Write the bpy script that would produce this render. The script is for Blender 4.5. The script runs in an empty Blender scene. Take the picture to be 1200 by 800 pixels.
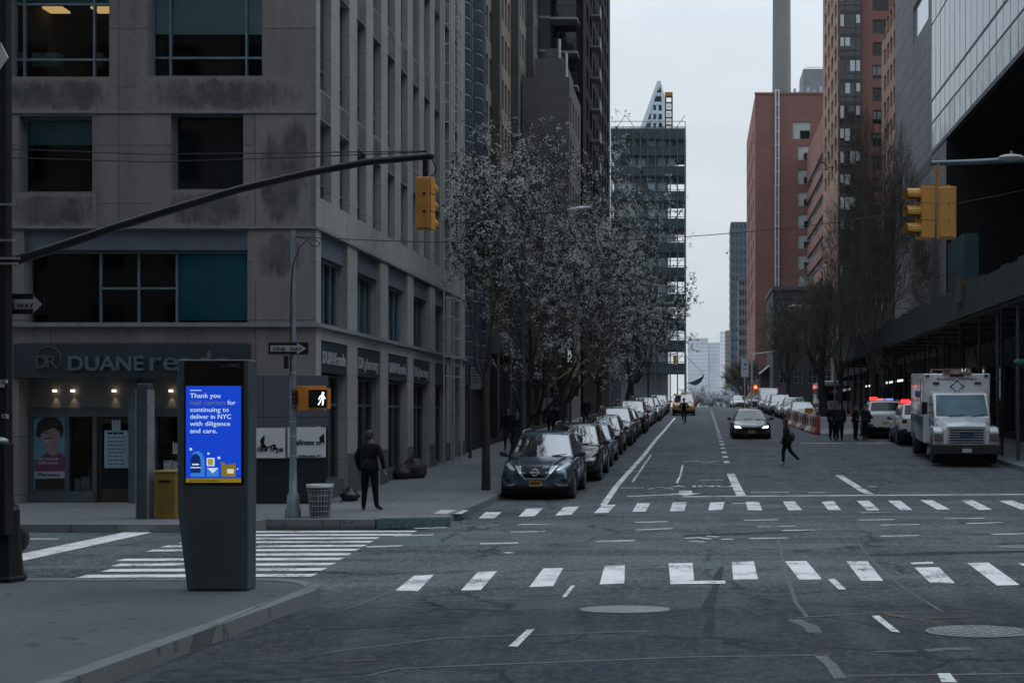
import bpy, bmesh, math, random
from mathutils import Vector, Matrix
from mathutils.bvhtree import BVHTree
R = math.radians
rnd = random.Random(7)
sc = bpy.context.scene
COL = sc.collection
F, CX, CY, H = 1400.0, 818.0, 486.0, 2.25     # focal length and horizon in 1200x800 pixels, eye height

# ------------------------------------------------------------------ terrain
KN = [(-400, 0), (29, 0), (34, .1), (40, .32), (46, .55), (53, .82), (60, 1.07), (80, 1.6), (104, 2.2), (122, 2.65),
      (140, 3.05), (155, 3.3), (170, 3.3), (185, 3.0), (200, 2.6), (260, .5), (330, -2), (420, -4), (2500, -4)]
def zr(y):
    for (a, za), (b, zb) in zip(KN, KN[1:]):
        if y <= b: return za + (zb - za) * (y - a) / (b - a)
    return KN[-1][1]
def ysplit(a, b):
    return [a] + [k for k, _ in KN if a + .01 < k < b - .01] + [b]
def gnd(px, py, off=0.0):
    """ground point seen at a pixel of the photo"""
    y = 6.0
    prev = None
    while y < 150:
        d = H - (py - CY) * y / F - (zr(y) + off)
        if d <= 0: break
        y += .05
    return Vector(((px - CX) * y / F, y, zr(y) + off))
def X(px, Y): return (px - CX) * Y / F
def Z(py, Y): return H - (py - CY) * Y / F

# ------------------------------------------------------------------ mesh collecting
class MB:
    def __init__(s): s.v = []; s.f = []; s.m = []; s.s = []
    def add(s, vs, fs, m=0, smooth=False):
        o = len(s.v); s.v += [tuple(v) for v in vs]
        for f in fs: s.f.append(tuple(i + o for i in f)); s.m.append(m); s.s.append(smooth)
        return s
    def quad(s, *p, m=0): return s.add(p, [tuple(range(len(p)))], m)
    def box(s, x0, x1, y0, y1, z0, z1, m=0):
        vs = [(x, y, z) for z in (z0, z1) for y in (y0, y1) for x in (x0, x1)]
        return s.add(vs, [(0, 2, 3, 1), (4, 5, 7, 6), (0, 1, 5, 4), (2, 6, 7, 3), (0, 4, 6, 2), (1, 3, 7, 5)], m)
    def cbox(s, c, d, rz=0, m=0, rx=0):
        M = Matrix.Translation(c) @ Matrix.Rotation(rz, 4, 'Z') @ Matrix.Rotation(rx, 4, 'X')
        vs = [M @ Vector((x * d[0] / 2, y * d[1] / 2, z * d[2] / 2)) for z in (-1, 1) for y in (-1, 1) for x in (-1, 1)]
        return s.add(vs, [(0, 2, 3, 1), (4, 5, 7, 6), (0, 1, 5, 4), (2, 6, 7, 3), (0, 4, 6, 2), (1, 3, 7, 5)], m)
    def tube(s, pts, r, n=8, m=0, smooth=True, caps=True):
        pts = [Vector(p) for p in pts]; k = len(pts)
        rs = list(r) if hasattr(r, '__len__') else [r] * k
        vs = []; up = None
        for i, p in enumerate(pts):
            t = (pts[min(i + 1, k - 1)] - pts[max(i - 1, 0)])
            if t.length < 1e-9: t = Vector((0, 0, 1))
            t.normalize()
            if up is None:
                up = Vector((1, 0, 0)) if abs(t.x) < .9 else Vector((0, 1, 0))
            a = t.cross(up)
            if a.length < 1e-6: a = t.orthogonal()
            a.normalize(); b = t.cross(a); up = -b if False else a.cross(t)
            for j in range(n):
                w = 2 * math.pi * j / n
                vs.append(p + (a * math.cos(w) + b * math.sin(w)) * rs[i])
        fs = []
        for i in range(k - 1):
            for j in range(n):
                q = (j + 1) % n
                fs.append((i * n + j, i * n + q, (i + 1) * n + q, (i + 1) * n + j))
        s.add(vs, fs, m, smooth)
        if caps and n > 2:
            s.add(vs[:n], [tuple(range(n))], m); s.add(vs[-n:], [tuple(range(n))], m)
        return s
    def lathe(s, prof, c=(0, 0, 0), n=16, m=0, smooth=True, M=None):
        vs = []
        for r, z in prof:
            for j in range(n):
                w = 2 * math.pi * j / n
                p = Vector((r * math.cos(w), r * math.sin(w), z))
                if M is not None: p = M @ p
                vs.append(p + Vector(c))
        fs = []
        for i in range(len(prof) - 1):
            for j in range(n):
                q = (j + 1) % n
                fs.append((i * n + j, i * n + q, (i + 1) * n + q, (i + 1) * n + j))
        s.add(vs, fs, m, smooth)
        if prof[0][0] > 1e-4: s.add(vs[:n], [tuple(range(n))], m)
        if prof[-1][0] > 1e-4: s.add(vs[-n:], [tuple(range(n))], m)
        return s
    def prism(s, poly, ax, a, b, m=0):
        def P(u, v, w):
            return (u, w, v) if ax == 'y' else (w, u, v) if ax == 'x' else (u, v, w)
        n = len(poly)
        vs = [P(u, v, a) for u, v in poly] + [P(u, v, b) for u, v in poly]
        fs = [tuple(range(n)), tuple(range(2 * n - 1, n - 1, -1))] + [(i, (i + 1) % n, n + (i + 1) % n, n + i) for i in range(n)]
        return s.add(vs, fs, m)
    def ell(s, c, r, n=12, m=0, M=None):
        vs = []; k = n // 2
        for i in range(k + 1):
            t = math.pi * i / k
            for j in range(n):
                w = 2 * math.pi * j / n
                p = Vector((r[0] * math.sin(t) * math.cos(w), r[1] * math.sin(t) * math.sin(w), r[2] * math.cos(t)))
                if M is not None: p = M @ p
                vs.append(p + Vector(c))
        fs = [(i * n + j, i * n + (j + 1) % n, (i + 1) * n + (j + 1) % n, (i + 1) * n + j) for i in range(k) for j in range(n)]
        return s.add(vs, fs, m, True)
    def text(s, body, size, M, m=0, depth=.004, align='LEFT', bold=0.0, width=None):
        cu = bpy.data.curves.new('lettering', 'FONT')
        cu.body = body; cu.size = size; cu.align_x = align; cu.extrude = depth; cu.offset = bold * size
        cu.resolution_u = 3
        ob = bpy.data.objects.new('lettering', cu)
        me = ob.to_mesh()
        vs = [v.co.copy() for v in me.vertices]
        if width and vs:
            x0 = min(v.x for v in vs); x1 = max(v.x for v in vs)
            k = width / max(1e-6, x1 - x0)
            for v in vs: v.x *= k
        s.add([M @ v for v in vs], [tuple(p.vertices) for p in me.polygons], m)
        ob.to_mesh_clear(); bpy.data.objects.remove(ob); bpy.data.curves.remove(cu)
        return s
    def build(s, name, mats, parent=None, world=False, bevel=0, seg=2, norm=True, sub=0):
        me = bpy.data.meshes.new(name)
        vs = s.v
        if world and parent is not None:
            o = parent_world(parent)
            vs = [(v[0] - o[0], v[1] - o[1], v[2] - o[2]) for v in vs]
        me.from_pydata(vs, [], s.f)
        mats = mats if isinstance(mats, (list, tuple)) else [mats]
        for mt in mats: me.materials.append(mt)
        me.polygons.foreach_set('material_index', s.m)
        me.polygons.foreach_set('use_smooth', s.s)
        if norm and len(s.f) < 60000:
            bm = bmesh.new(); bm.from_mesh(me)
            bmesh.ops.remove_doubles(bm, verts=bm.verts, dist=1e-5) if norm == 'weld' else None
            bmesh.ops.recalc_face_normals(bm, faces=bm.faces)
            bm.to_mesh(me); bm.free()
        me.update()
        ob = bpy.data.objects.new(name, me); COL.objects.link(ob)
        if parent is not None: ob.parent = parent
        if sub:
            md = ob.modifiers.new('smooth', 'SUBSURF'); md.levels = sub; md.render_levels = sub
        if bevel:
            md = ob.modifiers.new('edge', 'BEVEL'); md.width = bevel; md.segments = seg
            md.limit_method = 'ANGLE'; md.angle_limit = R(40)
        return ob
def parent_world(p):
    o = Vector((0, 0, 0))
    while p is not None: o += p.location; p = p.parent
    return o
def tag(o, label=None, cat=None, group=None, kind=None):
    if label: o['label'] = label
    if cat: o['category'] = cat
    if group: o['group'] = group
    if kind: o['kind'] = kind
    return o
def thing(name, label, cat, loc=(0, 0, 0), rz=0, group=None):
    o = bpy.data.objects.new(name, None); COL.objects.link(o)
    o.empty_display_size = .3
    o.location = loc; o.rotation_euler = (0, 0, rz)
    return tag(o, label, cat, group)
KIDS = {}
def copy_tree(o, parent=None):
    c = o.copy(); COL.objects.link(c)
    if parent is not None: c.parent = parent
    for ch in [x for x in o.children]: copy_tree(ch, c)
    return c
def wallM(org, ang=0):
    """text matrix: letters upright on a wall facing -Y, turned by ang about Z"""
    return Matrix.Translation(org) @ Matrix.Rotation(ang, 4, 'Z') @ Matrix.Rotation(R(90), 4, 'X')

# ------------------------------------------------------------------ materials
def nodes(name):
    mt = bpy.data.materials.new(name); mt.use_nodes = True
    nt = mt.node_tree; b = nt.nodes['Principled BSDF']
    return mt, nt, b
def N(nt, t, **kw):
    n = nt.nodes.new(t)
    for k, v in kw.items(): setattr(n, k, v)
    return n
def pos(nt, obj=False):
    if obj: return N(nt, 'ShaderNodeTexCoord').outputs['Object']
    return N(nt, 'ShaderNodeNewGeometry').outputs['Position']
def noise(nt, co, scale, detail=4, rough=.55, sx=None):
    if sx:
        mp = N(nt, 'ShaderNodeMapping'); mp.inputs['Scale'].default_value = sx
        nt.links.new(co, mp.inputs['Vector']); co = mp.outputs[0]
    n = N(nt, 'ShaderNodeTexNoise'); n.inputs['Scale'].default_value = scale
    n.inputs['Detail'].default_value = detail; n.inputs['Roughness'].default_value = rough
    nt.links.new(co, n.inputs['Vector'])
    return n.outputs['Fac']
def ramp(nt, fac, a, b, c0=(0, 0, 0, 1), c1=(1, 1, 1, 1)):
    n = N(nt, 'ShaderNodeValToRGB'); e = n.color_ramp.elements
    e[0].position = a; e[1].position = b; e[0].color = c0; e[1].color = c1
    nt.links.new(fac, n.inputs[0]); return n.outputs[0]
def mixc(nt, fac, a, b, mode='MIX'):
    n = N(nt, 'ShaderNodeMix', data_type='RGBA', blend_type=mode)
    for sock, val in ((n.inputs[0], fac), (n.inputs[6], a), (n.inputs[7], b)):
        if isinstance(val, (int, float)): sock.default_value = val
        elif isinstance(val, (tuple, list)): sock.default_value = tuple(val) + ((1,) if len(val) == 3 else ())
        else: nt.links.new(val, sock)
    return n.outputs[2]
def math_(nt, op, a, b=None, clamp=False):
    n = N(nt, 'ShaderNodeMath', operation=op); n.use_clamp = clamp
    for i, val in enumerate((a, b)):
        if val is None: continue
        if isinstance(val, (int, float)): n.inputs[i].default_value = val
        else: nt.links.new(val, n.inputs[i])
    return n.outputs[0]
def bump(nt, b, h, strength=.3, dist=.02):
    n = N(nt, 'ShaderNodeBump'); n.inputs['Strength'].default_value = strength; n.inputs['Distance'].default_value = dist
    nt.links.new(h, n.inputs['Height']); nt.links.new(n.outputs[0], b.inputs['Normal'])
CACHE = {}
def simple(name, col, rough=.6, metal=0, var=.15, scale=6, obj=True, spec=.5, coat=0, bmp=0):
    if name in CACHE: return CACHE[name]
    mt, nt, b = nodes(name)
    co = pos(nt, obj)
    n = noise(nt, co, scale, 5)
    a = tuple(c * (1 - var) for c in col); d = tuple(min(1, c * (1 + var)) for c in col)
    nt.links.new(ramp(nt, n, .3, .7, a + (1,), d + (1,)), b.inputs['Base Color'])
    rr = N(nt, 'ShaderNodeMapRange'); rr.inputs[3].default_value = max(.02, rough - .1 * rough * 2); rr.inputs[4].default_value = min(1, rough + .12)
    nt.links.new(n, rr.inputs[0]); nt.links.new(rr.outputs[0], b.inputs['Roughness'])
    b.inputs['Metallic'].default_value = metal
    b.inputs['Specular IOR Level'].default_value = spec
    b.inputs['Coat Weight'].default_value = coat
    b.inputs['Coat Roughness'].default_value = .04
    if bmp: bump(nt, b, noise(nt, co, scale * 8, 3), bmp, .01)
    CACHE[name] = mt; return mt
def emit(name, col, st, base=(.02, .02, .02)):
    if name in CACHE: return CACHE[name]
    mt, nt, b = nodes(name)
    b.inputs['Base Color'].default_value = base + (1,)
    b.inputs['Emission Color'].default_value = tuple(col) + (1,); b.inputs['Emission Strength'].default_value = st
    b.inputs['Roughness'].default_value = .4
    CACHE[name] = mt; return mt
def panelled(name, col, w, h, gap=.012, var=.12, rough=.75, gapcol=.35, offset=0.0, brick=False, stain=.35, z0=0, blot=1.0):
    """stone panels or bricks on upright walls: u = x + y, v = z"""
    if name in CACHE: return CACHE[name]
    mt, nt, b = nodes(name)
    co = pos(nt)
    sp = N(nt, 'ShaderNodeSeparateXYZ'); nt.links.new(co, sp.inputs[0])
    u = math_(nt, 'ADD', sp.outputs[0], sp.outputs[1])
    v = math_(nt, 'SUBTRACT', sp.outputs[2], z0)
    cb = N(nt, 'ShaderNodeCombineXYZ'); nt.links.new(u, cb.inputs[0]); nt.links.new(v, cb.inputs[1])
    bt = N(nt, 'ShaderNodeTexBrick'); nt.links.new(cb.outputs[0], bt.inputs['Vector'])
    bt.offset = offset; bt.inputs['Scale'].default_value = 1
    bt.inputs['Brick Width'].default_value = w; bt.inputs['Row Height'].default_value = h
    bt.inputs['Mortar Size'].default_value = gap; bt.inputs['Mortar Smooth'].default_value = .1
    bt.inputs['Color1'].default_value = tuple(c * (1 - var) for c in col) + (1,)
    bt.inputs['Color2'].default_value = tuple(min(1, c * (1 + var)) for c in col) + (1,)
    bt.inputs['Mortar'].default_value = tuple(c * gapcol for c in col) + (1,)
    big = noise(nt, co, .35, 6, .65)
    streak = noise(nt, co, 1.0, 5, .6, sx=(1.6, 1.6, .22))
    fine = noise(nt, co, 9, 5, .7)
    c = mixc(nt, math_(nt, 'MULTIPLY', ramp(nt, streak, .42, .75), stain), bt.outputs['Color'], tuple(x * .42 for x in col))
    c = mixc(nt, math_(nt, 'MULTIPLY', ramp(nt, big, .35, .7), .45 * blot), c, tuple(x * .62 for x in col))
    c = mixc(nt, math_(nt, 'MULTIPLY', ramp(nt, fine, .35, .75), .35), c, tuple(min(1, x * 1.25) for x in col))
    nt.links.new(c, b.inputs['Base Color'])
    b.inputs['Roughness'].default_value = rough; b.inputs['Specular IOR Level'].default_value = .12
    hh = math_(nt, 'ADD', math_(nt, 'MULTIPLY', bt.outputs['Fac'], -1), math_(nt, 'MULTIPLY', fine, .35))
    bump(nt, b, hh, .35, .015)
    CACHE[name] = mt; return mt
def glassy(name, tint=(.012, .02, .024), rough=.06, var=.5, spec=.6, wob=.0):
    """window glass seen from outside by day: a dark room behind a polished pane"""
    if name in CACHE: return CACHE[name]
    mt, nt, b = nodes(name)
    co = pos(nt)
    n = noise(nt, co, .9, 3)
    a = tuple(c * (1 - var) for c in tint); d = tuple(c * (1 + 2 * var) for c in tint)
    nt.links.new(ramp(nt, n, .35, .7, a + (1,), d + (1,)), b.inputs['Base Color'])
    b.inputs['Roughness'].default_value = rough
    b.inputs['Specular IOR Level'].default_value = spec
    if wob: bump(nt, b, noise(nt, co, .55, 2), wob, .05)
    CACHE[name] = mt; return mt
def clearglass(name, tint=(.8, .9, .92), refl=.1):
    if name in CACHE: return CACHE[name]
    mt, nt, b = nodes(name)
    out = nt.nodes['Material Output']
    tr = N(nt, 'ShaderNodeBsdfTransparent'); tr.inputs[0].default_value = tint + (1,)
    gl = N(nt, 'ShaderNodeBsdfGlossy'); gl.inputs['Roughness'].default_value = .03
    fr = N(nt, 'ShaderNodeFresnel'); fr.inputs[0].default_value = 1.5
    mx = N(nt, 'ShaderNodeMixShader')
    nt.links.new(fr.outputs[0], mx.inputs[0]); nt.links.new(tr.outputs[0], mx.inputs[1]); nt.links.new(gl.outputs[0], mx.inputs[2])
    nt.links.new(mx.outputs[0], out.inputs[0])
    CACHE[name] = mt; return mt
def carpaint(name, col, flake=.3):
    if name in CACHE: return CACHE[name]
    mt, nt, b = nodes(name)
    co = pos(nt, True)
    n = noise(nt, co, 3, 5, .6)
    low = N(nt, 'ShaderNodeSeparateXYZ'); nt.links.new(co, low.inputs[0])
    dirt = math_(nt, 'MULTIPLY', ramp(nt, low.outputs[2], .15, .75, (1, 1, 1, 1), (0, 0, 0, 1)), ramp(nt, n, .3, .8))
    nt.links.new(mixc(nt, math_(nt, 'MULTIPLY', dirt, .45), col, (.09, .085, .08)), b.inputs['Base Color'])
    nt.links.new(math_(nt, 'ADD', math_(nt, 'MULTIPLY', n, .2), .14), b.inputs['Roughness'])
    b.inputs['Metallic'].default_value = flake
    b.inputs['Coat Weight'].default_value = .7; b.inputs['Coat Roughness'].default_value = .05
    CACHE[name] = mt; return mt

def asphalt():
    mt, nt, b = nodes('asphalt')
    co = pos(nt)
    sp = N(nt, 'ShaderNodeSeparateXYZ'); nt.links.new(co, sp.inputs[0])
    big = noise(nt, co, .3, 7, .7)
    mid = noise(nt, co, 1.1, 6, .65)
    wear = noise(nt, co, .5, 6, .6, sx=(.25, 1.6, 1))           # tyre drag marks along the cross traffic
    lane = noise(nt, co, .9, 5, .6, sx=(1.5, .12, 1))
    fine = noise(nt, co, 18, 5, .9)
    grit = noise(nt, co, 8, 8, .9)
    # two pours: dark bluish asphalt in front, a paler greenish one over the crossing, mid grey down the street
    d = math_(nt, 'ADD', sp.outputs[1], math_(nt, 'MULTIPLY', math_(nt, 'SUBTRACT', mid, .5), 2.2))
    d = math_(nt, 'ADD', d, math_(nt, 'MULTIPLY', sp.outputs[0], -.12))
    n1 = N(nt, 'ShaderNodeMapRange'); n1.inputs[1].default_value = 13.7; n1.inputs[2].default_value = 16.6; nt.links.new(d, n1.inputs[0])
    n2 = N(nt, 'ShaderNodeMapRange'); n2.inputs[1].default_value = 30.5; n2.inputs[2].default_value = 34; nt.links.new(d, n2.inputs[0])
    pat = ramp(nt, noise(nt, co, .75, 3, .45), .5, .53)     # old patches
    c = mixc(nt, n1.outputs[0], (.028, .035, .052), (.132, .172, .180))
    c = mixc(nt, math_(nt, 'MULTIPLY', pat, .35), c, (.07, .078, .085))
    c = mixc(nt, n2.outputs[0], c, (.082, .099, .118))
    c = mixc(nt, math_(nt, 'MULTIPLY', ramp(nt, big, .38, .64), .6), c, (.052, .058, .068))
    c = mixc(nt, math_(nt, 'MULTIPLY', ramp(nt, wear, .46, .62), .75), c, (.030, .034, .042))
    c = mixc(nt, math_(nt, 'MULTIPLY', ramp(nt, lane, .5, .7), .35), c, (.16, .17, .18))
    c = mixc(nt, math_(nt, 'MULTIPLY', ramp(nt, mid, .5, .68), .3), c, (.15, .16, .165))
    oil = noise(nt, co, .9, 4, .5, sx=(.6, 1, 1)); c = mixc(nt, math_(nt, 'MULTIPLY', ramp(nt, oil, .60, .70), .75), c, (.022, .024, .030))
    c = mixc(nt, math_(nt, 'MULTIPLY', ramp(nt, grit, .49, .58), .6), c, mixc(nt, n1.outputs[0], (.125, .13, .145), (.30, .315, .32)))
    c = mixc(nt, math_(nt, 'MULTIPLY', ramp(nt, fine, .40, .52, (1, 1, 1, 1), (0, 0, 0, 1)), .8), c, (.022, .024, .028))
    # cracks
    vo = N(nt, 'ShaderNodeTexVoronoi', feature='DISTANCE_TO_EDGE'); vo.inputs['Scale'].default_value = .33
    wob = N(nt, 'ShaderNodeVectorMath', operation='ADD')
    nz = N(nt, 'ShaderNodeTexNoise'); nz.inputs['Scale'].default_value = 1.2; nz.inputs['Detail'].default_value = 5
    nt.links.new(co, nz.inputs['Vector']); nt.links.new(co, wob.inputs[0]); nt.links.new(nz.outputs['Color'], wob.inputs[1])
    nt.links.new(wob.outputs[0], vo.inputs['Vector'])
    cr = ramp(nt, vo.outputs['Distance'], .0, .02, (1, 1, 1, 1), (0, 0, 0, 1))
    gate = ramp(nt, noise(nt, co, .4, 2), .42, .52)
    crk = math_(nt, 'MULTIPLY', cr, gate)
    c = mixc(nt, math_(nt, 'MULTIPLY', crk, .85), c, (.016, .021, .024))
    nt.links.new(c, b.inputs['Base Color'])
    nt.links.new(math_(nt, 'ADD', math_(nt, 'MULTIPLY', mid, .3), .55), b.inputs['Roughness'])
    b.inputs['Specular IOR Level'].default_value = .1
    bump(nt, b, math_(nt, 'ADD', math_(nt, 'MULTIPLY', fine, .4), grit), .5, .008)
    return mt
def roadpaint(name, col=(.80, .80, .80), wear=.45):
    mt, nt, b = nodes(name)
    co = pos(nt)
    n1 = noise(nt, co, 14, 6, .75); n2 = noise(nt, co, 1.4, 4, .6)
    k = math_(nt, 'ADD', math_(nt, 'MULTIPLY', n1, .6), math_(nt, 'MULTIPLY', n2, .5))
    c = mixc(nt, ramp(nt, k, wear + .13, wear + .2), col, (.10, .105, .11))
    c = mixc(nt, math_(nt, 'MULTIPLY', ramp(nt, n2, .3, .7), .4), c, (.42, .43, .45), 'MULTIPLY')
    nt.links.new(c, b.inputs['Base Color']); b.inputs['Roughness'].default_value = .7
    return mt
def concrete(name, col, slab=1.5, gap=.014, rough=.85, stain=.4):
    if name in CACHE: return CACHE[name]
    mt, nt, b = nodes(name)
    co = pos(nt)
    bt = N(nt, 'ShaderNodeTexBrick'); nt.links.new(co, bt.inputs['Vector']); bt.offset = 0
    bt.inputs['Scale'].default_value = 1; bt.inputs['Brick Width'].default_value = slab; bt.inputs['Row Height'].default_value = slab
    bt.inputs['Mortar Size'].default_value = gap
    bt.inputs['Color1'].default_value = tuple(c * .9 for c in col) + (1,)
    bt.inputs['Color2'].default_value = tuple(c * 1.1 for c in col) + (1,)
    bt.inputs['Mortar'].default_value = tuple(c * .5 for c in col) + (1,)
    big = noise(nt, co, .6, 6, .65); fine = noise(nt, co, 45, 4, .8)
    spot = noise(nt, co, 5, 3, .5)
    c = mixc(nt, math_(nt, 'MULTIPLY', ramp(nt, big, .38, .7), stain), bt.outputs['Color'], tuple(x * .55 for x in col))
    c = mixc(nt, math_(nt, 'MULTIPLY', ramp(nt, fine, .45, .75), .45), c, tuple(x * 1.5 for x in col))
    c = mixc(nt, math_(nt, 'MULTIPLY', ramp(nt, spot, .64, .68), .6), c, tuple(x * .4 for x in col))
    nt.links.new(c, b.inputs['Base Color']); b.inputs['Roughness'].default_value = rough; b.inputs['Specular IOR Level'].default_value = .2
    bump(nt, b, fine, .3, .006)
    CACHE[name] = mt; return mt

M_ASPH = asphalt()
M_PAINT = roadpaint('road_paint'); M_WORN = roadpaint('worn_road_paint', (.5, .5, .51), .36)
M_WALK = concrete('sidewalk_concrete', (.155, .165, .178), 1.5)
M_WALKN = concrete('corner_concrete', (.10, .108, .118), 40, stain=.5)
M_KERB = concrete('kerb_granite', (.16, .175, .185), 2.4, .02)
M_STEEL = simple('galvanised_steel', (.34, .37, .39), .45, .6, .2, 5)
M_DSTEEL = simple('dark_green_steel', (.007, .011, .011), .5, 0, .3, 8, spec=.2)
M_BLACK = simple('black_plastic', (.007, .008, .009), .5, 0, .2, 9, spec=.25)
M_RUBBER = simple('tyre_rubber', (.018, .018, .019), .85, 0, .2, 12)
M_CHROME = simple('chrome', (.66, .69, .72), .22, .45, .05, 8)
M_WHITE = simple('white_panel', (.62, .64, .66), .5, 0, .07, 3)
M_SIGNAL = simple('signal_yellow', (.50, .25, .05), .45, 0, .12, 7)
M_CARGLASS = glassy('car_window_glass', (.012, .016, .018), .03, .3, .9)
M_SIDEGLASS = glassy('tinted_side_glass', (.010, .013, .015), .3, .3, .3)
M_CARGLASS.node_tree.nodes['Principled BSDF'].inputs['IOR'].default_value = 2.3
M_GLASS = glassy('window_glass', (.005, .008, .010), .05, .5, .4, .02)
M_ROOM = simple('dark_room', (.010, .011, .011), .9, 0, .3, 2, spec=.1)
M_BLIND = simple('teal_roller_blind', (.14, .42, .50), .85, 0, .12, 1.5, obj=False)
M_FRAME = simple('window_frame_metal', (.16, .24, .29), .4, .4, .12, 4)
# ================================================================== SETTING
KL, KR = -5.25, 11.1            # kerb lines of the street
BL, BR = -9.05, 14.5            # building lines
def st(name, mb, mats, **kw):
    return tag(mb.build(name, mats, **kw), kind='structure')
def sheet(mb, x0, x1, y0, y1, off, nx=1, m=0):
    ys = ysplit(y0, y1)
    vs = [(x0 + (x1 - x0) * i / nx, y, zr(y) + off) for y in ys for i in range(nx + 1)]
    k = nx + 1
    mb.add(vs, [(j * k + i, j * k + i + 1, (j + 1) * k + i + 1, (j + 1) * k + i) for j in range(len(ys) - 1) for i in range(nx)], m)
g = MB(); sheet(g, -1800, 1800, -300, 2400, -.06)
st('ground', g, concrete('city_ground', (.16, .16, .16), 6))
g = MB()
sheet(g, KL - .1, KR + .1, -60, 420, 0, 2)
for a, b in ((-90, KL - .1), (KR + .1, 90)):
    sheet(g, a, b, 15.2, 23.4 if a < 0 else 30.6, 0); sheet(g, a, b, 141, 154, 0)
st('road', g, M_ASPH)

def walk(name, outer, y0, y1, x0, x1, mat, corner=None):
    mb = MB()
    sheet(mb, x0, x1, y0, y1, .148)
    return mb
# sidewalk of the far left corner: along the street, and along the cross street up to the store
mb = MB()
sheet(mb, -90, -8.75, 23.02, 24.12, .148); sheet(mb, -90, -6.75, 24.12, 25.6, .148); sheet(mb, -90, KL, 25.6, 29, .148)
sheet(mb, -90, KL + .0, 29, 140, .148)
arc = [(-6.75 + 1.5 * math.cos(R(a)), 25.6 + 1.5 * math.sin(R(a)), .148) for a in range(-90, 1, 10)]
mb.add([(-6.75, 25.6, .148)] + arc, [(0, i, i + 1) for i in range(1, len(arc))])
st('sidewalk', mb, M_WALK)
mb = MB()
sheet(mb, -90, -5.6, -60, 15.25, .148); mb.quad((-5.6, -60, .148), (-5.45, -60, .148), (-5.45, 5, .148), (-5.6, 5, .148)); mb.quad((-5.6, 5, .148), (-5.45, 5, .148), (-4.66, 14.3, .148), (-5.6, 14.3, .148))
arc = [(-5.6 + .94 * math.cos(R(a)), 14.3 + .94 * math.sin(R(a)), .148) for a in range(0, 91, 10)]
mb.add([(-5.6, 14.3, .148)] + arc, [(0, i, i + 1) for i in range(1, len(arc))])
st('sidewalk', mb, M_WALKN)
mb = MB(); sheet(mb, KR, 90, 30.8, 140, .148); st('sidewalk', mb, M_WALK)
mb = MB(); sheet(mb, KR, 90, -60, 15.2, .148); st('sidewalk', mb, M_WALKN)
mb = MB(); sheet(mb, -90, KL, 155, 300, .148); sheet(mb, KR - 1.6, 90, 155, 300, .148); st('sidewalk', mb, M_WALK)

def kerb(path, w=.17, top=.155, low=None):
    """granite kerb swept along a plan path; low = (from, to) index range dropped for a ramp"""
    mb = MB()
    pts = [Vector((p[0], p[1], 0)) for p in path]
    P = []
    for a, b in zip(pts, pts[1:]):
        P.append(a)
        lo, hi = sorted((a.y, b.y))
        ks = [k for k, _ in KN if lo + .05 < k < hi - .05]
        if a.y > b.y: ks.reverse()
        for k in ks: P.append(a + (b - a) * ((k - a.y) / (b.y - a.y)))
    P.append(pts[-1])
    vs = []
    for i, p in enumerate(P):
        t = (P[min(i + 1, len(P) - 1)] - P[max(0, i - 1)]).normalized(); nrm = Vector((-t.y, t.x, 0))
        for sx, z in ((-1, -.05), (-.85, top), (1, top), (1, -.05)):
            q = p + nrm * (w / 2 * sx); vs.append((q.x, q.y, zr(q.y) + z))
    fs = [(i * 4 + j, i * 4 + (j + 1) % 4, i * 4 + 4 + (j + 1) % 4, i * 4 + 4 + j) for i in range(len(P) - 1) for j in range(4)]
    fs += [(0, 1, 2, 3), tuple(range(len(vs) - 4, len(vs)))]
    mb.add(vs, fs)
    return st('kerb', mb, M_KERB)
arcL = [(-6.75 + 1.5 * math.cos(R(a)), 25.6 + 1.5 * math.sin(R(a))) for a in range(-90, 1, 10)]
kerb([(-90, 22.95), (-8.75, 22.95), (-8.75, 24.02)]); kerb([(-6.5, 24.1)] + arcL[1:] + [(KL, 30), (KL, 140)])
kerb([(-8.72, 24.1), (-6.5, 24.1)], top=.152)                  # dropped kerb of the ramp
arcN = [(-5.6 + .94 * math.cos(R(a)), 14.3 + .94 * math.sin(R(a))) for a in range(0, 91, 10)]
kerb([(-5.45, -60), (-5.45, 5)] + arcN + [(-90, 15.25)], .2, .158)
kerb([(90, 30.8), (KR, 30.8), (KR, 140)]); kerb([(KR, -60), (KR, 15.2), (90, 15.2)])

# ------------------------------------------------------------------ markings
def zq(ox, oy, s, pts): return [(ox + x / s, oy + y / s) for x, y in pts]
def flat(mb, pxs, off=.006, m=0): mb.quad(*[gnd(x, y, off) for x, y in pxs], m=m)
def ribbon(mb, wpts, w, off=.006, m=0):
    P = []
    wpts = [Vector((p[0], p[1], 0)) for p in wpts]
    for a, b in zip(wpts, wpts[1:]):
        P.append(a)
        lo, hi = sorted((a.y, b.y)); ks = [k for k, _ in KN if lo + .05 < k < hi - .05]
        if a.y > b.y: ks.reverse()
        for k in ks: P.append(a + (b - a) * ((k - a.y) / (b.y - a.y)))
    P.append(wpts[-1])
    vs = []
    for i, p in enumerate(P):
        t = (P[min(i + 1, len(P) - 1)] - P[max(0, i - 1)]).normalized(); n = Vector((-t.y, t.x, 0))
        ww = w[i] if hasattr(w, '__len__') and i < len(w) else (w if not hasattr(w, '__len__') else w[-1])
        for sgn in (-1, 1):
            q = p + n * ww / 2 * sgn; vs.append((q.x, q.y, zr(q.y) + off))
    mb.add(vs, [(2 * i, 2 * i + 1, 2 * i + 3, 2 * i + 2) for i in range(len(P) - 1)], m)
def pxline(mb, pxs, w, off=.006, m=0): ribbon(mb, [gnd(x, y) for x, y in pxs], w, off, m)

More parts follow.
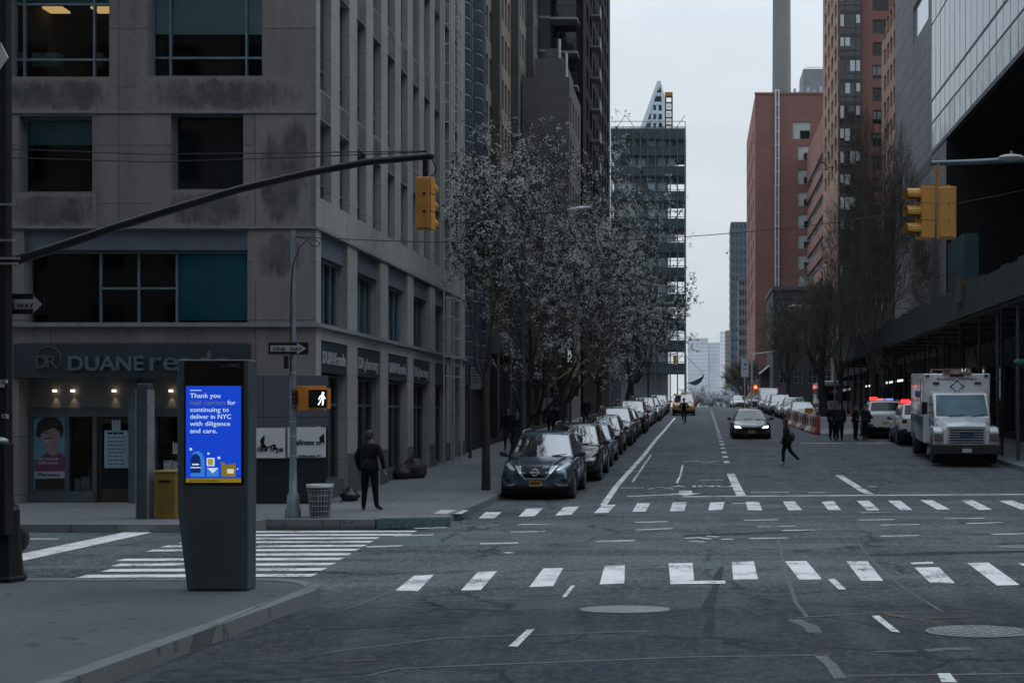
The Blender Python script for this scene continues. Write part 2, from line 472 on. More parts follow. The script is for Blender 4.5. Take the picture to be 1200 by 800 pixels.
LC = lambda *p: zq(400, 560, 3, p)
RC = lambda *p: zq(800, 560, 3, p)
mb = MB()
for q in (LC((255, 343), (325, 340), (270, 397), (187, 398)), LC((480, 330), (548, 327), (490, 393), (420, 395)),
          LC((710, 318), (780, 316), (745, 380), (660, 383)), LC((925, 308), (997, 306), (995, 370), (908, 373)),
          LC((1150, 300), (1235, 298), (1240, 358), (1157, 366)), RC((172, 295), (250, 293), (265, 356), (178, 357)),
          RC((360, 292), (435, 291), (490, 355), (410, 357)), RC((575, 293), (650, 293), (705, 360), (628, 360)),
          RC((815, 315), (900, 312), (958, 370), (870, 368)), RC((1000, 298), (1075, 297), (1185, 375), (1105, 377))):
    flat(mb, q)
flat(mb, RC((800, 296), (880, 294), (882, 301), (806, 303)))
for k in range(5):
    x = 5.05 + .93 * k; mb.quad(*[(x + a, b, .006) for a, b in ((-.2, 18.1), (.2, 18.1), (.2, 15.8), (-.2, 15.8))])
flat(mb, [(785, 680.3), (850, 680), (850, 683.5), (786, 684)], .009)
st('crosswalk_marking', mb, M_PAINT)
mb = MB()
for q in (LC((507, 120), (563, 119), (540, 140), (483, 141)), LC((650, 107), (710, 105), (680, 133), (623, 135)),
          LC((782, 101), (837, 99), (808, 129), (752, 131)), LC((917, 95), (965, 93), (938, 121), (888, 123)),
          LC((1040, 88), (1087, 87), (1070, 117), (1023, 118)), LC((1165, 85), (1215, 84), (1205, 115), (1155, 117)),
          RC((97, 85), (148, 83), (140, 110), (90, 113)), RC((222, 83), (268, 82), (280, 113), (228, 112)),
          RC((352, 82), (395, 82), (420, 112), (372, 113)), RC((487, 82), (530, 80), (557, 112), (512, 112)),
          RC((612, 80), (655, 79), (692, 112), (648, 113)), RC((722, 79), (765, 79), (808, 112), (765, 112)),
          RC((835, 77), (878, 77), (940, 110), (895, 111)), RC((978, 78), (1020, 77), (1088, 110), (1042, 112)),
          RC((1113, 80), (1160, 79), (1240, 106), (1190, 110))):
    flat(mb, q)
for k in range(2):
    x = 9.2 + .95 * k; mb.quad(*[(x + a, b, .006) for a, b in ((-.2, 31.), (.2, 31.), (.2, 28.2), (-.2, 28.2))])
st('crosswalk_marking', mb, M_PAINT)
mb = MB()
for k in range(11):
    y = 16.65 + .63 * k
    xl = -8.6 - .09 * k + (.0, .12, .05, -.1, .5, -.05)[k % 6]; xr = -5.4 - .09 * (y - 16.8)
    if k == 4: xl += .35
    if k >= 9: xr += .5
    h = .15
    segs = [(xl, xr)] if k not in (2, 6) else [(xl, xl + 1.35), (xl + 1.6, xr)]
    for a, b in segs:
        mb.quad((a, y - h, .006), (b, y - h + .12, .006), (b, y + h + .12, .006), (a, y + h, .006))
mb.quad((-10.95, 17.6, .006), (-10.4, 17.6, .006), (-10.45, 23.05, .006), (-11.0, 23.05, .006))
for y in (19.0, 21.6): mb.quad((-24, y, .006), (-11.6, y, .006), (-11.6, y + .12, .006), (-24, y + .12, .006))
st('crosswalk_marking', mb, M_PAINT)
mb = MB()
for a, b in (((620, 163), (745, 163)), ((595, 190), (718, 188)), ((488, 232), (622, 229)), ((185, 204), (323, 200)), ((88, 243), (215, 238)),
             ((258, 178), (370, 174)), ((1030, 156), (1147, 153)), ((1035, 183), (1165, 178)), ((893, 223), (1033, 220)), ((575, 265), (600, 262))):
    pxline(mb, LC(a, b), .16)
for a, b in (((215, 149), (335, 147)), ((262, 171), (398, 169)), ((350, 186), (488, 182)), ((620, 148), (742, 146)), ((697, 166), (833, 163)),
             ((695, 205), (830, 202)), ((1000, 160), (1122, 156)), ((1085, 198), (1220, 196)), ((622, 122), (730, 121)), ((235, 213), (370, 211)),
             ((915, 143), (1060, 141)), ((175, 90), (225, 89)), ((240, 52), (375, 50)), ((440, 52), (500, 50)), ((650, 30), (685, 30))):
    pxline(mb, RC(a, b), .15)
for q in (LC((808, 377), (822, 377), (790, 418), (775, 418)), LC((655, 530), (680, 530), (620, 593), (587, 593)),
          RC((510, 355), (535, 353), (575, 390), (548, 390)), RC((665, 485), (690, 483), (765, 542), (735, 540)),
          RC((895, 687), (940, 687), (965, 720), (910, 720))):
    flat(mb, q)
for p in ([(803, 631), (818, 630), (833, 631.5)], [(828, 628.5), (842, 629)], [(845, 632), (860, 631.5)], [(808, 634), (826, 635)]): pxline(mb, p, .13)
st('lane_marking', mb, roadpaint('faded_road_paint', (.66, .67, .67), .44))
mb = MB()
pxline(mb, [(735, 581.5), (790, 579.5)], .2); pxline(mb, RC((0, 66), (400, 63), (800, 60), (1250, 58)), .22)
pxline(mb, [(707, 592), (722, 570), (738, 552), (755, 533), (765, 520), (778, 505), (791, 489.5)], .17, .01)
pxline(mb, [(741, 565), (752, 549), (763, 533)], .06, .009)
pxline(mb, [(727, 572), (755, 572)], .1, .012); pxline(mb, [(728, 553), (753, 552)], .09, .012); pxline(mb, [(760, 573), (772, 570.5), (790, 573)], .1)
pxline(mb, [(856, 555), (869, 581)], .26, .008); pxline(mb, [(983, 557), (1019, 579)], .24, .008)
pxline(mb, [(820, 563), (848, 562)], .1); pxline(mb, [(800, 541), (815, 540), (828, 542), (842, 540)], .1)
pxline(mb, [(800, 545), (797, 558), (793, 566)], .07)
a, b = gnd(853.5, 549), gnd(834.5, 484)
k = 44.0
while k < 128:
    x = a.x + (b.x - a.x) * (k - a.y) / (b.y - a.y); ribbon(mb, [(x, k), (x, k + .85)], .2, .012); k += 2.6
pxline(mb, [(938, 519.5), (1046, 519)], .25, .01)
pxline(mb, [(905, 484.5), (925, 490), (933, 499)], .18, .01)
st('lane_marking', mb, M_PAINT)
mb = MB()
g0 = gnd(822, 569.5)
mb.text('ONLY', 1.2, Matrix.Translation((g0.x + .05, g0.y, zr(g0.y) + .006)) @ Matrix.Rotation(R(180), 4, 'Z') @ Matrix.Translation((0, -.4, 0)), 0, .001, 'CENTER', .03, 1.9)
for q in ([(796, 574.8), (811, 574.5), (811, 577.6), (795, 577.8)], [(784, 578.2), (823, 577.4), (804, 580.2)]): flat(mb, q, .007)
ms = st('lane_marking', mb, M_PAINT)
# utility-cut seams and tar
M_SEAM = roadpaint('cut_seam', (.16, .175, .185), .31)
M_TAR = simple('tar_patch', (.044, .050, .060), .85, 0, .45, 5, obj=False, spec=.1)
mb = MB()
for p, w in (([(912, 632), (920, 668), (933, 707), (946, 723)], .05), ([(430, 792), (465, 784), (600, 778), (800, 771), (972, 768)], .05),
             ([(960, 768), (974, 780), (985, 796)], .11), ([(1005, 634), (1020, 655), (1060, 690), (1105, 717)], .035),
             ([(933, 724), (1020, 718), (1100, 717)], .05), ([(460, 706), (620, 702), (800, 698)], .04),
             ([(990, 793), (1200, 790)], .05), ([(404, 715), (470, 690), (520, 660)], .05), ([(380, 765), (520, 748), (760, 740)], .045),
             ([(930, 726), (950, 735), (955, 742)], .16), ([(1085, 763), (1110, 760), (1140, 761)], .12), ([(1024, 764), (1075, 763)], .06)):
    pxline(mb, p, w, .004)
st('road_seam', mb, M_SEAM)
mb = MB()
for p, w in (([(846, 664), (841, 676), (838, 690), (829, 712), (833, 728), (829, 745)], [.05, .12, .08, .16, .10, .13, .06]), ([(1015, 651), (1100, 648), (1210, 646)], [.12, .4, .25, .5]), ([(380, 737), (450, 732), (545, 728)], [.1, .35, .15]),
             ([(180, 792), (330, 787), (470, 782)], [.5, .8, .3]), ([(800, 628), (950, 622)], .3)):
    pxline(mb, p, w, .003)
st('tar_patch', mb, M_TAR)
mb = MB()
for p in ([(1040, 721), (1070, 726), (1102, 731)], [(1035, 719), (1060, 723)], [(1080, 725), (1140, 723.5)], [(403, 776), (440, 774)]): pxline(mb, p, .035, .006)
st('survey_mark', mb, simple('orange_marking', (.17, .085, .05), .8, 0, .3, 4))

# litter: small real scraps are part of the street surface
def manhole(px, py, r, label, pale):
    p = gnd(px, py); o = thing('manhole_cover', label, 'manhole', (p.x, p.y, zr(p.y))); o.scale = (1, .5 if pale else .62, 1)
    mt = simple('pale_iron' if pale else 'iron', (.22, .23, .24) if pale else (.20, .21, .22), .5, .3, .2, 8)
    MB().lathe([(r, .002), (r, .012), (r * .9, .014), (r * .9, .010), (.001, .010)], n=40).build('frame', mt, o)
    mb = MB()
    for i in (range(-6, 7) if not pale else ()):
        for j in range(-6, 7):
            if math.hypot(i, j) < 6.4 and (i + j) % 2 == 0:
                mb.box(i * r * .13 - r * .05, i * r * .13 + r * .05, j * r * .13 - r * .05, j * r * .13 + r * .05, .011, .017)
    if pale: mb.lathe([(r * .9, .0125), (.001, .014)], n=40)
    mb.build('cover', simple('iron_studs', (.36, .37, .38), .5, .3, .2, 8) if not pale else mt, o)
manhole(732, 714.5, .53, 'pale smooth manhole cover on the dark asphalt just behind a lane dash', True)
manhole(1146, 741, .55, 'studded round manhole cover in the dark asphalt at the front right', False)
manhole(1204, 641, .55, 'grey manhole cover in the middle of the crossing between the two crosswalks', True)

# river and far shore
g = MB(); g.quad((-1500, 430, -3.7), (1500, 430, -3.7), (1500, 930, -3.7), (-1500, 930, -3.7))
st('river', g, simple('river_water', (.05, .065, .075), .12, 0, .2, .05, obj=False, bmp=.2))
# ================================================================== BUILDINGS
def wallP(ax, pl, s):
    return (lambda u, z, d: (u, pl + s * d, z)) if ax == 'x' else (lambda u, z, d: (pl + s * d, u, z))
def facade(mb, ax, pl, s, u0, u1, z0, z1, opens, depth, m=0, mr=None):
    P = wallP(ax, pl, s); mr = m if mr is None else mr
    us = sorted({u0, u1} | {v for o in opens for v in o[:2] if u0 < v < u1})
    zs = sorted({z0, z1} | {v for o in opens for v in o[2:4] if z0 < v < z1})
    for a, b in zip(us, us[1:]):
        for c, d in zip(zs, zs[1:]):
            cu, cz = (a + b) / 2, (c + d) / 2
            if any(o[0] < cu < o[1] and o[2] < cz < o[3] for o in opens): continue
            mb.quad(P(a, c, 0), P(b, c, 0), P(b, d, 0), P(a, d, 0), m=m)
    for a, b, c, d in [o[:4] for o in opens]:
        mb.quad(P(a, c, 0), P(b, c, 0), P(b, c, depth), P(a, c, depth), m=mr); mb.quad(P(a, d, 0), P(b, d, 0), P(b, d, depth), P(a, d, depth), m=mr)
        mb.quad(P(a, c, 0), P(a, d, 0), P(a, d, depth), P(a, c, depth), m=mr); mb.quad(P(b, c, 0), P(b, d, 0), P(b, d, depth), P(b, c, depth), m=mr)
def abox(mb, ax, pl, s, u0, u1, z0, z1, d0, d1, m=0):
    P = wallP(ax, pl, s); a, b = P(u0, z0, d0), P(u1, z1, d1)
    mb.box(min(a[0], b[0]), max(a[0], b[0]), min(a[1], b[1]), max(a[1], b[1]), z0, z1, m)
def window(par, ax, pl, s, o, depth, us=(), zs=(), fm=None, gm=None, fw=.05, blind=0, bm=None, label=None, ac=False):
    """a framed window in opening o; us / zs are mullion places as fractions"""
    a, b, c, d = o; fm = fm or M_FRAME
    mb = MB(); d0, d1 = depth - .07, depth + .02
    abox(mb, ax, pl, s, a, b, c, c + fw, d0, d1); abox(mb, ax, pl, s, a, b, d - fw, d, d0, d1)
    abox(mb, ax, pl, s, a, a + fw, c + fw, d - fw, d0, d1); abox(mb, ax, pl, s, b - fw, b, c + fw, d - fw, d0, d1)
    for f in us:
        x = a + (b - a) * f; abox(mb, ax, pl, s, x - fw / 2, x + fw / 2, c + fw, d - fw, d0 + .004, d1)
    for f in zs:
        if isinstance(f, tuple): f, ua, ub = f
        else: ua, ub = 0, 1
        z = c + (d - c) * f; abox(mb, ax, pl, s, a + (b - a) * ua + (fw if ua == 0 else 0), a + (b - a) * ub - (fw if ub == 1 else 0), z - fw / 2, z + fw / 2, d0 + .008, d1)
    w = mb.build('window', fm, par, world=True)
    if label: w['label'] = label
    P = wallP(ax, pl, s)
    Q = lambda u0, u1, z0, z1, dd, mt, nm: MB().quad(P(u0, z0, dd), P(u1, z0, dd), P(u1, z1, dd), P(u0, z1, dd)).build(nm, mt, w, world=True, norm=False)
    if blind:
        Q(a, b, c, d, depth, clearglass('clear_glass'), 'pane')
        bl = blind if isinstance(blind, list) else [(0, 1, blind)]
        for u0, u1, f in bl:
            Q(a + (b - a) * u0 + .01, a + (b - a) * u1 - .01, d - (d - c) * f, d - fw, depth + .05, bm or M_BLIND, 'blind')
        Q(a, b, c, d, depth + .3, M_ROOM, 'room_backdrop')
    else:
        Q(a, b, c, d, depth, gm or M_GLASS, 'pane')
    return w
def building(name, label, loc, group=None):
    return thing(name, label, 'building', loc, 0, group)
def shell(mb, x0, x1, y0, y1, z0, z1, faces, m=0):
    """plain faces of a box: letters from nswe (s faces the camera) and t"""
    if 's' in faces: mb.quad((x0, y0, z0), (x1, y0, z0), (x1, y0, z1), (x0, y0, z1), m=m)
    if 'n' in faces: mb.quad((x0, y1, z0), (x1, y1, z0), (x1, y1, z1), (x0, y1, z1), m=m)
    if 'w' in faces: mb.quad((x0, y0, z0), (x0, y1, z0), (x0, y1, z1), (x0, y0, z1), m=m)
    if 'e' in faces: mb.quad((x1, y0, z0), (x1, y1, z0), (x1, y1, z1), (x1, y0, z1), m=m)
    if 't' in faces: mb.quad((x0, y0, z1), (x1, y0, z1), (x1, y1, z1), (x0, y1, z1), m=m)

# ------------------------------------------------------------------ the grey stone corner building
BF = 28.3
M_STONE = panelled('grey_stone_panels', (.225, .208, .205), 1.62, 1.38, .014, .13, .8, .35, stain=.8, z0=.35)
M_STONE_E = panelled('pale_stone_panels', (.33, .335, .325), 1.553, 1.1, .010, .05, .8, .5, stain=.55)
M_DARKBAND = simple('dark_teal_metal', (.028, .045, .055), .5, .2, .2, 1.2, obj=False)
M_SPAN = simple('slate_blue_spandrel', (.10, .125, .16), .6, .1, .15, 1.5, obj=False)
mt, nt, b = nodes('mottled_stone'); co = pos(nt)
gc = N(nt, 'ShaderNodeTexCoord').outputs['Generated']; s3 = N(nt, 'ShaderNodeSeparateXYZ'); nt.links.new(gc, s3.inputs[0])
ed = lambda o_: math_(nt, 'MULTIPLY', math_(nt, 'MULTIPLY', o_, math_(nt, 'SUBTRACT', 1, o_)), 4)
fade = ramp(nt, math_(nt, 'ADD', math_(nt, 'POWER', math_(nt, 'MULTIPLY', ed(s3.outputs[0]), ed(s3.outputs[2])), .5), math_(nt, 'MULTIPLY', math_(nt, 'SUBTRACT', noise(nt, co, 1.8, 8, .75, sx=(1.3, 1.3, .28)), .5), 2.2)), .42, .8)
n1 = noise(nt, co, 2.2, 8, .75); n2 = noise(nt, co, 1.0, 4, .6, sx=(1.6, 1.6, .16))
st_ = mixc(nt, ramp(nt, noise(nt, co, 9, 5, .7), .3, .75), (.18, .166, .164), (.235, .217, .214)); c = mixc(nt, ramp(nt, n1, .42, .58), (.06, .066, .066), (.15, .138, .142)); c = mixc(nt, math_(nt, 'MULTIPLY', ramp(nt, n2, .42, .62), .75), c, (.06, .065, .064)); c = mixc(nt, fade, st_, c)
nt.links.new(c, b.inputs['Base Color']); b.inputs['Roughness'].default_value = .85; M_MOTTLE = mt

def panes(par, P, ops, d, mt, limit=100, nm='window'):
    rest = MB()
    for i, o in enumerate(ops):
        q = (P(o[0], o[2], d), P(o[1], o[2], d), P(o[1], o[3], d), P(o[0], o[3], d))
        if i < limit: MB().quad(*q).build(nm, mt, par, world=True, norm=False)
        else: rest.quad(*q)
    if rest.f: tag(rest.build(nm, mt, par, world=True, norm=False), kind='stuff')
B1 = building('office_building', 'grey stone corner building with tall narrow windows and a drugstore on its ground floor', (-20, 37, .15))
TOP = 25
fx = lambda px: X(px, BF); fz = lambda py: Z(py, BF)
front = [(fx(22), fx(290), .15, 3.95), (fx(28), fx(290), fz(380), fz(270)), (fx(22), fx(108), fz(225), fz(136)), (fx(200), fx(285), fz(222), fz(132)),
         (fx(10), fx(128), fz(90), 12.75), (fx(173), fx(307), fz(89), 12.75)]
for zz in (14.0, 17.3, 20.6): front += [(fx(10), fx(128), zz, zz + 2.1), (fx(173), fx(307), zz, zz + 2.1)]
side = []
for k in range(11):
    y0 = 28.62 + 1.553 * k
    for z0, z1 in ((7.45, 9.34), (10.05, 12.8), (13.6, 16.2), (17.0, 19.5), (20.4, 22.8)): side.append((y0, y0 + .86, z0, z1))
bays = [(28.68, 30.85), (31.75, 34.05), (34.9, 37.25), (38.0, 40.3), (41.15, 43.0), (43.7, 45.3)]
for a, b_ in bays: side += [(a, b_, 4.36, 6.67), (a, b_, .16, 4.05)]
mb = MB()
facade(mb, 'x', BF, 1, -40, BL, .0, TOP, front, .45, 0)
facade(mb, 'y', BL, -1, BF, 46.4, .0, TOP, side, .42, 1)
shell(mb, -40, BL, BF, 46.4, 0, TOP, 'nw', 0)
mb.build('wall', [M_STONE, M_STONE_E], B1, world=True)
mb = MB(); mb.box(-40, BL, BF, 46.4, TOP, TOP + .5); mb.build('roof', simple('roof_felt', (.08, .08, .085)), B1, world=True)
# stone ledges, corner fold, mottled spandrels
mb = MB()
for z, p, h in ((fz(383), .10, .10), (fz(268), .05, .05), (fz(133), .03, .05)):
    abox(mb, 'x', BF, 1, -40, BL + p, z, z + h, -p, .01)
    if p > .04: abox(mb, 'y', BL, -1, BF - .0, 46.4, z + .002, z + h - .002, -p, .008)
for a, b_ in bays:
    abox(mb, 'y', BL, -1, a - .05, b_ + .05, 6.67, 6.74, -.04, .01)
mb.build('ledge', simple('pale_stone_trim', (.2, .21, .235), .8, 0, .2, 3, obj=False, bmp=.2), B1, world=True)
for u0, u1, z0, z1 in ((fx(-4), fx(136), fz(132), fz(91)), (fx(160), fx(364), fz(131.5), fz(90)), (fx(12), fx(112), fz(267), fz(227)), (fx(180), fx(298), fz(266), fz(224)), (fx(300), fx(364), fz(266), fz(134)), (fx(296), fx(364), fz(330), fz(272))):
    mb = MB(); abox(mb, 'x', BF, 1, u0, u1, z0, z1, -.003, .01); mb.build('spandrel', M_MOTTLE, B1, world=True)
M_STAIN = simple('stained_stone', (.085, .09, .092), .85, 0, .45, 2.2, obj=False, bmp=.2)
for k in range(11):
    y0 = 28.62 + 1.553 * k
    for z0, z1 in ((9.37, 10.02), (12.83, 13.57), (16.23, 16.97)): mb = MB(); abox(mb, 'y', BL, -1, y0 + .03, y0 + .83, z0, z1, .05, .2); abox(mb, 'y', BL, -1, y0 + .03, y0 + .83, z0, z1, -.003, .02); mb.build('spandrel', M_STAIN, B1, world=True)
# windows of the front
D = .3
mb = MB(); abox(mb, 'x', BF, 1, fx(28), fx(290), fz(292.5), fz(270) - .003, .07, .31); mb.build('lintel', M_SPAN, B1, world=True)
o = front[1][:3] + (fz(293),)
u1 = (fx(112) - o[0]) / (o[1] - o[0]); u2 = (fx(202) - o[0]) / (o[1] - o[0])
window(B1, 'x', BF, 1, o, D, (u1, (u1 + u2) / 2, u2), ((.5, u1, u2),), blind=[(u2, 1, .93)], bm=simple('deep_teal_blind', (.02, .34, .50), .85, 0, .1, 1.5, obj=False))
window(B1, 'x', BF, 1, front[2], D, (), (), blind=[(0, 1, .34)])
window(B1, 'x', BF, 1, front[3], D)
def lit_window(o, us, zs, blind, lamps):
    w = window(B1, 'x', BF, 1, o, D, us, zs, blind=blind)
    for ch in list(w.children):
        if ch.name.startswith('room'): bpy.data.objects.remove(ch)
    mb = MB(); a, b_, c_, d_ = o
    y0, y1 = BF + D + .08, BF + D + 3.2
    mb.quad((a, y1, c_), (b_, y1, c_), (b_, y1, d_), (a, y1, d_)); mb.quad((a, y0, c_), (b_, y0, c_), (b_, y1, c_), (a, y1, c_))
    mb.quad((a, y0, d_ - .05), (b_, y0, d_ - .05), (b_, y1, d_ - .05), (a, y1, d_ - .05))
    for x in (a, b_): mb.quad((x, y0, c_), (x, y1, c_), (x, y1, d_), (x, y0, d_))
    mb.build('room', simple('brown_office_wall', (.06, .05, .035), .9, 0, .3, .7, obj=False), w, world=True)
    if lamps:
        for px, py, wd in lamps: mb = MB(); mb.cbox((X(px, BF + 1.6), BF + 1.6, Z(py, BF + 1.6)), (wd * .8, .4, .05)); mb.build('ceiling_lamp', emit('ceiling_lamp_glow', (1, .6, .22), .55), w, world=True)
        for px, wd in ((24, .22), (47, .3), (63, .34), (116, .2)):
            mb = MB(); mb.cbox((X(px, BF + D + .22), BF + D + .22, fz(64)), (wd, .2, .34)); mb.build('box_file', simple('grey_box_files', (.42, .50, .55), .6, 0, .3, 5), w, world=True)
lit_window(front[4], (.1, .8), (.19, .72), [(0, 1, .26)], [(66, 12, .62), (122, 12, .6)])
o = front[5]; window(B1, 'x', BF, 1, o, D, (.16, .83), (.2,), blind=[(0, 1, .56)], bm=simple('pale_teal_blind', (.45, .78, .82), .85, 0, .1, 1.5, obj=False))
for o in front[6:]: window(B1, 'x', BF, 1, o, D, (.16, .83), (.22,), blind=[(0, 1, .4)])
# windows of the street side
M_GLB = glassy('blue_window_glass', (.02, .032, .04), .05, .6, .55, .03)
M_DRAPE = simple('grey_curtain', (.16, .2, .22), .9, 0, .3, 1.5, obj=False)
r2 = random.Random(3)
for o in side:
    if o[3] - o[2] > 3: continue
    if o[1] - o[0] > 1.2:
        f = r2.choice(((.0,), (.62,))); nb = 4
        window(B1, 'y', BL, -1, (o[0], o[1], o[2], 6.08), .34, (.25, .5, .75), (), fw=.06, gm=M_GLB, blind=[(0, .25, .96), (.25, .75, .01), (.75, 1, .96)] if r2.random() < .7 else 0, bm=simple('teal_curtain', (.05, .12, .14), .9, 0, .3, 1.5, obj=False))
    else:
        window(B1, 'y', BL, -1, o, .24, (.5,) if o[2] < 12 else (.5,), (.22,), fw=.045, gm=M_GLB,
               blind=[(0, 1, r2.uniform(.3, .95))] if r2.random() < .4 else 0, bm=M_DRAPE)
mb = MB()
for a, b_ in bays: abox(mb, 'y', BL, -1, a, b_, 6.085, 6.66, .1, .3)
mb.build('lintel', M_SPAN, B1, world=True)
# drugstore front ---------------------------------------------------
M_STORE = simple('storefront_metal', (.085, .11, .125), .5, .3, .2, 2, obj=False)
mb = MB()
abox(mb, 'x', BF, 1, fx(18), fx(294), fz(443), fz(403), -.10, .06)
sg = mb.build('shop_sign', M_DARKBAND, B1, world=True, bevel=.01)
mb = MB()
mb.text('DUANE', .48, wallM((fx(82), BF - .125, fz(434))), 0, .02, bold=.022, width=fx(170) - fx(82))
mb.text('reade', .66, wallM((fx(176), BF - .125, fz(434))), 0, .02, bold=.004, width=fx(268) - fx(176))
M_LET = simple('dull_steel_letters', (.10, .145, .175), .5, .2, .15, 6)
mb.build('lettering', M_LET, sg, world=True)
mb = MB(); cx, cz = fx(60), fz(421)
mb.tube([(cx + .3 * math.cos(t / 24 * 2 * math.pi), BF - .12, cz + .3 * math.sin(t / 24 * 2 * math.pi)) for t in range(-4, 17)], .012, 6)
mb.text('D', .42, wallM((fx(44), BF - .125, fz(431))), 0, .015, bold=.02); mb.text('R', .42, wallM((fx(57), BF - .125, fz(431))), 0, .015, bold=.005)
mb.build('emblem', simple('dull_bronze', (.10, .105, .10), .5, .3), sg, world=True)
# recess behind the sign
S = BF + .45
mb = MB()
abox(mb, 'x', S, 1, fx(22), fx(290), fz(478), fz(440), 0, .1)                  # fascia with the downlights
mb.build('fascia', simple('fascia_panel', (.16, .17, .175), .6, .1, .12, 1.5, obj=False), B1, world=True)
mb = MB()
abox(mb, 'x', S, 1, fx(22), fx(290), fz(488), fz(478.5), -.08, .1)
for px in (25, 68, 101, 149, 172, 212, 289): abox(mb, 'x', S, 1, fx(px) - .05, fx(px) + .05, .15, fz(488), -.06, .1)
mb.build('storefront_frame', M_STORE, B1, world=True)
for pa, pb in ((24, 101), (212, 290)): mb = MB(); abox(mb, 'x', S, 1, fx(pa), fx(pb), .15, fz(577), -.09, .12); mb.build('plinth', simple('slate_plinth', (.06, .085, .10), .6, 0, .2, 2, obj=False), B1, world=True)
mb = MB(); P = wallP('x', S, 1)
for a, b_ in ((25, 68), (68, 101), (172, 212), (212, 290)):
    MB().quad(P(fx(a), .15, .03), P(fx(b_), .15, .03), P(fx(b_), fz(488), .03), P(fx(a), fz(488), .03)).build('shop_window', clearglass('clear_glass'), B1, world=True, norm=False)
mb = MB(); shell(mb, fx(22), fx(290), S + .2, S + 3, .15, 3.9, 'nwe'); mb.quad((fx(22), S + .2, .16), (fx(290), S + .2, .16), (fx(290), S + 3, .16), (fx(22), S + 3, .16))
rr = random.Random(5)
for k in range(26):
    x = rr.uniform(fx(30), fx(285)); mb.cbox((x, S + rr.uniform(.9, 2.6), rr.uniform(.3, 1.9)), (rr.uniform(.1, .6), .2, rr.uniform(.1, .5)), 0, rr.choice((1, 2, 3)))
mb.build('shop_interior', [simple('shop_inside', (.03, .03, .028), .9), simple('shelf_brown', (.09, .06, .035), .8), simple('shelf_teal', (.03, .06, .065), .8), simple('shelf_grey', (.10, .10, .1), .8)], B1, world=True)
# wooden entrance door
mb = MB(); a, b_ = fx(104), fx(147)
abox(mb, 'x', S, 1, a, a + .09, .16, fz(488), -.01, .05); abox(mb, 'x', S, 1, b_ - .09, b_, .16, fz(488), -.01, .05)
abox(mb, 'x', S, 1, a + .09, b_ - .09, fz(496), fz(488), -.01, .05); abox(mb, 'x', S, 1, a + .09, b_ - .09, .16, fz(574), -.01, .05)
dr = mb.build('door', simple('brown_door', (.035, .024, .02), .5, 0, .3, 3), B1, world=True)
mb = MB(); abox(mb, 'x', S, 1, a + .09, b_ - .09, fz(574), fz(496), .012, .03); mb.build('pane', M_GLASS, dr, world=True)
mb = MB(); abox(mb, 'x', S, 1, b_ - .14, b_ - .11, 1.0, 1.5, -.06, -.03); mb.build('handle', M_STEEL, dr, world=True)
mb = MB(); mb.box(fx(148), fx(158), BF + .1, BF + .38, .15, fz(445)); mb.build('pillar', M_STORE, B1, world=True)
# downlights with real lamps
for px in (54, 75.5, 124.5, 192):
    x, z = fx(px), fz(459)
    mb = MB().lathe([(.045, .05), (.05, 0), (.03, -.005), (.001, -.004)], (x, S - .075, z + .01), 12)
    l = mb.build('downlight', [emit('downlight_glow', (1, .8, .5), 2.5)], B1, world=True)
    la = bpy.data.lights.new('downlight_lamp', 'SPOT'); la.energy = 3.2; la.color = (1, .74, .42); la.spot_size = R(46); la.spot_blend = .5; la.shadow_soft_size = .02
    lo = bpy.data.objects.new('downlight_lamp', la); COL.objects.link(lo); lo.location = (x, S - .085, z - .01); lo.rotation_euler = (R(12), 0, 0)
# east ground floor: sign band, shop windows, dark base
for i, (a, b_) in enumerate(bays):
    mb = MB(); abox(mb, 'y', BL, -1, a + .002, b_ - .002, 3.28, 4.04, .03, .3)
    s_ = mb.build('shop_sign', M_DARKBAND, B1, world=True)
    if i < 4:
        mb = MB(); M = wallM((BL + .012 - .03, a + .15, 3.5), R(90))
        mb.text('DUANEreade' if i % 2 == 0 else 'DR pharmacy', .42, M, 0, .02, bold=.02, width=(b_ - a) * .85)
        mb.build('lettering', simple('pale_letters', (.42, .46, .48), .4, .3), s_, world=True)
    window(B1, 'y', BL, -1, (a, b_, .6, 3.25), .32, (.33, .66), (.72,), fm=M_STORE, fw=.07)
mb = MB()
for a, b_ in bays: abox(mb, 'y', BL, -1, a, b_, .16, .6, .1, .36)
for a, b_ in zip([BF] + [q[1] for q in bays], [q[0] for q in bays] + [46.4]):
    abox(mb, 'y', BL, -1, a + .004, b_ - .004, .14, 1.25, -.012, .02)
mb.build('plinth', simple('dark_granite', (.075, .095, .105), .45, 0, .2, 3, obj=False), B1, world=True)
# base of the corner pier
mb = MB(); abox(mb, 'x', BF, 1, fx(296), fx(382) - .003, .15, fz(537), -.012, .02)
mb.build('plinth', panelled('black_granite', (.03, .034, .036), .75, .42, .01, .1, .35), B1, world=True)
mb = MB(); abox(mb, 'x', BF, 1, fx(292), fx(384) - .003, fz(500) + .02, fz(440), -.011, .02)
mb.build('pier_panel', panelled('blue_grey_panels', (.105, .115, .14), .9, 1.1, .012, .1, .6), B1, world=True)

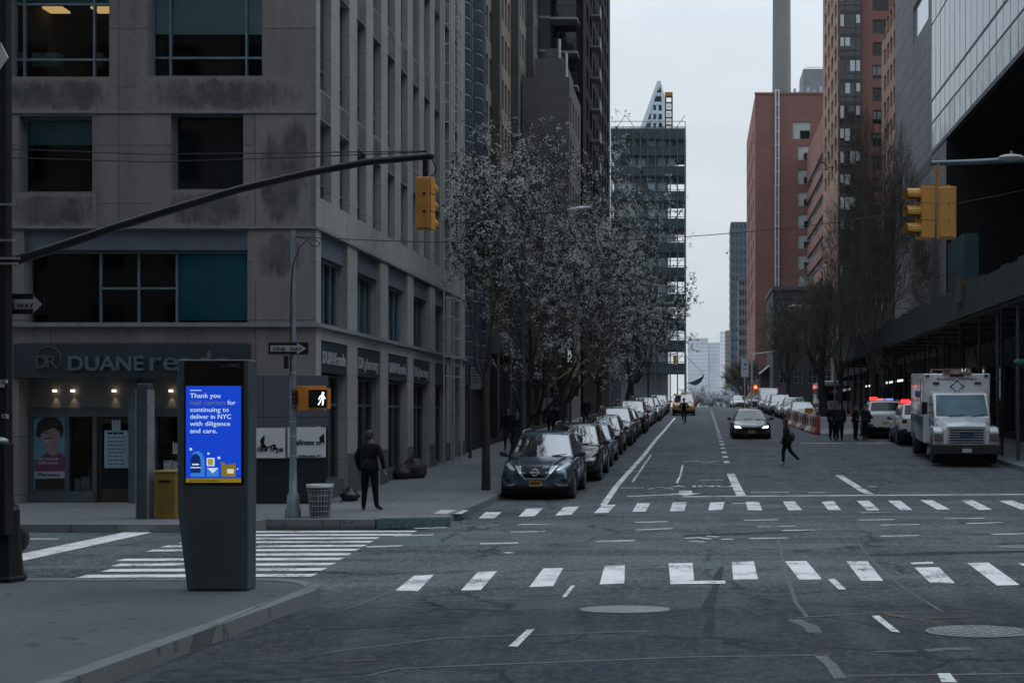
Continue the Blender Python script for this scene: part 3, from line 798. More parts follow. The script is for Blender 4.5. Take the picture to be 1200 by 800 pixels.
def sign_plate(px0, px1, py0, py1, label, fn):
    o = thing('wall_sign', label, 'sign', ((fx(px0) + fx(px1)) / 2, BF - .045, fz(py1)))
    mb = MB(); mb.box(fx(px0), fx(px1), BF - .06, BF - .015, fz(py1), fz(py0))
    mb.build('panel', M_WHITE, o, world=True, bevel=.006)
    mb = MB(); fn(mb, px0, py0); mb.build('lettering', M_BLACK, o, world=True); return o
def bird(mb, px, py):
    q = lambda x, y: (fx(290 + x / 10.9), fz(490 + y / 10.9))
    for poly in ([(180, 270), (228, 208), (232, 270), (220, 310), (245, 345), (262, 368), (235, 375), (195, 345), (178, 305)],
                 [(160, 362), (200, 345), (245, 372), (205, 372)], [(240, 366), (262, 360), (300, 352), (330, 335), (345, 338), (320, 358), (275, 378), (245, 380)],
                 [(330, 335), (352, 328), (366, 338), (380, 330), (372, 352), (388, 400), (340, 400), (336, 385), (352, 368)]):
        mb.prism([q(*p) for p in poly], 'y', BF - .075, BF - .062)
    mb.text('new', .2, wallM((q(135, 425)[0], BF - .066, q(0, 425)[1])), 0, .006, bold=.012, width=q(272, 0)[0] - q(135, 0)[0])
    mb.text('h pe', .2, wallM((q(302, 425)[0], BF - .066, q(0, 425)[1])), 0, .006, bold=.012, width=q(462, 0)[0] - q(302, 0)[0])
def welcome(mb, px, py):
    q = lambda x, y: (fx(290 + x / 10.9), fz(490 + y / 10.9))
    mb.text('wellness cr', .17, wallM((q(560, 335)[0], BF - .066, q(0, 335)[1])), 0, .006, bold=.02, width=q(965, 0)[0] - q(560, 0)[0])
    mb.text('fertility center  NY', .07, wallM((q(665, 488)[0], BF - .066, q(0, 488)[1])), 0, .004, bold=.02, width=q(950, 0)[0] - q(665, 0)[0])
    mb.prism([q(925, 250), q(985, 190), q(1000, 330), q(975, 300), q(950, 320)], 'y', BF - .07, BF - .062)
sign_plate(300, 335, 501.5, 536.5, 'square white sign with a black flying bird on the stone corner pier', bird)
sign_plate(338, 382, 500.5, 535.5, 'wide white lettered sign on the corner pier, half behind the steel pole', welcome)
# poster and notices in the store
o = thing('poster', 'tall poster of a smiling woman with short dark hair in the store window', 'poster', (fx(47), S - .02, fz(575)))
PM = [simple('poster_sky', (.10, .26, .36), .5, 0, .08, 2), simple('poster_skin', (.27, .19, .19), .5, 0, .1, 4), simple('poster_hair', (.015, .013, .014), .5, 0, .2, 9),
      simple('poster_magenta', (.13, .04, .11), .5, 0, .1, 3), simple('poster_pale', (.30, .40, .44), .5, 0, .1, 3)]
q = lambda x, y: (fx(x / 5), fz(460 + y / 5))
mb = MB(); mb.box(fx(28), fx(68.5), S - .035, S - .02, fz(576), fz(486)); mb.build('sheet', PM[0], o, world=True)
mb = MB(); L_ = [S - .036 - .003 * k for k in range(8)]
lay = lambda pts, k, m: mb.prism([q(*p) for p in pts], 'y', L_[k], S - .03, m)
lay([(145, 400), (190, 375), (225, 350), (290, 350), (320, 372), (343, 400), (343, 465), (145, 465)], 0, 3)
lay([(215, 340), (280, 330), (292, 355), (260, 375), (222, 355)], 1, 1)
lay([(152, 250), (165, 175), (205, 145), (265, 142), (305, 170), (320, 220), (305, 265), (290, 272), (200, 215), (182, 262), (168, 265)], 1, 2)
lay([(183, 240), (200, 205), (245, 190), (292, 225), (300, 258), (285, 300), (262, 335), (230, 345), (205, 320), (188, 285)], 2, 1)
lay([(180, 210), (230, 175), (290, 190), (296, 232), (262, 205), (215, 222), (184, 245)], 3, 2)
lay([(206, 279), (242, 274), (236, 287), (214, 290)], 3, 4); lay([(210, 235), (230, 232), (228, 240), (212, 242)], 3, 2); lay([(205, 266), (250, 264), (248, 274), (205, 276)], 4, 3)
lay([(150, 468), (335, 465), (335, 505), (150, 508)], 1, 4); lay([(150, 508), (340, 505), (340, 575), (150, 575)], 1, 2)
for y, t in ((392, 'Get rewards'), (416, 'right now')): mb.text(t, .105, wallM((q(160, 0)[0], L_[1], q(0, y + 6)[1])), 4, .002, bold=.02, width=q(285, 0)[0] - q(160, 0)[0])
mb.text('Pharmacy', .1, wallM((q(165, 0)[0], L_[2], q(0, 492)[1])), 2, .002, bold=.03, width=q(300, 0)[0] - q(165, 0)[0])
mb.build('portrait', PM, o, world=True)
def notice(px0, px1, py0, py1, label, rows, y, edge=None):
    o = thing('notice', label, 'notice', (fx((px0 + px1) / 2), y, fz(py1)))
    mb = MB(); mb.box(fx(px0), fx(px1), y - .012, y, fz(py1), fz(py0)); mb.build('paper', edge or simple('paper', (.42, .48, .52), .7, 0, .1, 3), o, world=True)
    mb = MB(); 
    for k in range(rows):
        z = fz(py0 + (py1 - py0) * (k + 1) / (rows + 1)); w_ = (fx(px1) - fx(px0))
        x0 = fx(px0) + w_ * .14; x = x0
        while x < fx(px1) - w_ * .2:
            l = rr.uniform(.05, .12) * w_ * 2; mb.box(x, min(x + l, fx(px1) - w_ * .12), y - .015, y - .011, z, z + (.05 if k == 0 else .018)); x += l + .02
    mb.build('print', M_BLACK, o, world=True); return o
notice(112, 140.5, 504.5, 549, 'large blue-edged white notice on the brown shop door', 9, S - .02, simple('notice_blue', (.26, .40, .50), .6, 0, .1, 3))
notice(121, 131, 491, 504, 'small paper above the large notice on the brown shop door', 5, S - .02)
notice(194, 204, 518, 532, 'small white paper topmost on the glass behind the yellow box', 5, S - .05)
notice(183.5, 192.5, 540, 554, 'small white paper left of the blue stickers behind the yellow box', 4, S - .05)
notice(194, 205, 540, 551, 'white sticker just above the blue one behind the yellow box', 4, S - .05)
notice(194, 205, 552, 560, 'pale blue sticker directly above the yellow box on the glass', 3, S - .05, simple('sticker_blue', (.12, .34, .42), .6, 0, .1, 3))
for px0, px1, py0, lab in ((71.5, 78.5, 562, 'small white carton on the store window ledge beside the poster'), (79.5, 90, 560, 'wider white carton on the store window ledge, right of the small one')):
    o = MB(); o.box(fx(px0), fx(px1), S + .16, S + .4, fz(577.5), fz(py0)); ob = o.build('carton', simple('white_carton', (.4, .45, .5), .7, 0, .1, 3), bevel=.01); tag(ob, lab, 'carton')
mb = MB(); mb.box(fx(24), fx(101), S + .12, S + .5, .3, fz(577.5)); mb.build('window_ledge', M_STORE, B1, world=True)

# ------------------------------------------------------------------ narrow dark building with ribbed blue columns
B2 = building('narrow_building', 'narrow dark building with two ribbed blue bay columns beside the stone corner building', (-14, 48.5, .2))
mb = MB(); shell(mb, -22, BL - .15, 46.4, 50.6, 0, 31, 'snewt'); mb.build('wall', simple('dark_brown_cladding', (.018, .016, .014), .7, 0, .3, 1, obj=False), B2, world=True)
M_BLUEBAY = simple('blue_grey_bay_metal', (.045, .07, .10), .5, .1, .2, 1.5, obj=False)
for y0, y1 in ((46.42, 47.7), (49.2, 50.58)):
    mb = MB(); cy = (y0 + y1) / 2
    for k in range(46):
        z = 3.4 + k * .6
        for j in range(7):
            t0, t1 = math.pi * j / 7, math.pi * (j + 1) / 7; r = (y1 - y0) / 2
            pt = lambda t, zz, e: (BL - .15 + (.32 + e) * math.sin(t), cy - (r - .02 + e * .3) * math.cos(t), zz)
            mb.quad(pt(t0, z, 0), pt(t1, z, 0), pt(t1, z + .5, .03), pt(t0, z + .5, .03))
            mb.quad(pt(t0, z + .5, .03), pt(t1, z + .5, .03), pt(t1, z + .6, -.05), pt(t0, z + .6, -.05))
    mb.build('ribbed_bay', M_BLUEBAY, B2, world=True)
# white ladder frame in front of the corner building
o = thing('scaffold_ladder', 'white metal ladder scaffold standing against the far end of the stone building', 'scaffold', (-8.7, 42, zr(42) + .15))
mb = MB()
for y in (41.6, 42.9):
    for x in (-8.85, -8.5): mb.tube([(x, y, zr(42) + .15), (x, y, 24)], .03, 6)
mb.build('upright', simple('white_scaffold_tube', (.5, .54, .56), .4, .5), o, world=True)
mb = MB()
for k in range(30):
    z = 3.6 + k * .68
    mb.tube([(-8.5, 41.5, z), (-8.5, 43.0, z)], .02, 5); mb.tube([(-8.85, 42.9, z), (-8.5, 42.9, z)], .02, 5); mb.tube([(-8.85, 41.6, z), (-8.5, 41.6, z)], .02, 5)
mb.build('rung', CACHE['white_scaffold_tube'], o, world=True)

# ------------------------------------------------------------------ beige building set back behind the trees
M_BEIGE = panelled('beige_brick', (.235, .205, .18), .5, .16, .012, .08, .85, .7, .5, True, stain=.4)
B3 = building('beige_building', 'beige office block with rows of narrow windows rising behind the blossoming trees', (-20, 72, .6))
X3 = -12.5
op = []
for bay0 in (51.2, 58.7, 66.2, 73.7 - .6, 80.6, 87.6):
    for k in range(5):
        for fl in range(10): op.append((bay0 + .55 + k * 1.22, bay0 + .55 + k * 1.22 + .78, 7.6 + fl * 2.84, 9.45 + fl * 2.84))
mb = MB(); facade(mb, 'y', X3, -1, 50.6, 94, 0, 38, op, .3); shell(mb, -32, X3, 50.6, 94, 0, 38, 'swnt'); mb.build('wall', M_BEIGE, B3, world=True)
mb = MB()
for bay0 in (57.9, 65.4, 72.3, 79.8, 86.9): abox(mb, 'y', X3, -1, bay0, bay0 + .85, 6.2, 38, -.5, 0)
mb.build('pilaster', simple('dark_green_stone', (.045, .055, .055), .7, 0, .25, 1.2, obj=False), B3, world=True)
cand = sorted(op, key=lambda o: (o[0] < 69, abs(o[2] - 18)))
P = wallP('y', X3, -1)
rest = MB()
for i, o in enumerate(cand):
    if i < 100:
        w = MB(); abox(w, 'y', X3, -1, o[0], o[1], o[2] + .9, o[2] + .96, .2, .3); abox(w, 'y', X3, -1, o[0], o[1], o[2], o[2] + .05, .18, .3); abox(w, 'y', X3, -1, o[0] + .37, o[0] + .41, o[2] + .05, o[3], .204, .3)
        wn = w.build('window', M_FRAME, B3, world=True)
        MB().quad(P(o[0], o[2], .29), P(o[1], o[2], .29), P(o[1], o[3], .29), P(o[0], o[3], .29)).build('pane', M_GLASS, wn, world=True, norm=False)
    else: rest.quad(P(o[0], o[2], .29), P(o[1], o[2], .29), P(o[1], o[3], .29), P(o[0], o[3], .29))
tag(rest.build('window', M_GLASS, B3, world=True, norm=False), kind='stuff')
# its low shopfront along the sidewalk
mb = MB(); o2 = [(51 + 3.6 * k, 53.9 + 3.6 * k, .4 + zr(52 + 3.6 * k), 4.2 + zr(52 + 3.6 * k)) for k in range(9)]
facade(mb, 'y', BL, -1, 50.6, 84, 0, 6.4, o2, .5); shell(mb, X3, BL, 50.6, 84, 0, 6.4, 'st'); mb.build('podium', simple('podium_stone', (.025, .026, .028), .8, 0, .3, 1, obj=False), B3, world=True)
for o in o2: window(B3, 'y', BL, -1, o, .4, (.33, .66), (.75,), fm=M_STORE)

# ------------------------------------------------------------------ pale stepped building, dark balcony tower
B3b = building('stepped_building', 'slim pale stone building with stepped top in front of the dark balcony tower', (-10, 88, 1.8))
M_LIME = panelled('pale_limestone', (.12, .12, .125), .9, .4, .012, .1, .85, .6, .5)
mb = MB(); op = [(84.6 + 1.8 * k, 85.5 + 1.8 * k, 8 + 3 * f, 9.8 + 3 * f) for k in range(4) for f in range(6)]
facade(mb, 'y', BL, -1, 84.1, 92, 0, 26, op, .25); shell(mb, -12.4, BL, 84.1, 92, 0, 26, 'snwt')
shell(mb, -11.6, -9.5, 85, 91, 26, 27.6, 'snewt'); shell(mb, -11, -10, 86, 90, 27.6, 28.6, 'snewt'); mb.build('wall', M_LIME, B3b, world=True)
for o in op: window(B3b, 'y', BL, -1, o, .2, (), (.5,), fm=M_WHITE, fw=.08)
mb = MB()
for x, z in ((-9.4, 27), (-9.9, 28)): mb.tube([(x, 85.2, 26), (x, 85.2, z + 1)], .12, 8)
mb.build('vent_pipe', M_STEEL, B3b, world=True)
B4 = building('balcony_tower', 'very dark apartment tower with balconies at its corner on the left of the street', (-19, 108, 2.4))
M_DK = panelled('black_brick', (.009, .011, .011), .6, .2, .01, .15, .85, .8, .5)
mb = MB(); op = [(97 + 3.1 * k, 98.6 + 3.1 * k, 8 + 2.62 * f, 9.6 + 2.62 * f) for k in range(8) for f in range(16)]
facade(mb, 'y', BL, -1, 94.2, 122, 0, 60, op, .2); shell(mb, -30, BL, 94.2, 122, 0, 60, 'snwt'); 
mb.build('wall', M_DK, B4, world=True)
panes(B4, wallP('y', BL, -1), op, .19, glassy('dark_window_glass', (.006, .008, .009), .12))
mb = MB(); mb.box(-12.42, -11.55, 93.5, 94.18, 0, 58); mb.build('pier', simple('dark_green_panel', (.022, .032, .033), .6, 0, .2, .8, obj=False), B4, world=True)
mb = MB(); mb.box(-9.6, -9.0, 121.4, 122.3, 0, 60); mb.build('pier', simple('slate_pier', (.05, .055, .07), .6, 0, .2, .8, obj=False), B4, world=True)
M_SLAB = simple('pale_slab_edge', (.19, .205, .22), .8, 0, .15, 2, obj=False)
for f in range(14):
    z = 19.8 + 2.62 * f
    mb = MB(); mb.box(-11.5, -9.35, 92.6, 94.15, z, z + .17); mb.box(-12.44, -11.52, 93.45, 93.6, z + .35, z + .55)
    bl = mb.build('balcony', M_SLAB, B4, world=True)
    mb = MB()
    for x in [-11.45 + .21 * k for k in range(11)]: mb.tube([(x, 92.65, z + .17), (x, 92.65, z + 1.1)], .018, 4)
    mb.tube([(-11.5, 92.65, z + 1.1), (-9.38, 92.65, z + 1.1), (-9.38, 94.1, z + 1.1)], .03, 4)
    mb.tube([(-9.38, 92.65, z + .17), (-9.38, 92.65, z + 1.1)], .03, 4)
    mb.build('railing', M_DSTEEL, bl, world=True)
for f in range(14):
    mb = MB(); z = 19.9 + 2.62 * f; mb.box(-8.98, -8.2, 100 , 101.6, z, z + .12); mb.box(-8.25, -8.2, 100, 101.6, z + .12, z + .9); mb.build('balcony', M_SLAB, B4, world=True)
op = [(-11.3, -9.6, 20.2 + 2.62 * f, 22.2 + 2.62 * f) for f in range(14)]
for o in op: mb = MB(); abox(mb, 'x', 94.2, 1, o[0], o[1], o[2], o[3], -.03, .02); mb.build('balcony_door', M_GLASS, B4, world=True)
# low dark block that closes the corner behind the tower
B4b = building('corner_shops', 'dark low shop block on the left before the far crossing', (-12, 131, 2.8))
mb = MB(); shell(mb, -30, BL, 122.4, 139.5, 0, 15, 'snewt'); mb.build('wall', simple('dark_render', (.02, .024, .025), .8, 0, .3, .6, obj=False), B4b, world=True)
for k in range(4): window(B4b, 'y', BL, -1, (123.5 + 4 * k, 126.6 + 4 * k, 3.4, 6.4), -.06, (.5,), (.7,), fm=M_STORE)

# ------------------------------------------------------------------ building site wrapped in scaffolding
YS = 262.0
B5 = building('scaffolded_tower', 'tall building wrapped in dark teal scaffolding decks at the end of the street', (-11, YS + 8, zr(YS)))
xs0, xs1 = X(716, YS), X(803, YS); ztop = Z(163, YS)
mb = MB(); shell(mb, xs0 + .5, X(781, YS), YS + 2, YS + 18, zr(YS), ztop - 3, 'snewt'); mb.build('wall', simple('site_concrete', (.10, .115, .125), .85, 0, .3, .3, obj=False), B5, world=True)
M_NET = simple('teal_debris_net', (.016, .036, .043), .9, 0, .4, .25, obj=False)
M_TUBE = simple('scaffold_tube', (.05, .085, .10), .5, .5, .2, 1)
lev = [Z(py, YS) for py in (437, 410, 384, 356, 325, 296, 268, 236, 207, 183, 163)]
mb = MB()
for z in lev:
    mb.box(xs0, xs1, YS - 1, YS + 9, z, z + .35)
    mb.box(xs0, xs1 - .05, YS - .95, YS - .85, z + .36, z + 2.1)
    mb.box(xs1 - .12, xs1, YS - .84, YS + 9, z + .36, z + 1.5)
mb.build('deck', M_NET, B5, world=True)
mb = MB(); z0 = zr(YS)
for k in range(11):
    x = xs0 + (xs1 - xs0 - .2) * k / 10 + .1
    for y in (YS - 1.05, YS + 2.5): mb.tube([(x, y, z0), (x, y, ztop + (2.2 if k % 2 else 1.6))], .11, 5)
for y in (YS + 5.5, YS + 9): mb.tube([(xs1, y, z0), (xs1, y, ztop + 2)], .11, 5)
for i, z in enumerate(lev):
    for dz in (2.4, 3.6): mb.tube([(xs0, YS - 1.05, z + dz), (xs1, YS - 1.05, z + dz)], .07, 4); mb.tube([(xs1, YS - 1, z + dz), (xs1, YS + 9, z + dz)], .07, 4)
    for k in range(5):
        a = xs0 + (xs1 - xs0) * k / 5; b_ = xs0 + (xs1 - xs0) * (k + 1) / 5
        if (k + i) % 2: a, b_ = b_, a
        mb.tube([(a, YS - 1.1, z + .3), (b_, YS - 1.1, z + 5)], .06, 4)
mb.build('scaffold_frame', M_TUBE, B5, world=True)
for z in lev[:-1]:
    for k in range(6):
        if (int(z * 7) + k) % 3: mb = MB(); mb.box(xs0 + 1.5 + 2.2 * k, xs0 + 3.1 + 2.2 * k, YS + 1.9, YS + 1.96, z + 2.6, z + 4.4); mb.build('window', simple('pale_window_film', (.34, .46, .52), .4, 0, .3, .4, obj=False), B5, world=True)
mb = MB(); 
for k in range(9): mb.tube([(xs0 + 1 + k * 1.7, YS - 1, ztop), (xs0 + 1 + k * 1.7, YS - 1, ztop + 2.6)], .06, 4)
mb.tube([(xs0, YS - 1, ztop + 1.3), (xs1, YS - 1, ztop + 1.3)], .06, 4); mb.tube([(xs0, YS - 1, ztop + 2.2), (xs1, YS - 1, ztop + 2.2)], .05, 4)
mb.build('guard_rail', M_TUBE, B5, world=True)
# hoist mast
o = thing('hoist_mast', 'dark lattice hoist mast with orange top above the scaffolding', 'hoist', (X(783, YS), YS + 6, ztop))
YM = YS + 6; xa, xb = X(780, YM), X(787.5, YM); za, zb = Z(165, YM), Z(113, YM)
mb = MB()
for x in (xa, xb):
    for y in (YM - .7, YM + .7): mb.tube([(x, y, za), (x, y, zb)], .16, 4)
for k in range(7):
    z = za + (zb - za) * k / 6; mb.box(xa, xb, YM - .75, YM - .65, z - .2, z + .2)
mb.build('mast', simple('mast_black', (.03, .028, .028), .6), o, world=True)
mb = MB()
for k in (2, 3, 4): z = za + (zb - za) * k / 6; mb.box(xa + .3, xb - .3, YM - .6, YM - .5, z + .4, z + 1.3)
mb.build('mast_panel', M_WHITE, o, world=True)
mb = MB(); mb.box(xa - .15, xb + .15, YM - .9, YM + .9, zb - .1, zb + .7); mb.build('cap', simple('hoist_orange', (.30, .12, .03), .6), o, world=True)
# white crystalline tower crown behind
YC = 430.0
B5c = building('glass_spire', 'white wedge-shaped tower top pointing up behind the scaffolding', (X(766, YC), YC + 6, zr(YC)))
q = lambda x, y: (X(710 + x / 5.715, YC), Z(90 + y / 5.715, YC))
out = [q(215, 380), q(350, 28), q(362, 28), q(392, 120), q(400, 380)]
M_SPIRE = simple('pale_spire_panel', (.46, .54, .60), .4, .0, .12, .1, obj=False)
mb = MB(); base = [(q(180, 0)[0], zr(YC)), q(180, 420), *out, q(410, 420), (q(410, 0)[0], zr(YC))]
mb.prism([base[0], base[1], q(215, 380), q(400, 380), base[-2], base[-1]], 'y', YC + .5, YC + 16); mb.build('shaft', M_SPIRE, B5c, world=True)
mb = MB(); A = [q(215, 380), q(350, 28), q(365, 30)]
mb.prism([q(215, 380), q(345, 28), q(366, 28), q(250, 380)], 'y', YC, YC + 10); mb.prism([q(370, 60), q(392, 120), q(400, 380), q(378, 380)], 'y', YC, YC + 10)
mb.prism([q(348, 28), q(365, 28), q(376, 60), q(350, 90)], 'y', YC + 1, YC + 10)
for y in (105, 165, 225, 285, 340): mb.prism([q(330 - (y - 100) * .3, y), q(385, y), q(385, y + 22), q(322 - (y - 100) * .3, y + 22)], 'y', YC + .4, YC + 9)
for x in (300, 335): mb.prism([q(x, 180), q(x + 18, 180), q(x + 18, 380), q(x, 380)], 'y', YC + .6, YC + 8)
mb.build('crown_frame', M_SPIRE, B5c, world=True)
mb = MB(); mb.prism([q(240, 378), q(362, 70), q(385, 130), q(392, 378)], 'y', YC + 9.2, YC + 9.8); mb.build('glazing', simple('spire_glass', (.16, .22, .27), .1, 0, .3, .2, obj=False), B5c, world=True)

# ------------------------------------------------------------------ far shore towers
def grid_tower(name, label, px0, px1, py, Y, depth, col, gl, nfl, ncol, bandy=True, win=.55, base=None):
    b = building(name, label, (X((px0 + px1) / 2, Y), Y + depth / 2, zr(Y) if base is None else base))
    x0, x1, zt, zb = X(px0, Y), X(px1, Y), Z(py, Y), zr(Y)
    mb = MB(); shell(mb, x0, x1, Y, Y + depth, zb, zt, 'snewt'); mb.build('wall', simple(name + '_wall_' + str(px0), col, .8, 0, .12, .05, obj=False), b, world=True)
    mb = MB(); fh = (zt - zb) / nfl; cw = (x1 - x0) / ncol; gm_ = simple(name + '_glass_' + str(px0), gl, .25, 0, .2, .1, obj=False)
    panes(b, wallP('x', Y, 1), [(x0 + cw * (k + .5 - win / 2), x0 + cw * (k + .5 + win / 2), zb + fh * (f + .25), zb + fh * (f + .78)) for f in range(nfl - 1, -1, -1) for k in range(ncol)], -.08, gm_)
    for f in range(nfl):
        for k in range(max(3, int(depth / cw))):
            y = Y + depth * (k + .5) / max(3, int(depth / cw)); xx = x1 if (x0 + x1) / 2 < 0 else x0
            mb.box(xx - .12, xx + .12, y - cw * win / 2, y + cw * win / 2, zb + fh * (f + .25), zb + fh * (f + .78))
    tag(mb.build('window', gm_, b, world=True), kind='stuff')
    return b
grid_tower('river_tower', 'pale blue-grey slab tower far off at the end of the street', 806, 830, 396, 1000, 30, (.62, .66, .70), (.44, .49, .54), 22, 10)  # distance haze painted into the pale slab colours
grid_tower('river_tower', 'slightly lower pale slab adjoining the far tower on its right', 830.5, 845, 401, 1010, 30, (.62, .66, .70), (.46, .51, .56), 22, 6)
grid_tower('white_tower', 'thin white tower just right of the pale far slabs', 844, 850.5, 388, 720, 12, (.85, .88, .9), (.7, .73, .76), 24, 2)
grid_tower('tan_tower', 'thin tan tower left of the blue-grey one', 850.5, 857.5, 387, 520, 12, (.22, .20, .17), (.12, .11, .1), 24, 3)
grid_tower('blue_tower', 'blue-grey high-rise left of the red brick block', 856.5, 875.5, 260, 335, 14, (.075, .10, .135), (.035, .05, .07), 24, 4)
grid_tower('slim_building', 'slim pale-banded building in front of the blue-grey high-rise', 866, 876, 325, 300, 10, (.13, .12, .125), (.03, .03, .035), 15, 3, win=.6)

# ------------------------------------------------------------------ red brick block with chimney
YB = 204.0
B6 = building('brick_block', 'large red brick block with a white corner pipe and few square windows', (X(925, YB), YB + 15, zr(YB)))
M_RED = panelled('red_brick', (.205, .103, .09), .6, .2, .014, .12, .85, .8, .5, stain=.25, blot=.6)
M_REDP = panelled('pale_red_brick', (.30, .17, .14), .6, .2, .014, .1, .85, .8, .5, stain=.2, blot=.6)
x0, x1, zt, zb = X(885, YB), X(974, YB), Z(111, YB), zr(YB)
wz = [Z(py, YB) for py in (143, 171, 199, 225, 251, 275, 299, 323, 347)]
op = [(X(929, YB), X(951, YB), z - 2.9, z) for z in wz]
op[0] = (X(929, YB), X(950, YB), wz[0] - 2.9, wz[0])
for k in range(1, 9): op[k] = (X(935, YB), X(952, YB), wz[k] - 2.4, wz[k])
ops = [(YB + 6 + 7 * k, YB + 9 + 7 * k, z - 2.4, z) for z in wz for k in range(4)]
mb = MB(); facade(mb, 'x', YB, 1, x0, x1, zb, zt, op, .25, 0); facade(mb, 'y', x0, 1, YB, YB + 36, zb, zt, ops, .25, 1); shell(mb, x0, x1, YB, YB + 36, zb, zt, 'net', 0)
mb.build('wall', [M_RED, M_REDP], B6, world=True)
for i, o in enumerate(op):
    mb = MB(); P = wallP('x', YB, 1); mb.quad(P(o[0], o[2], .2), P(o[1], o[2], .2), P(o[1], o[3], .2), P(o[0], o[3], .2))
    w = mb.build('window', simple('cream_window_panel', (.33, .36, .35), .6, 0, .1, .5, obj=False), B6, world=True, norm=False)
    mb = MB(); abox(mb, 'x', YB, 1, o[0] + (o[1] - o[0]) * .42, o[1] - .15, o[2] + .1, o[2] + (o[3] - o[2]) * .5, .1, .19)
    mb.build('pane', M_GLASS if i not in (7, 8) else simple('pale_shade', (.36, .44, .44), .4), w, world=True)
panes(B6, wallP('y', x0, 1), ops, .22, M_GLASS)
mb = MB()
for px in (908.8, 912.4): mb.tube([(X(px, YB), YB - .4, zb), (X(px, YB), YB - .4, zt + .8)], .17, 6)
for k in range(24): mb.box(X(907.5, YB), X(913.6, YB), YB - .5, YB - .02, zb + 2 + k * 2.3, zb + 2.2 + k * 2.3)
mb.build('corner_pipe', simple('pale_pipe', (.42, .43, .46), .5, .1), B6, world=True)
mb = MB(); mb.box(x0 - .1, x1 + .1, YB - .12, YB + .4, zt, zt + .35); mb.build('parapet', M_RED, B6, world=True); mb = MB(); mb.box(X(946, YB), X(974, YB), YB + 8, YB + 16, zt + .36, Z(81, YB + 8)); mb.build('plant_room', simple('grey_plant_room', (.19, .215, .235), .7, .2, .15, .3, obj=False), B6, world=True)
mb = MB()
for px, h in ((933, 1.8), (938, 1.3), (949, 2), (956, 1.6), (964, 2.2)): mb.tube([(X(px, YB), YB + 3, zt), (X(px, YB), YB + 3, zt + h)], .25, 8)
for k in range(6): mb.tube([(X(950 + 4 * k, YB), YB + 9, Z(81, YB + 8)), (X(950 + 4 * k, YB), YB + 9, Z(77, YB + 8))], .05, 4)
mb.tube([(X(950, YB), YB + 9, Z(77, YB + 8)), (X(972, YB), YB + 9, Z(77, YB + 8))], .05, 4)
mb.build('roof_vent', M_STEEL, B6, world=True)
YCH = 262.0
o = thing('chimney_stack', 'tall plain grey chimney rising behind the red brick block', 'chimney', (X(916, YCH), YCH, zr(YCH)))
cc = X(916, YCH)
MB().lathe([(2.35, zr(YCH)), (2.1, 60), (1.85, 115)], (cc, YCH, 0), 28).build('stack', simple('chimney_concrete', (.17, .17, .165), .85, 0, .15, .12, obj=False), o, world=True)
mb = MB(); 
for k in range(9): mb.lathe([(2.06 - k * .025, 66 + k * 5), (2.06 - k * .025, 66.2 + k * 5)], (cc, YCH, 0), 28)
mb.build('band', simple('chimney_band', (.12, .12, .12), .8), o, world=True)
# slimmer brick annex
YA = 176.0
B6b = building('brick_annex', 'slim pink brick building between the brick block and the bay-windowed tower', (X(967, YA), YA + 14, zr(YA)))
x0, x1, zt, zb = X(966, YA), X(976.5, YA), Z(131, YA), zr(YA)
mb = MB(); ops = [(YA + .8, YA + 34, z, z + 1.5) for z in [9 + 3.1 * k for k in range(11)]]
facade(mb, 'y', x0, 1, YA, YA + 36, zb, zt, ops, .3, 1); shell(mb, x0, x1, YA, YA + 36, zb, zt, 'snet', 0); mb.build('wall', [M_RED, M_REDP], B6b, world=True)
P = wallP('y', x0, 1)
for o in ops:
    mb = MB(); mb.quad(P(o[0], o[2], .25), P(o[1], o[2], .25), P(o[1], o[3], .25), P(o[0], o[3], .25)); mb.build('window', glassy('pale_window_glass', (.10, .14, .15), .1), B6b, world=True, norm=False)
# bay-windowed brick tower
YT = 150.0
B7 = building('brick_tower', 'red brick apartment tower with a column of dark bay windows', (X(1020, YT), YT + 12, zr(YT)))
x0, x1, zt, zb = X(982, YT), X(1066, YT), 74, zr(YT)
fl = 26.55 / (F / YT); z00 = Z(13, YT) - 12 * fl
op = [(X(1022.5, YT), X(1041, YT), z00 + fl * k, z00 + fl * k + 1.75) for k in range(22) if z00 + fl * k > zb + 1 and z00 + fl * k < 72]
op2 = [(YT + 1.5 + 4 * j, YT + 3.6 + 4 * j, z00 + fl * k, z00 + fl * k + 1.75) for k in range(5, 22) for j in range(4)]
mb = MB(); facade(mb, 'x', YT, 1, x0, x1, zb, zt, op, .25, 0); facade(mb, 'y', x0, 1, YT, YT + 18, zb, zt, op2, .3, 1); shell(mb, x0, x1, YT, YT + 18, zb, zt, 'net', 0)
mb.build('wall', [M_RED, panelled('orange_lit_brick', (.36, .23, .18), .6, .2, .014, .14, .85, .7, .5, stain=.2)], B7, world=True)  # warm light on the street side painted into its paler brick
r3 = random.Random(11)
for o in op:
    window(B7, 'x', YT, 1, o, .2, (.28, .62), (), fm=simple('black_frame', (.012, .012, .013), .5), fw=.1, blind=[(0, 1, r3.uniform(.2, .7))] if r3.random() < .6 else 0, bm=simple('pale_curtain', (.42, .46, .47), .9))
panes(B7, wallP('y', x0, 1), op2, .28, M_GLASS)
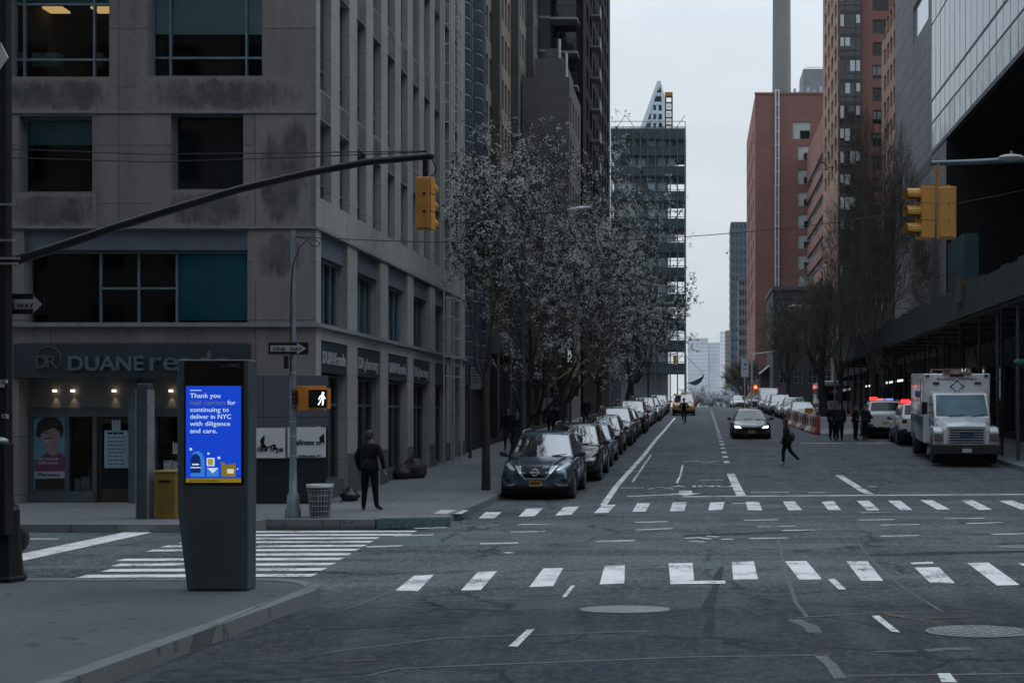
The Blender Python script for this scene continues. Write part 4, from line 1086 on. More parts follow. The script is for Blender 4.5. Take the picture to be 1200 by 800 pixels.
for k in range(0, 22):
    z = z00 + fl * k - .45
    if z < zb + 3: continue
    if z > 72: break
    a, b_ = X(982.5, YT), X(1008.5, YT); mb = MB()
    mb.box(a, b_, YT - .9, YT - .01, z, z + .22); mb.box(a, b_, YT - .9, YT - .01, z + fl - .25, z + fl - .02)
    for x in (a, a + .62, a + 2.0, b_ - .12): mb.box(x, x + .12, YT - .9, YT - .8, z + .22, z + fl - .25)
    mb.box(a, b_, YT - .896, YT - .82, z + .85, z + .95)
    bay = mb.build('bay_window', CACHE['black_frame'], B7, world=True)
    mb = MB(); mb.box(a + .02, b_ - .02, YT - .84, YT - .02, z + .23, z + fl - .26)
    mb.build('pane', glassy('bay_glass', (.012, .018, .02), .06), bay, world=True)
    for u in r3.sample(((.15, .6), (.75, 1.35), (1.38, 1.98), (2.1, 2.6)), r3.choice((1, 2, 2, 3))):
        mb = MB(); mb.box(a + u[0], a + u[1], YT - .858, YT - .842, z + r3.uniform(1.0, 1.5), z + fl - .3); mb.build('blind', simple('bay_shade', (.42, .47, .48), .6), bay, world=True)

# ------------------------------------------------------------------ stone and glass building on the right
B8 = building('glass_building', 'modern building with grey stone end and a glass box overhanging the right sidewalk', (24, 66, 1))
M_RST = panelled('grey_stone_cladding', (.27, .272, .285), 3.2, 1.05, .03, .08, .7, .25, stain=.5)
Y0, Y1, Y2 = 53 * .62, 74.2, 88.0
zgb = 18.5
op = [(75.2, 80.5, 27.2, 29.6)]
mb = MB(); facade(mb, 'y', BR, 1, Y1, Y2, 6.0, 40, op, .5); shell(mb, BR, 40, Y1, Y2, 6.0, 40, 'snt')
facade(mb, 'y', BR, 1, 69.8, Y1, 6.0, zgb - .02, [], .5); mb.quad((BR, 69.8, 6), (40, 69.8, 6), (40, 69.8, zgb), (BR, 69.8, zgb), m=1)
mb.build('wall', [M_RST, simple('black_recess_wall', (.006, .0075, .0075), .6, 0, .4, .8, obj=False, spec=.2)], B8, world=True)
window(B8, 'y', BR, 1, op[0], .15, (), (), gm=simple('bright_strip_glass', (.5, .55, .6), .1, .6), fw=.12)
mb = MB(); abox(mb, 'y', BR, 1, 74.3, 81, 17.5, 18.3, -.02, .02); mb.build('slot', M_BLACK, B8, world=True)
# mirror glass box
mt, nt, b = nodes('mirror_glass'); co = pos(nt)
n_ = noise(nt, co, .35, 3, .5, sx=(1, 1, .3))
b.inputs['Base Color'].default_value = (.16, .195, .23, 1); b.inputs['Metallic'].default_value = .8; b.inputs['Roughness'].default_value = .06
bump(nt, b, n_, .04, .05); M_MIRROR = mt
gy = [34 + 1.34 * k for k in range(31)]; gy[-1] = 74.15
mb = MB()
for a, b_ in zip(gy, gy[1:]):
    for z0, z1 in ((zgb, 20.3), (20.3, 21.7), (21.7, 24.6), (24.6, 26.4), (26.4, 30), (30, 34), (34, 40)):
        e = random.Random(int(a * 31 + z0 * 7)).uniform(-.006, .006)
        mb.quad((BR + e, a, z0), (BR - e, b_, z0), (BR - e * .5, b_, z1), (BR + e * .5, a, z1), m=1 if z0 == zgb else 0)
mt, nt, b = nodes('painted_reflection_glass'); n_ = noise(nt, pos(nt), .8, 6, .7, sx=(1, 1, .6)); nt.links.new(ramp(nt, n_, .4, .62, (.02, .05, .075, 1), (.16, .21, .25, 1)), b.inputs['Base Color']); b.inputs['Metallic'].default_value = .7; b.inputs['Roughness'].default_value = .12  # lower strip: reflections of buildings painted in as dark blue mottling
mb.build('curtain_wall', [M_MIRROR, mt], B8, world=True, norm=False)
mb = MB()
for y in gy: mb.box(BR - .012, BR + .03, y - .012, y + .012, zgb, 40)
mb.build('mullion', M_MIRROR, B8, world=True); mb = MB()
for z, t in ((20.3, .10), (21.7, .16), (26.4, .07)): mb.box(BR - .02, BR + .03, 34, 74.2, z - t / 2, z + t / 2)
mb.box(BR - .045, BR + .05, 34, 74.2, zgb - .15, zgb + .1)
mb.build('transom', simple('dark_mullion', (.08, .10, .12), .5, .4), B8, world=True)
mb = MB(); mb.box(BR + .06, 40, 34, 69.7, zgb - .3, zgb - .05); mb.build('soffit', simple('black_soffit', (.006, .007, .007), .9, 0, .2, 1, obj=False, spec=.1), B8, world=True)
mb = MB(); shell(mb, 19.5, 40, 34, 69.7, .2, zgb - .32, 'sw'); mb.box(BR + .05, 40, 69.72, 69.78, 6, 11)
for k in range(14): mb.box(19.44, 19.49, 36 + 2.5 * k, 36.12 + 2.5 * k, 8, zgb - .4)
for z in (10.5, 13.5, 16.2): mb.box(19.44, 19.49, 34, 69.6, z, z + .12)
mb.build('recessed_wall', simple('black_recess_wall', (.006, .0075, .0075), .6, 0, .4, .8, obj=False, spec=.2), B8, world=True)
mb = MB(); shell(mb, BR + .1, 40, 34, 40, 34.2, 40, 's'); mb.quad((BR + .05, 34, zgb), (40, 34, zgb), (40, 34, 40), (BR + .05, 34, 40)); mb.quad((BR, 34, 40), (40, 34, 40), (40, 74, 40), (BR, 74, 40))
mb.build('end_wall', M_MIRROR, B8, world=True, norm=False)
mb = MB(); mb.box(BR + .05, BR + .9, 65.5, 69.6, 8.1, 12.2); mb.build('teal_panel', simple('teal_side_panel', (.02, .055, .07), .5, 0, .15, 1, obj=False), B8, world=True)
# ground-floor: dark shopfronts under the shed
mb = MB(); op = []
y = 41
while y < 118:
    op.append((y, y + 3.0, zr(y) + .5, zr(y) + 3.7)); y += 3.5
facade(mb, 'y', BR + .4, 1, 40, 119, -.1, 5.95, op, .3); mb.quad((BR + .4, 40, -.1), (20, 40, -.1), (20, 40, 5.95), (BR + .4, 40, 5.95)); mb.quad((BR + .4, 40, 5.97), (20, 40, 5.97), (20, 88, 5.97), (BR + .4, 88, 5.97))
mb.build('shopfront', simple('dark_shopfront', (.013, .014, .014), .7, 0, .3, 1, obj=False, spec=.2), B8, world=True)
for o in op: window(B8, 'y', BR + .4, 1, o, .26, (.33, .66), (.8,), fm=simple('grey_shop_frame', (.05, .05, .05), .5), fw=.07)
# low dark buildings further down on the right
B9 = building('dark_lowrise', 'dark low building with a grey cornice at the foot of the brick block', (X(945, 160), 165, zr(160)))
Y9 = 158.0; x0, x1, zt = X(906, Y9), X(986, Y9), Z(340, Y9)
mb = MB(); op = [(x0 + .8 + 1.9 * k, x0 + 2.0 + 1.9 * k, 6.4 + 3 * f, 8.2 + 3 * f) for k in range(4) for f in range(4)]
facade(mb, 'x', Y9, 1, x0, x1, zr(Y9), zt, op, .2); shell(mb, x0, x1, Y9, Y9 + 15, zr(Y9), zt, 'nwet'); mb.build('wall', simple('dark_grey_render', (.03, .034, .035), .8, 0, .25, .5, obj=False), B9, world=True)
mb = MB(); mb.box(x0 - .2, x1 + .2, Y9 - .25, Y9 + 15, zt, zt + .5); mb.box(x0 - .1, x1 + .1, Y9 - .12, Y9 - .01, zt - 1.0, zt - .85); mb.build('cornice', simple('grey_cornice', (.07, .075, .075), .8, 0, .2, 1, obj=False), B9, world=True)
for o in op: window(B9, 'x', Y9, 1, o, .15, (.5,), (.5,), fw=.08, gm=M_SIDEGLASS)
mb = MB(); mb.box(x0 + .2, X(925, Y9), Y9 - .3, Y9 - .02, 3.5, 6.1); mb.build('shop_sign', simple('plum_awning', (.10, .055, .075), .8, 0, .2, 1, obj=False), B9, world=True)
B9b = building('brick_lowrise', 'low purple-brick block with a sloping awning near the far right crossing', (X(898, 170), 175, zr(170)))
mb = MB(); shell(mb, X(890, 170), X(906, 170), 168, 186, zr(170), Z(430, 170), 'snewt'); mb.build('wall', simple('purple_brick', (.10, .06, .07), .85, 0, .2, .8, obj=False), B9b, world=True)
mb = MB(); mb.add([(X(889, 168), 168, Z(437, 168)), (X(905, 168), 168, Z(424, 168)), (X(905, 168), 165, Z(426, 168)), (X(889, 168), 165, Z(439, 168))], [(0, 1, 2, 3)]); mb.build('awning', simple('pale_awning', (.3, .28, .29), .8), B9b, world=True)
B10 = building('far_right_block', 'dark grey block standing between the bare street tree and the glass building', (20, 108, 2))
mb = MB(); op = [(91 + 3 * k, 92.6 + 3 * k, 7.5 + 3 * f, 9.4 + 3 * f) for k in range(9) for f in range(3)]
facade(mb, 'y', BR, 1, 88.2, 120, 5.98, 17, op, .3); shell(mb, BR, 40, 88.2, 120, 0, 17, 'snet'); mb.build('wall', panelled('grey_brown_brick', (.04, .042, .042), .6, .2, .012, .1, .85, .7, .5), B10, world=True)
for o in op: window(B10, 'y', BR, 1, o, .25, (), (.5,), fm=M_WHITE, fw=.08, blind=[(0, 1, .5)] if (int(o[0] * 3) % 2) else 0, bm=simple('pale_curtain', (.42, .46, .47), .9))
B11 = building('speckled_tower', 'pale speckled brick tower glimpsed between the red tower and the stone wall', (22, 126, 2.7))
mb = MB(); op = [(122.6 + 2.1 * k, 123.9 + 2.1 * k, 6 + 2.9 * f, 7.7 + 2.9 * f) for k in range(5) for f in range(14)]
facade(mb, 'y', BR + 6.1, 1, 121.5, 134, 0, Z(20, 125), op, .3, 0); shell(mb, BR + 6.1, 44, 121.5, 134, 0, Z(20, 125), 'snet', 1); mb.build('wall', [CACHE['orange_lit_brick'], M_RED], B11, world=True)
P = wallP('y', BR + 6.1, 1)
for o in op: MB().quad(P(o[0], o[2], .25), P(o[1], o[2], .25), P(o[1], o[3], .25), P(o[0], o[3], .25)).build('window', M_GLASS, B11, world=True, norm=False)

# sidewalk shed along the right kerb
o = thing('sidewalk_shed', 'dark green boarded sidewalk shed on posts along the right side of the street', 'scaffold shed', (12.6, 70, zr(70) + .15))
M_SHED = simple('dark_green_boards', (.012, .026, .028), .75, 0, .25, 1.2, obj=False)
mb = MB(); y = 40.0
while y < 100:
    zt_ = 7.75 + (.08 if int(y) % 2 else 0) + (.45 if y > 86 else 0)
    mb.box(KR + .25, KR + .31, y, y + 1.18, 6.45, zt_); y += 1.22
for x in [KR + .35 + 1.2 * k for k in range(3)]: mb.box(x, x + 1.17, 40, 40.06, 6.45, 7.8); mb.box(x, x + 1.17, 101, 101.06, 6.45, 8.1)
mb.build('parapet_board', M_SHED, o, world=True)
mb = MB(); mb.box(KR + .32, BR - .02, 40.1, 100.9, 6.3, 6.42); mb.build('deck', simple('shed_deck', (.012, .014, .013), .9, 0, .3, 1, obj=False), o, world=True)
y = 42.0
while y < 101:
    for x in (KR + .5, BR - .35): mb = MB(); mb.tube([(x, y, zr(y) + .15), (x, y, 6.3)], .06, 6); mb.build('post', M_DSTEEL, o, world=True)
    mb = MB(); mb.tube([(KR + .5, y, 6.25), (BR - .35, y, 6.25)], .07, 5); mb.build('beam', M_DSTEEL, o, world=True); y += 3.6
mb = MB(); y = 42.0
while y < 97:
    mb.tube([(BR - .35, y, 4.5), (BR - .35, y + 1.8, 6.2), (BR - .35, y + 3.6, 4.5)], .025, 4); y += 3.6
mb.build('brace', M_DSTEEL, o, world=True)
mb = MB(); mb.box(KR + .12, KR + 1.2, 51.2, 51.9, 7.1, 8.1); mb.build('box_end', simple('brown_board', (.07, .055, .04), .8, 0, .25, 2, obj=False), o, world=True)
for y, l in ((64.5, 3.6), (72, 8), (84, 2.5), (88, 3), (97, 5)):
    mb = MB(); mb.box(BR - .2, BR - .05, y, y + l, 4.62, 4.76)
    lt = mb.build('strip_lamp', emit('shop_strip_lamp', (.85, 1, .98), 1.0), o, world=True)

# opposite buildings on the near side of the crossing and behind the viewer: they close the street and shade the corner
for nm, lab, x0, x1, y0, y1, h, mt in (('corner_block', 'tan brick block on the near left corner behind the kiosk sidewalk', -46, BL - .2, -75, 10.2, 34, M_BEIGE), ('corner_block', 'red brick block on the near right corner opposite', BR + .2, 52, -75, 10.2, 38, M_RED),
        ('street_end_block', 'grey stone block closing the street far behind', -40, 46, -150, -110, 45, M_STONE)):
    b_ = building(nm, lab, ((x0 + x1) / 2, (y0 + y1) / 2, .15)); op = []; ops = []
    for f in range(int(h / 3.4)):
        for k in range(int((x1 - x0) / 3)): op.append((x0 + 1 + 3 * k, x0 + 2.4 + 3 * k, 1.2 + 3.4 * f, 3.2 + 3.4 * f))
        for k in range(int((y1 - y0) / 3)): ops.append((y0 + 1 + 3 * k, y0 + 2.4 + 3 * k, 1.2 + 3.4 * f, 3.2 + 3.4 * f))
    mb = MB(); facade(mb, 'x', y1, -1, x0, x1, 0, h, op, .25); xs, sg_ = (x1, -1) if x1 < 0 else (x0, 1)
    facade(mb, 'y', xs, sg_, y0, y1, 0, h, ops, .25); shell(mb, x0, x1, y0, y1, 0, h, 'st' + ('w' if xs == x1 else 'e')); mb.build('wall', mt, b_, world=True)
    mb = MB(); P = wallP('x', y1, -1)
    for o in op: mb.quad(P(o[0], o[2], .22), P(o[1], o[2], .22), P(o[1], o[3], .22), P(o[0], o[3], .22))
    P = wallP('y', xs, sg_)
    for o in ops: mb.quad(P(o[0], o[2], .22), P(o[1], o[2], .22), P(o[1], o[3], .22), P(o[0], o[3], .22))
    tag(mb.build('window', M_GLASS, b_, world=True, norm=False), kind='stuff')
# ================================================================== VEHICLES
def evaluated(ob):
    dg = bpy.context.evaluated_depsgraph_get(); dg.update()
    e = ob.evaluated_get(dg); me = bpy.data.meshes.new_from_object(e, depsgraph=dg); return me
def bvh_of(me):
    return BVHTree.FromPolygons([v.co.copy() for v in me.vertices], [tuple(p.vertices) for p in me.polygons])
def conform(mb, bvh, poly, d, off=.008, th=.02, m=0, grid=0):
    """a thin panel whose outline (x, z) is laid onto the body, seen along direction d (+1: from the front, -1: from behind)"""
    y0 = -5 * d
    def hit(x, z):
        h = bvh.ray_cast(Vector((x, y0, z)), Vector((0, d, 0)))
        return h[0].y if h[0] is not None else None
    cx = sum(p[0] for p in poly) / len(poly); cz = sum(p[1] for p in poly) / len(poly)
    ring = []
    for i, a in enumerate(poly):
        b = poly[(i + 1) % len(poly)]
        for k in range(3): t = k / 3; ring.append((a[0] + (b[0] - a[0]) * t, a[1] + (b[1] - a[1]) * t))
    levels = [1.0, .66, .33]; vs = []; last = hit(cx, cz)
    if last is None: last = 0
    for l in levels:
        for x, z in ring:
            px, pz = cx + (x - cx) * l, cz + (z - cz) * l; yy = hit(px, pz)
            if yy is None: yy = last
            vs.append((px, yy - d * off, pz))
    n = len(ring); vs.append((cx, last - d * off, cz)); fs = []
    for j in range(2):
        for i in range(n): fs.append((j * n + i, j * n + (i + 1) % n, (j + 1) * n + (i + 1) % n, (j + 1) * n + i))
    for i in range(n): fs.append((2 * n + i, 2 * n + (i + 1) % n, 3 * n))
    base = len(vs)
    vs += [(v[0], v[1] + d * (off + th), v[2]) for v in vs[:n]]
    for i in range(n): fs.append((i, (i + 1) % n, base + (i + 1) % n, base + i))
    mb.add(vs, fs, m)
def mirror(poly): return [(-x, z) for x, z in poly]
M_TRIM = simple('black_trim', (.016, .017, .018), .6, 0, .2, 10)
M_RIM = simple('alloy_rim', (.28, .29, .30), .3, .7, .1, 10)
M_LAMP = simple('headlamp_lens', (.50, .53, .56), .12, .2, .25, 14)
M_TAIL = simple('tail_lamp', (.16, .012, .012), .2, 0, .2, 9)
M_PLATE = simple('yellow_plate', (.42, .27, .05), .5, 0, .15, 12)
M_HLON = emit('lit_headlamp', (.95, .97, 1), 3.2)

def lerp_tab(t, x):
    if x <= t[0][0]: return t[0][1]
    for (a, va), (b, vb) in zip(t, t[1:]):
        if x <= b:
            u = (x - a) / (b - a); u = u * u * (3 - 2 * u) * .5 + u * .5
            return va + (vb - va) * u
    return t[-1][1]
def wheel(par, x, y, r, w, sgn):
    wm = Matrix.Translation((x, y, r)) @ Matrix.Rotation(R(90), 4, 'Y')
    mb = MB().lathe([(.001, -.02), (r * .16, -.02), (r * .16, .02), (.001, .02)], (0, 0, 0), 10, M=None)
    mb.v = [tuple(wm @ (Vector(v) + Vector((0, 0, sgn * w * .42)))) for v in mb.v]
    wo = mb.build('wheel', M_RIM, par)
    mb = MB().lathe([(r * .66, -w / 2), (r * .93, -w / 2), (r, -w / 2 + .03), (r, w / 2 - .03), (r * .93, w / 2), (r * .66, w / 2), (r * .66, -w / 2)], n=26)
    mb.v = [tuple(wm @ Vector(v)) for v in mb.v]; mb.build('tyre', M_RUBBER, wo)
    mb = MB()
    mb.lathe([(r * .68, sgn * w * .46), (r * .62, sgn * w * .30), (r * .62, -sgn * w * .3)], n=26)
    for k in range(5):
        a = 2 * math.pi * k / 5
        c_, s_ = math.cos(a), math.sin(a); px, py = -s_ * .028, c_ * .028
        p = [(c_ * r * .1 + px, s_ * r * .1 + py), (c_ * r * .66 + px * 1.5, s_ * r * .66 + py * 1.5), (c_ * r * .66 - px * 1.5, s_ * r * .66 - py * 1.5), (c_ * r * .1 - px, s_ * r * .1 - py)]
        mb.prism(p, 'z', sgn * w * .38, sgn * w * .46)
    mb.lathe([(.001, sgn * w * .2), (r * .64, sgn * w * .2)], n=20, m=1)
    mb.v = [tuple(wm @ Vector(v)) for v in mb.v]; mb.build('rim', [M_RIM, M_BLACK], wo)

KIND = {
 'suv': dict(L=4.85, W=1.92, H=1.69, r=.37, wb=2.82, zb=.24, nose=.66, hood=1.0, belt=1.08, tail=1.12, ws=-1.12, rf=-.35, rr=1.55, rb=2.22, rw=.64, trim=True, rails=True),
 'boxy': dict(L=4.95, W=1.98, H=1.80, r=.38, wb=2.86, zb=.26, nose=.78, hood=1.1, belt=1.16, tail=1.2, ws=-1.05, rf=-.42, rr=2.0, rb=2.38, rw=.70, trim=True, rails=True),
 'sedan': dict(L=4.75, W=1.83, H=1.45, r=.33, wb=2.75, zb=.19, nose=.58, hood=.86, belt=.93, tail=1.0, ws=-1.0, rf=-.22, rr=.95, rb=1.75, rw=.62, trim=False, rails=False),
 'hatch': dict(L=4.2, W=1.78, H=1.53, r=.32, wb=2.6, zb=.2, nose=.62, hood=.92, belt=.98, tail=1.02, ws=-.95, rf=-.25, rr=1.4, rb=1.95, rw=.62, trim=False, rails=False),
 'coupe': dict(L=4.9, W=1.96, H=1.42, r=.35, wb=2.9, zb=.17, nose=.56, hood=.82, belt=.92, tail=1.0, ws=-1.05, rf=-.25, rr=.8, rb=2.1, rw=.58, trim=False, rails=False),
 'van': dict(L=5.6, W=2.02, H=2.35, r=.36, wb=3.4, zb=.26, nose=.8, hood=1.12, belt=1.2, tail=1.25, ws=-1.75, rf=-1.1, rr=2.6, rb=2.74, rw=.82, trim=True, rails=False),
}
def car_proto(kind, name, label, cat, paint, front='std', group=None):
    K = KIND[kind]; L, W, Hh = K['L'], K['W'], K['H']; hl, hw = L / 2, W / 2
    root = thing(name, label, cat, group=group)
    # lower shell
    top = [(-hl, K['nose']), (-hl + .12, K['nose'] + .14), (-hl + .4, K['hood'] - .08), (K['ws'] - .3, K['hood'] + .02), (K['ws'], K['belt'] - .02), (K['rb'], K['belt'] + .03), (hl - .1, K['tail'] - .03), (hl, K['tail'] - .12)]
    bot = [(-hl, K['zb'] + .08), (-hl + .4, K['zb']), (hl - .5, K['zb']), (hl, K['zb'] + .14)]
    wid = [(-hl, .72), (-hl + .12, .86), (-hl + .4, .955), (-hl + 1.0, 1.0), (hl - .9, 1.0), (hl - .25, .95), (hl, .84)]
    ys = sorted({-hl, -hl + .06, -hl + .16, -hl + .35, -hl + .65, -hl + 1.1, K['ws'] - .4, K['ws'], K['ws'] + .5, 0.3, .9, K['rb'] - .4, K['rb'], hl - .3, hl - .1, hl})
    ys = [y for i, y in enumerate(ys) if i == 0 or y - ys[i - 1] > .035]
    prof = [(0, 0), (.7, 0), (.93, .06), (1.0, .3), (1.005, .58), (.975, .84), (.86, .985), (.5, 1.03), (0, 1.04)]
    ring = prof + [(-x, z) for x, z in prof[-2:0:-1]]; n = len(ring)
    mb = MB(); vs = []
    for y in ys:
        zt, zb, w = lerp_tab(top, y), lerp_tab(bot, y), lerp_tab(wid, y) * hw
        bow = 0
        for u, v in ring:
            f = max(0, 1 - (y + hl) / 1.0); bow = .16 * f * (abs(u) ** 2.2) ; fb = max(0, 1 - (hl - y) / .7); bow -= .10 * fb * abs(u) ** 2.2
            tuck = -.06 * fb * (v < .2)
            vs.append((u * w, y + bow + tuck + (.05 * f * (v < .2)), zb + (zt - zb) * v))
    fs = []; ms = []
    for i in range(len(ys) - 1):
        for j in range(n):
            fs.append((i * n + j, i * n + (j + 1) % n, (i + 1) * n + (j + 1) % n, (i + 1) * n + j))
            low = j in (0, 1, n - 1, n - 2) or (K['trim'] and j in (2, n - 3)); ms.append(1 if low else 0)
    fs += [tuple(range(n - 1, -1, -1)), tuple(range((len(ys) - 1) * n, len(ys) * n))]; ms += [0, 0]
    mb.v = vs; mb.f = fs; mb.m = ms; mb.s = [True] * len(fs)
    tmp = mb.build('tmp', [paint, M_TRIM])
    sd = tmp.modifiers.new('s', 'SUBSURF'); sd.levels = 2; sd.render_levels = 2
    cut = MB()
    fa, ra = -K['wb'] / 2 - .12, K['wb'] / 2 - .12
    for y in (fa, ra):
        for s in (-1, 1):
            c = MB().lathe([(K['r'] + .055, -.16), (K['r'] + .055, .16)], n=28, m=1, smooth=False)
            M = Matrix.Translation((s * (hw - .10), y, K['r'])) @ Matrix.Rotation(R(90), 4, 'Y')
            cut.add([M @ Vector(v) for v in c.v], c.f, 1)
    co_ = cut.build('cut', [paint, M_TRIM])
    bo = tmp.modifiers.new('b', 'BOOLEAN'); bo.operation = 'DIFFERENCE'; bo.object = co_; bo.solver = 'EXACT'
    me = evaluated(tmp); me.name = 'body'
    bpy.data.objects.remove(tmp); bpy.data.objects.remove(co_)
    body = bpy.data.objects.new('body', me); COL.objects.link(body); body.parent = root
    if len(me.materials) == 0:
        me.materials.append(paint); me.materials.append(M_TRIM)
    bv = bvh_of(me)
    # greenhouse
    rw, bw = K['rw'] * hw * 1.08, hw * .90; bz = K['belt'] - .03; Hz = Hh
    def bowed(y, u, k): return y + k * u * u
    nx = 6; G = MB()
    us = [-1 + 2 * i / nx for i in range(nx + 1)]
    rows = []   # (y, halfwidth, z, bow)
    rows = [(K['ws'], bw, bz, .16), (K['rf'], rw, Hz - .045, .10), ((K['rf'] * .6 + K['rr'] * .4), rw * 1.02, Hz, .0), (K['rr'], rw, Hz - .04, -.06), (K['rb'], bw * .96, bz + .02, -.12)]
    vs = []
    for y, w, z, k in rows:
        for u in us: vs.append((u * w, bowed(y, u, k), z + (.035 * (1 - u * u) if z > bz + .1 else 0)))
    k = nx + 1
    fs = [(i * k + j, i * k + j + 1, (i + 1) * k + j + 1, (i + 1) * k + j) for i in range(4) for j in range(nx)]
    fs += [tuple(i * k for i in range(5)), tuple(i * k + nx for i in range(5))]
    G.add(vs, fs, 0, True)
    cab = G.build('cabin', paint, root, bevel=.05, seg=3)
    RW = rows
    def surf(i, u, t, off):
        """point on strip i (between rows i and i+1), u across, t along, pushed out by off"""
        def pt(u, t):
            a, b = RW[i], RW[i + 1]; P0 = Vector((u * a[1], bowed(a[0], u, a[3]), a[2])); P1 = Vector((u * b[1], bowed(b[0], u, b[3]), b[2] + .035 * (1 - u * u) * (b[2] > bz + .1)))
            if a[2] > bz + .1: P0.z += .035 * (1 - u * u)
            return P0 + (P1 - P0) * t
        e = .01; p = pt(u, t); nrm = (pt(u + e, t) - pt(u - e, t)).cross(pt(u, t + e) - pt(u, t - e)); nrm.normalize()
        if nrm.z < 0: nrm = -nrm
        return p + nrm * off
    def glass(nm, i, u0, u1, t0, t1):
        m_ = MB(); vs = [surf(i, u0 + (u1 - u0) * a / 8, t0 + (t1 - t0) * b / 3, .007) for b in range(4) for a in range(9)]
        m_.add(vs, [(b * 9 + a, b * 9 + a + 1, b * 9 + a + 10, b * 9 + a + 9) for b in range(3) for a in range(8)], 0, True)
        return m_.build(nm, M_CARGLASS, root, norm=False)
    glass('windshield', 0, -.93, .93, .05, .93); glass('rear_window', 3, -.86, .86, .12, .80)
    # side windows lie in the plane through belt and roof edges
    for s in (-1, 1):
        a = Vector((s * RW[0][1], RW[0][0] + RW[0][3], RW[0][2])); b = Vector((s * RW[1][1], RW[1][0] + RW[1][3], RW[1][2]))
        c = Vector((s * RW[3][1], RW[3][0] + RW[3][3], RW[3][2])); d = Vector((s * RW[4][1], RW[4][0] + RW[4][3], RW[4][2]))
        def sp(u, t):  # u 0..1 along, t 0..1 up
            lo = a + (d - a) * u; hi = b + (c - b) * u; return lo + (hi - lo) * t + Vector((s * .009, 0, .0))
        for u0, u1 in ((.05, .42), (.45, .74), (.77, .93)):
            m_ = MB(); m_.quad(sp(u0 + (.02 if u0 < .1 else 0), .1), sp(u1, .1), sp(u1, .88), sp(u0 + (.07 if u0 < .1 else 0), .88)); m_.build('side_window', M_SIDEGLASS, root, norm=False)
    for s in (-1, 1):
        for y in (fa, ra): wheel(root, s * (hw - .115), y, K['r'], .22, s)
        m_ = MB(); yy = K['ws'] + .30
        m_.ell((s * (hw + .10), yy, K['belt'] + .06), (.11, .06, .075), 10); m_.cbox((s * (hw - .02), yy + .02, K['belt'] + .0), (.16, .05, .05)); m_.build('mirror', M_TRIM, root)
        for u in (.12, .58):
            m_ = MB(); yy = K['ws'] + .95 + u * 1.3 * 1.3; zz = K['belt'] - .14; m_.cbox((s * (hw - .004), yy, zz), (.03, .18, .03)); m_.build('door_handle', M_TRIM, root)
        if K['rails']:
            m_ = MB(); m_.tube([(s * rw * .93, K['rf'] + .15, Hz - .02), (s * rw * .93, K['rf'] + .3, Hz + .05), (s * rw * .93, K['rr'] - .3, Hz + .05), (s * rw * .93, K['rr'] - .1, Hz - .02)], .02, 6); m_.build('roof_rail', M_STEEL, root)
    # seams of the doors
    m_ = MB()
    for s in (-1, 1):
        for y in (K['ws'] + .05, K['ws'] + 1.15, K['ws'] + 2.15):
            m_.box(s * hw * .995 - .012, s * hw * .995 + .012, y - .006, y + .006, K['zb'] + .25, K['belt'] - .12)
    m_.build('door_seam', M_BLACK, root)
    zz = K['nose']; zh = K['hood']
    # faces
    if front == 'vgrille':
        for s in (1, -1):
            f = (lambda p: p) if s == 1 else mirror
            m_ = MB(); conform(m_, bv, f([(.52, .80), (.60, .775), (.90, .93), (.86, .985), (.66, .90)]), 1, .014); h_ = m_.build('headlight', M_LAMP, root)
            m_ = MB(); conform(m_, bv, f([(.54, .80), (.60, .785), (.70, .84), (.67, .855)]), 1, .02); m_.build('lamp_insert', M_CHROME, h_)
            m_ = MB(); conform(m_, bv, f([(.28, .60), (.20, .55), (.26, .55), (.34, .61), (.56, .90), (.40, .90), (.44, .86)]), 1, .022); m_.build('grille_bar', M_CHROME, root)
            m_ = MB(); conform(m_, bv, f([(.36, .62), (.56, .74), (.52, .80), (.58, .87), (.50, .84)]), 1, .012); m_.build('side_grille', M_BLACK, root)
            m_ = MB(); conform(m_, bv, f([(.62, .50), (.80, .47), (.82, .56), (.66, .56)]), 1, .01); fo = m_.build('fog_lamp', M_BLACK, root)
            m_ = MB(); conform(m_, bv, f([(.50, .44), (.62, .385), (.82, .39), (.82, .415), (.64, .415), (.54, .455)]), 1, .016); m_.build('bumper_trim', M_CHROME, root)
        m_ = MB(); conform(m_, bv, [(-.25, .60), (.25, .60), (.44, .89), (-.44, .89)], 1, .008); m_.build('grille', M_BLACK, root)
        m_ = MB(); conform(m_, bv, [(-.24, .555), (.24, .555), (.27, .595), (-.27, .595)], 1, .02); m_.build('grille_bar', M_CHROME, root)
        hy = bv.ray_cast(Vector((0, -5, .74)), Vector((0, 1, 0)))[0].y - .035
        m_ = MB(); m_.tube([(.085 * math.cos(t), hy, .745 + .085 * math.sin(t)) for t in [2 * math.pi * i / 20 for i in range(21)]], .014, 6); m_.box(-.12, .12, hy - .014, hy + .014, .725, .765); m_.build('emblem', M_CHROME, root)
        m_ = MB(); conform(m_, bv, [(-.50, .30), (.50, .30), (.56, .40), (-.56, .40)], 1, .006); m_.build('lower_intake', M_BLACK, root)
        m_ = MB(); conform(m_, bv, [(-.45, .275), (.45, .275), (.45, .285), (-.45, .285)], 1, .016); m_.build('bumper_trim', M_STEEL, root)
        m_ = MB()
        for s in (-1, 1): m_.tube([(s * .42, -hl + .16, .93), (s * .55, K['ws'] - .4, 1.03), (s * .68, K['ws'] - .02, 1.08)], .02, 6)
        m_.build('hood_crease', paint, root)
        pz = .46
    else:
        dark = front == 'dark'
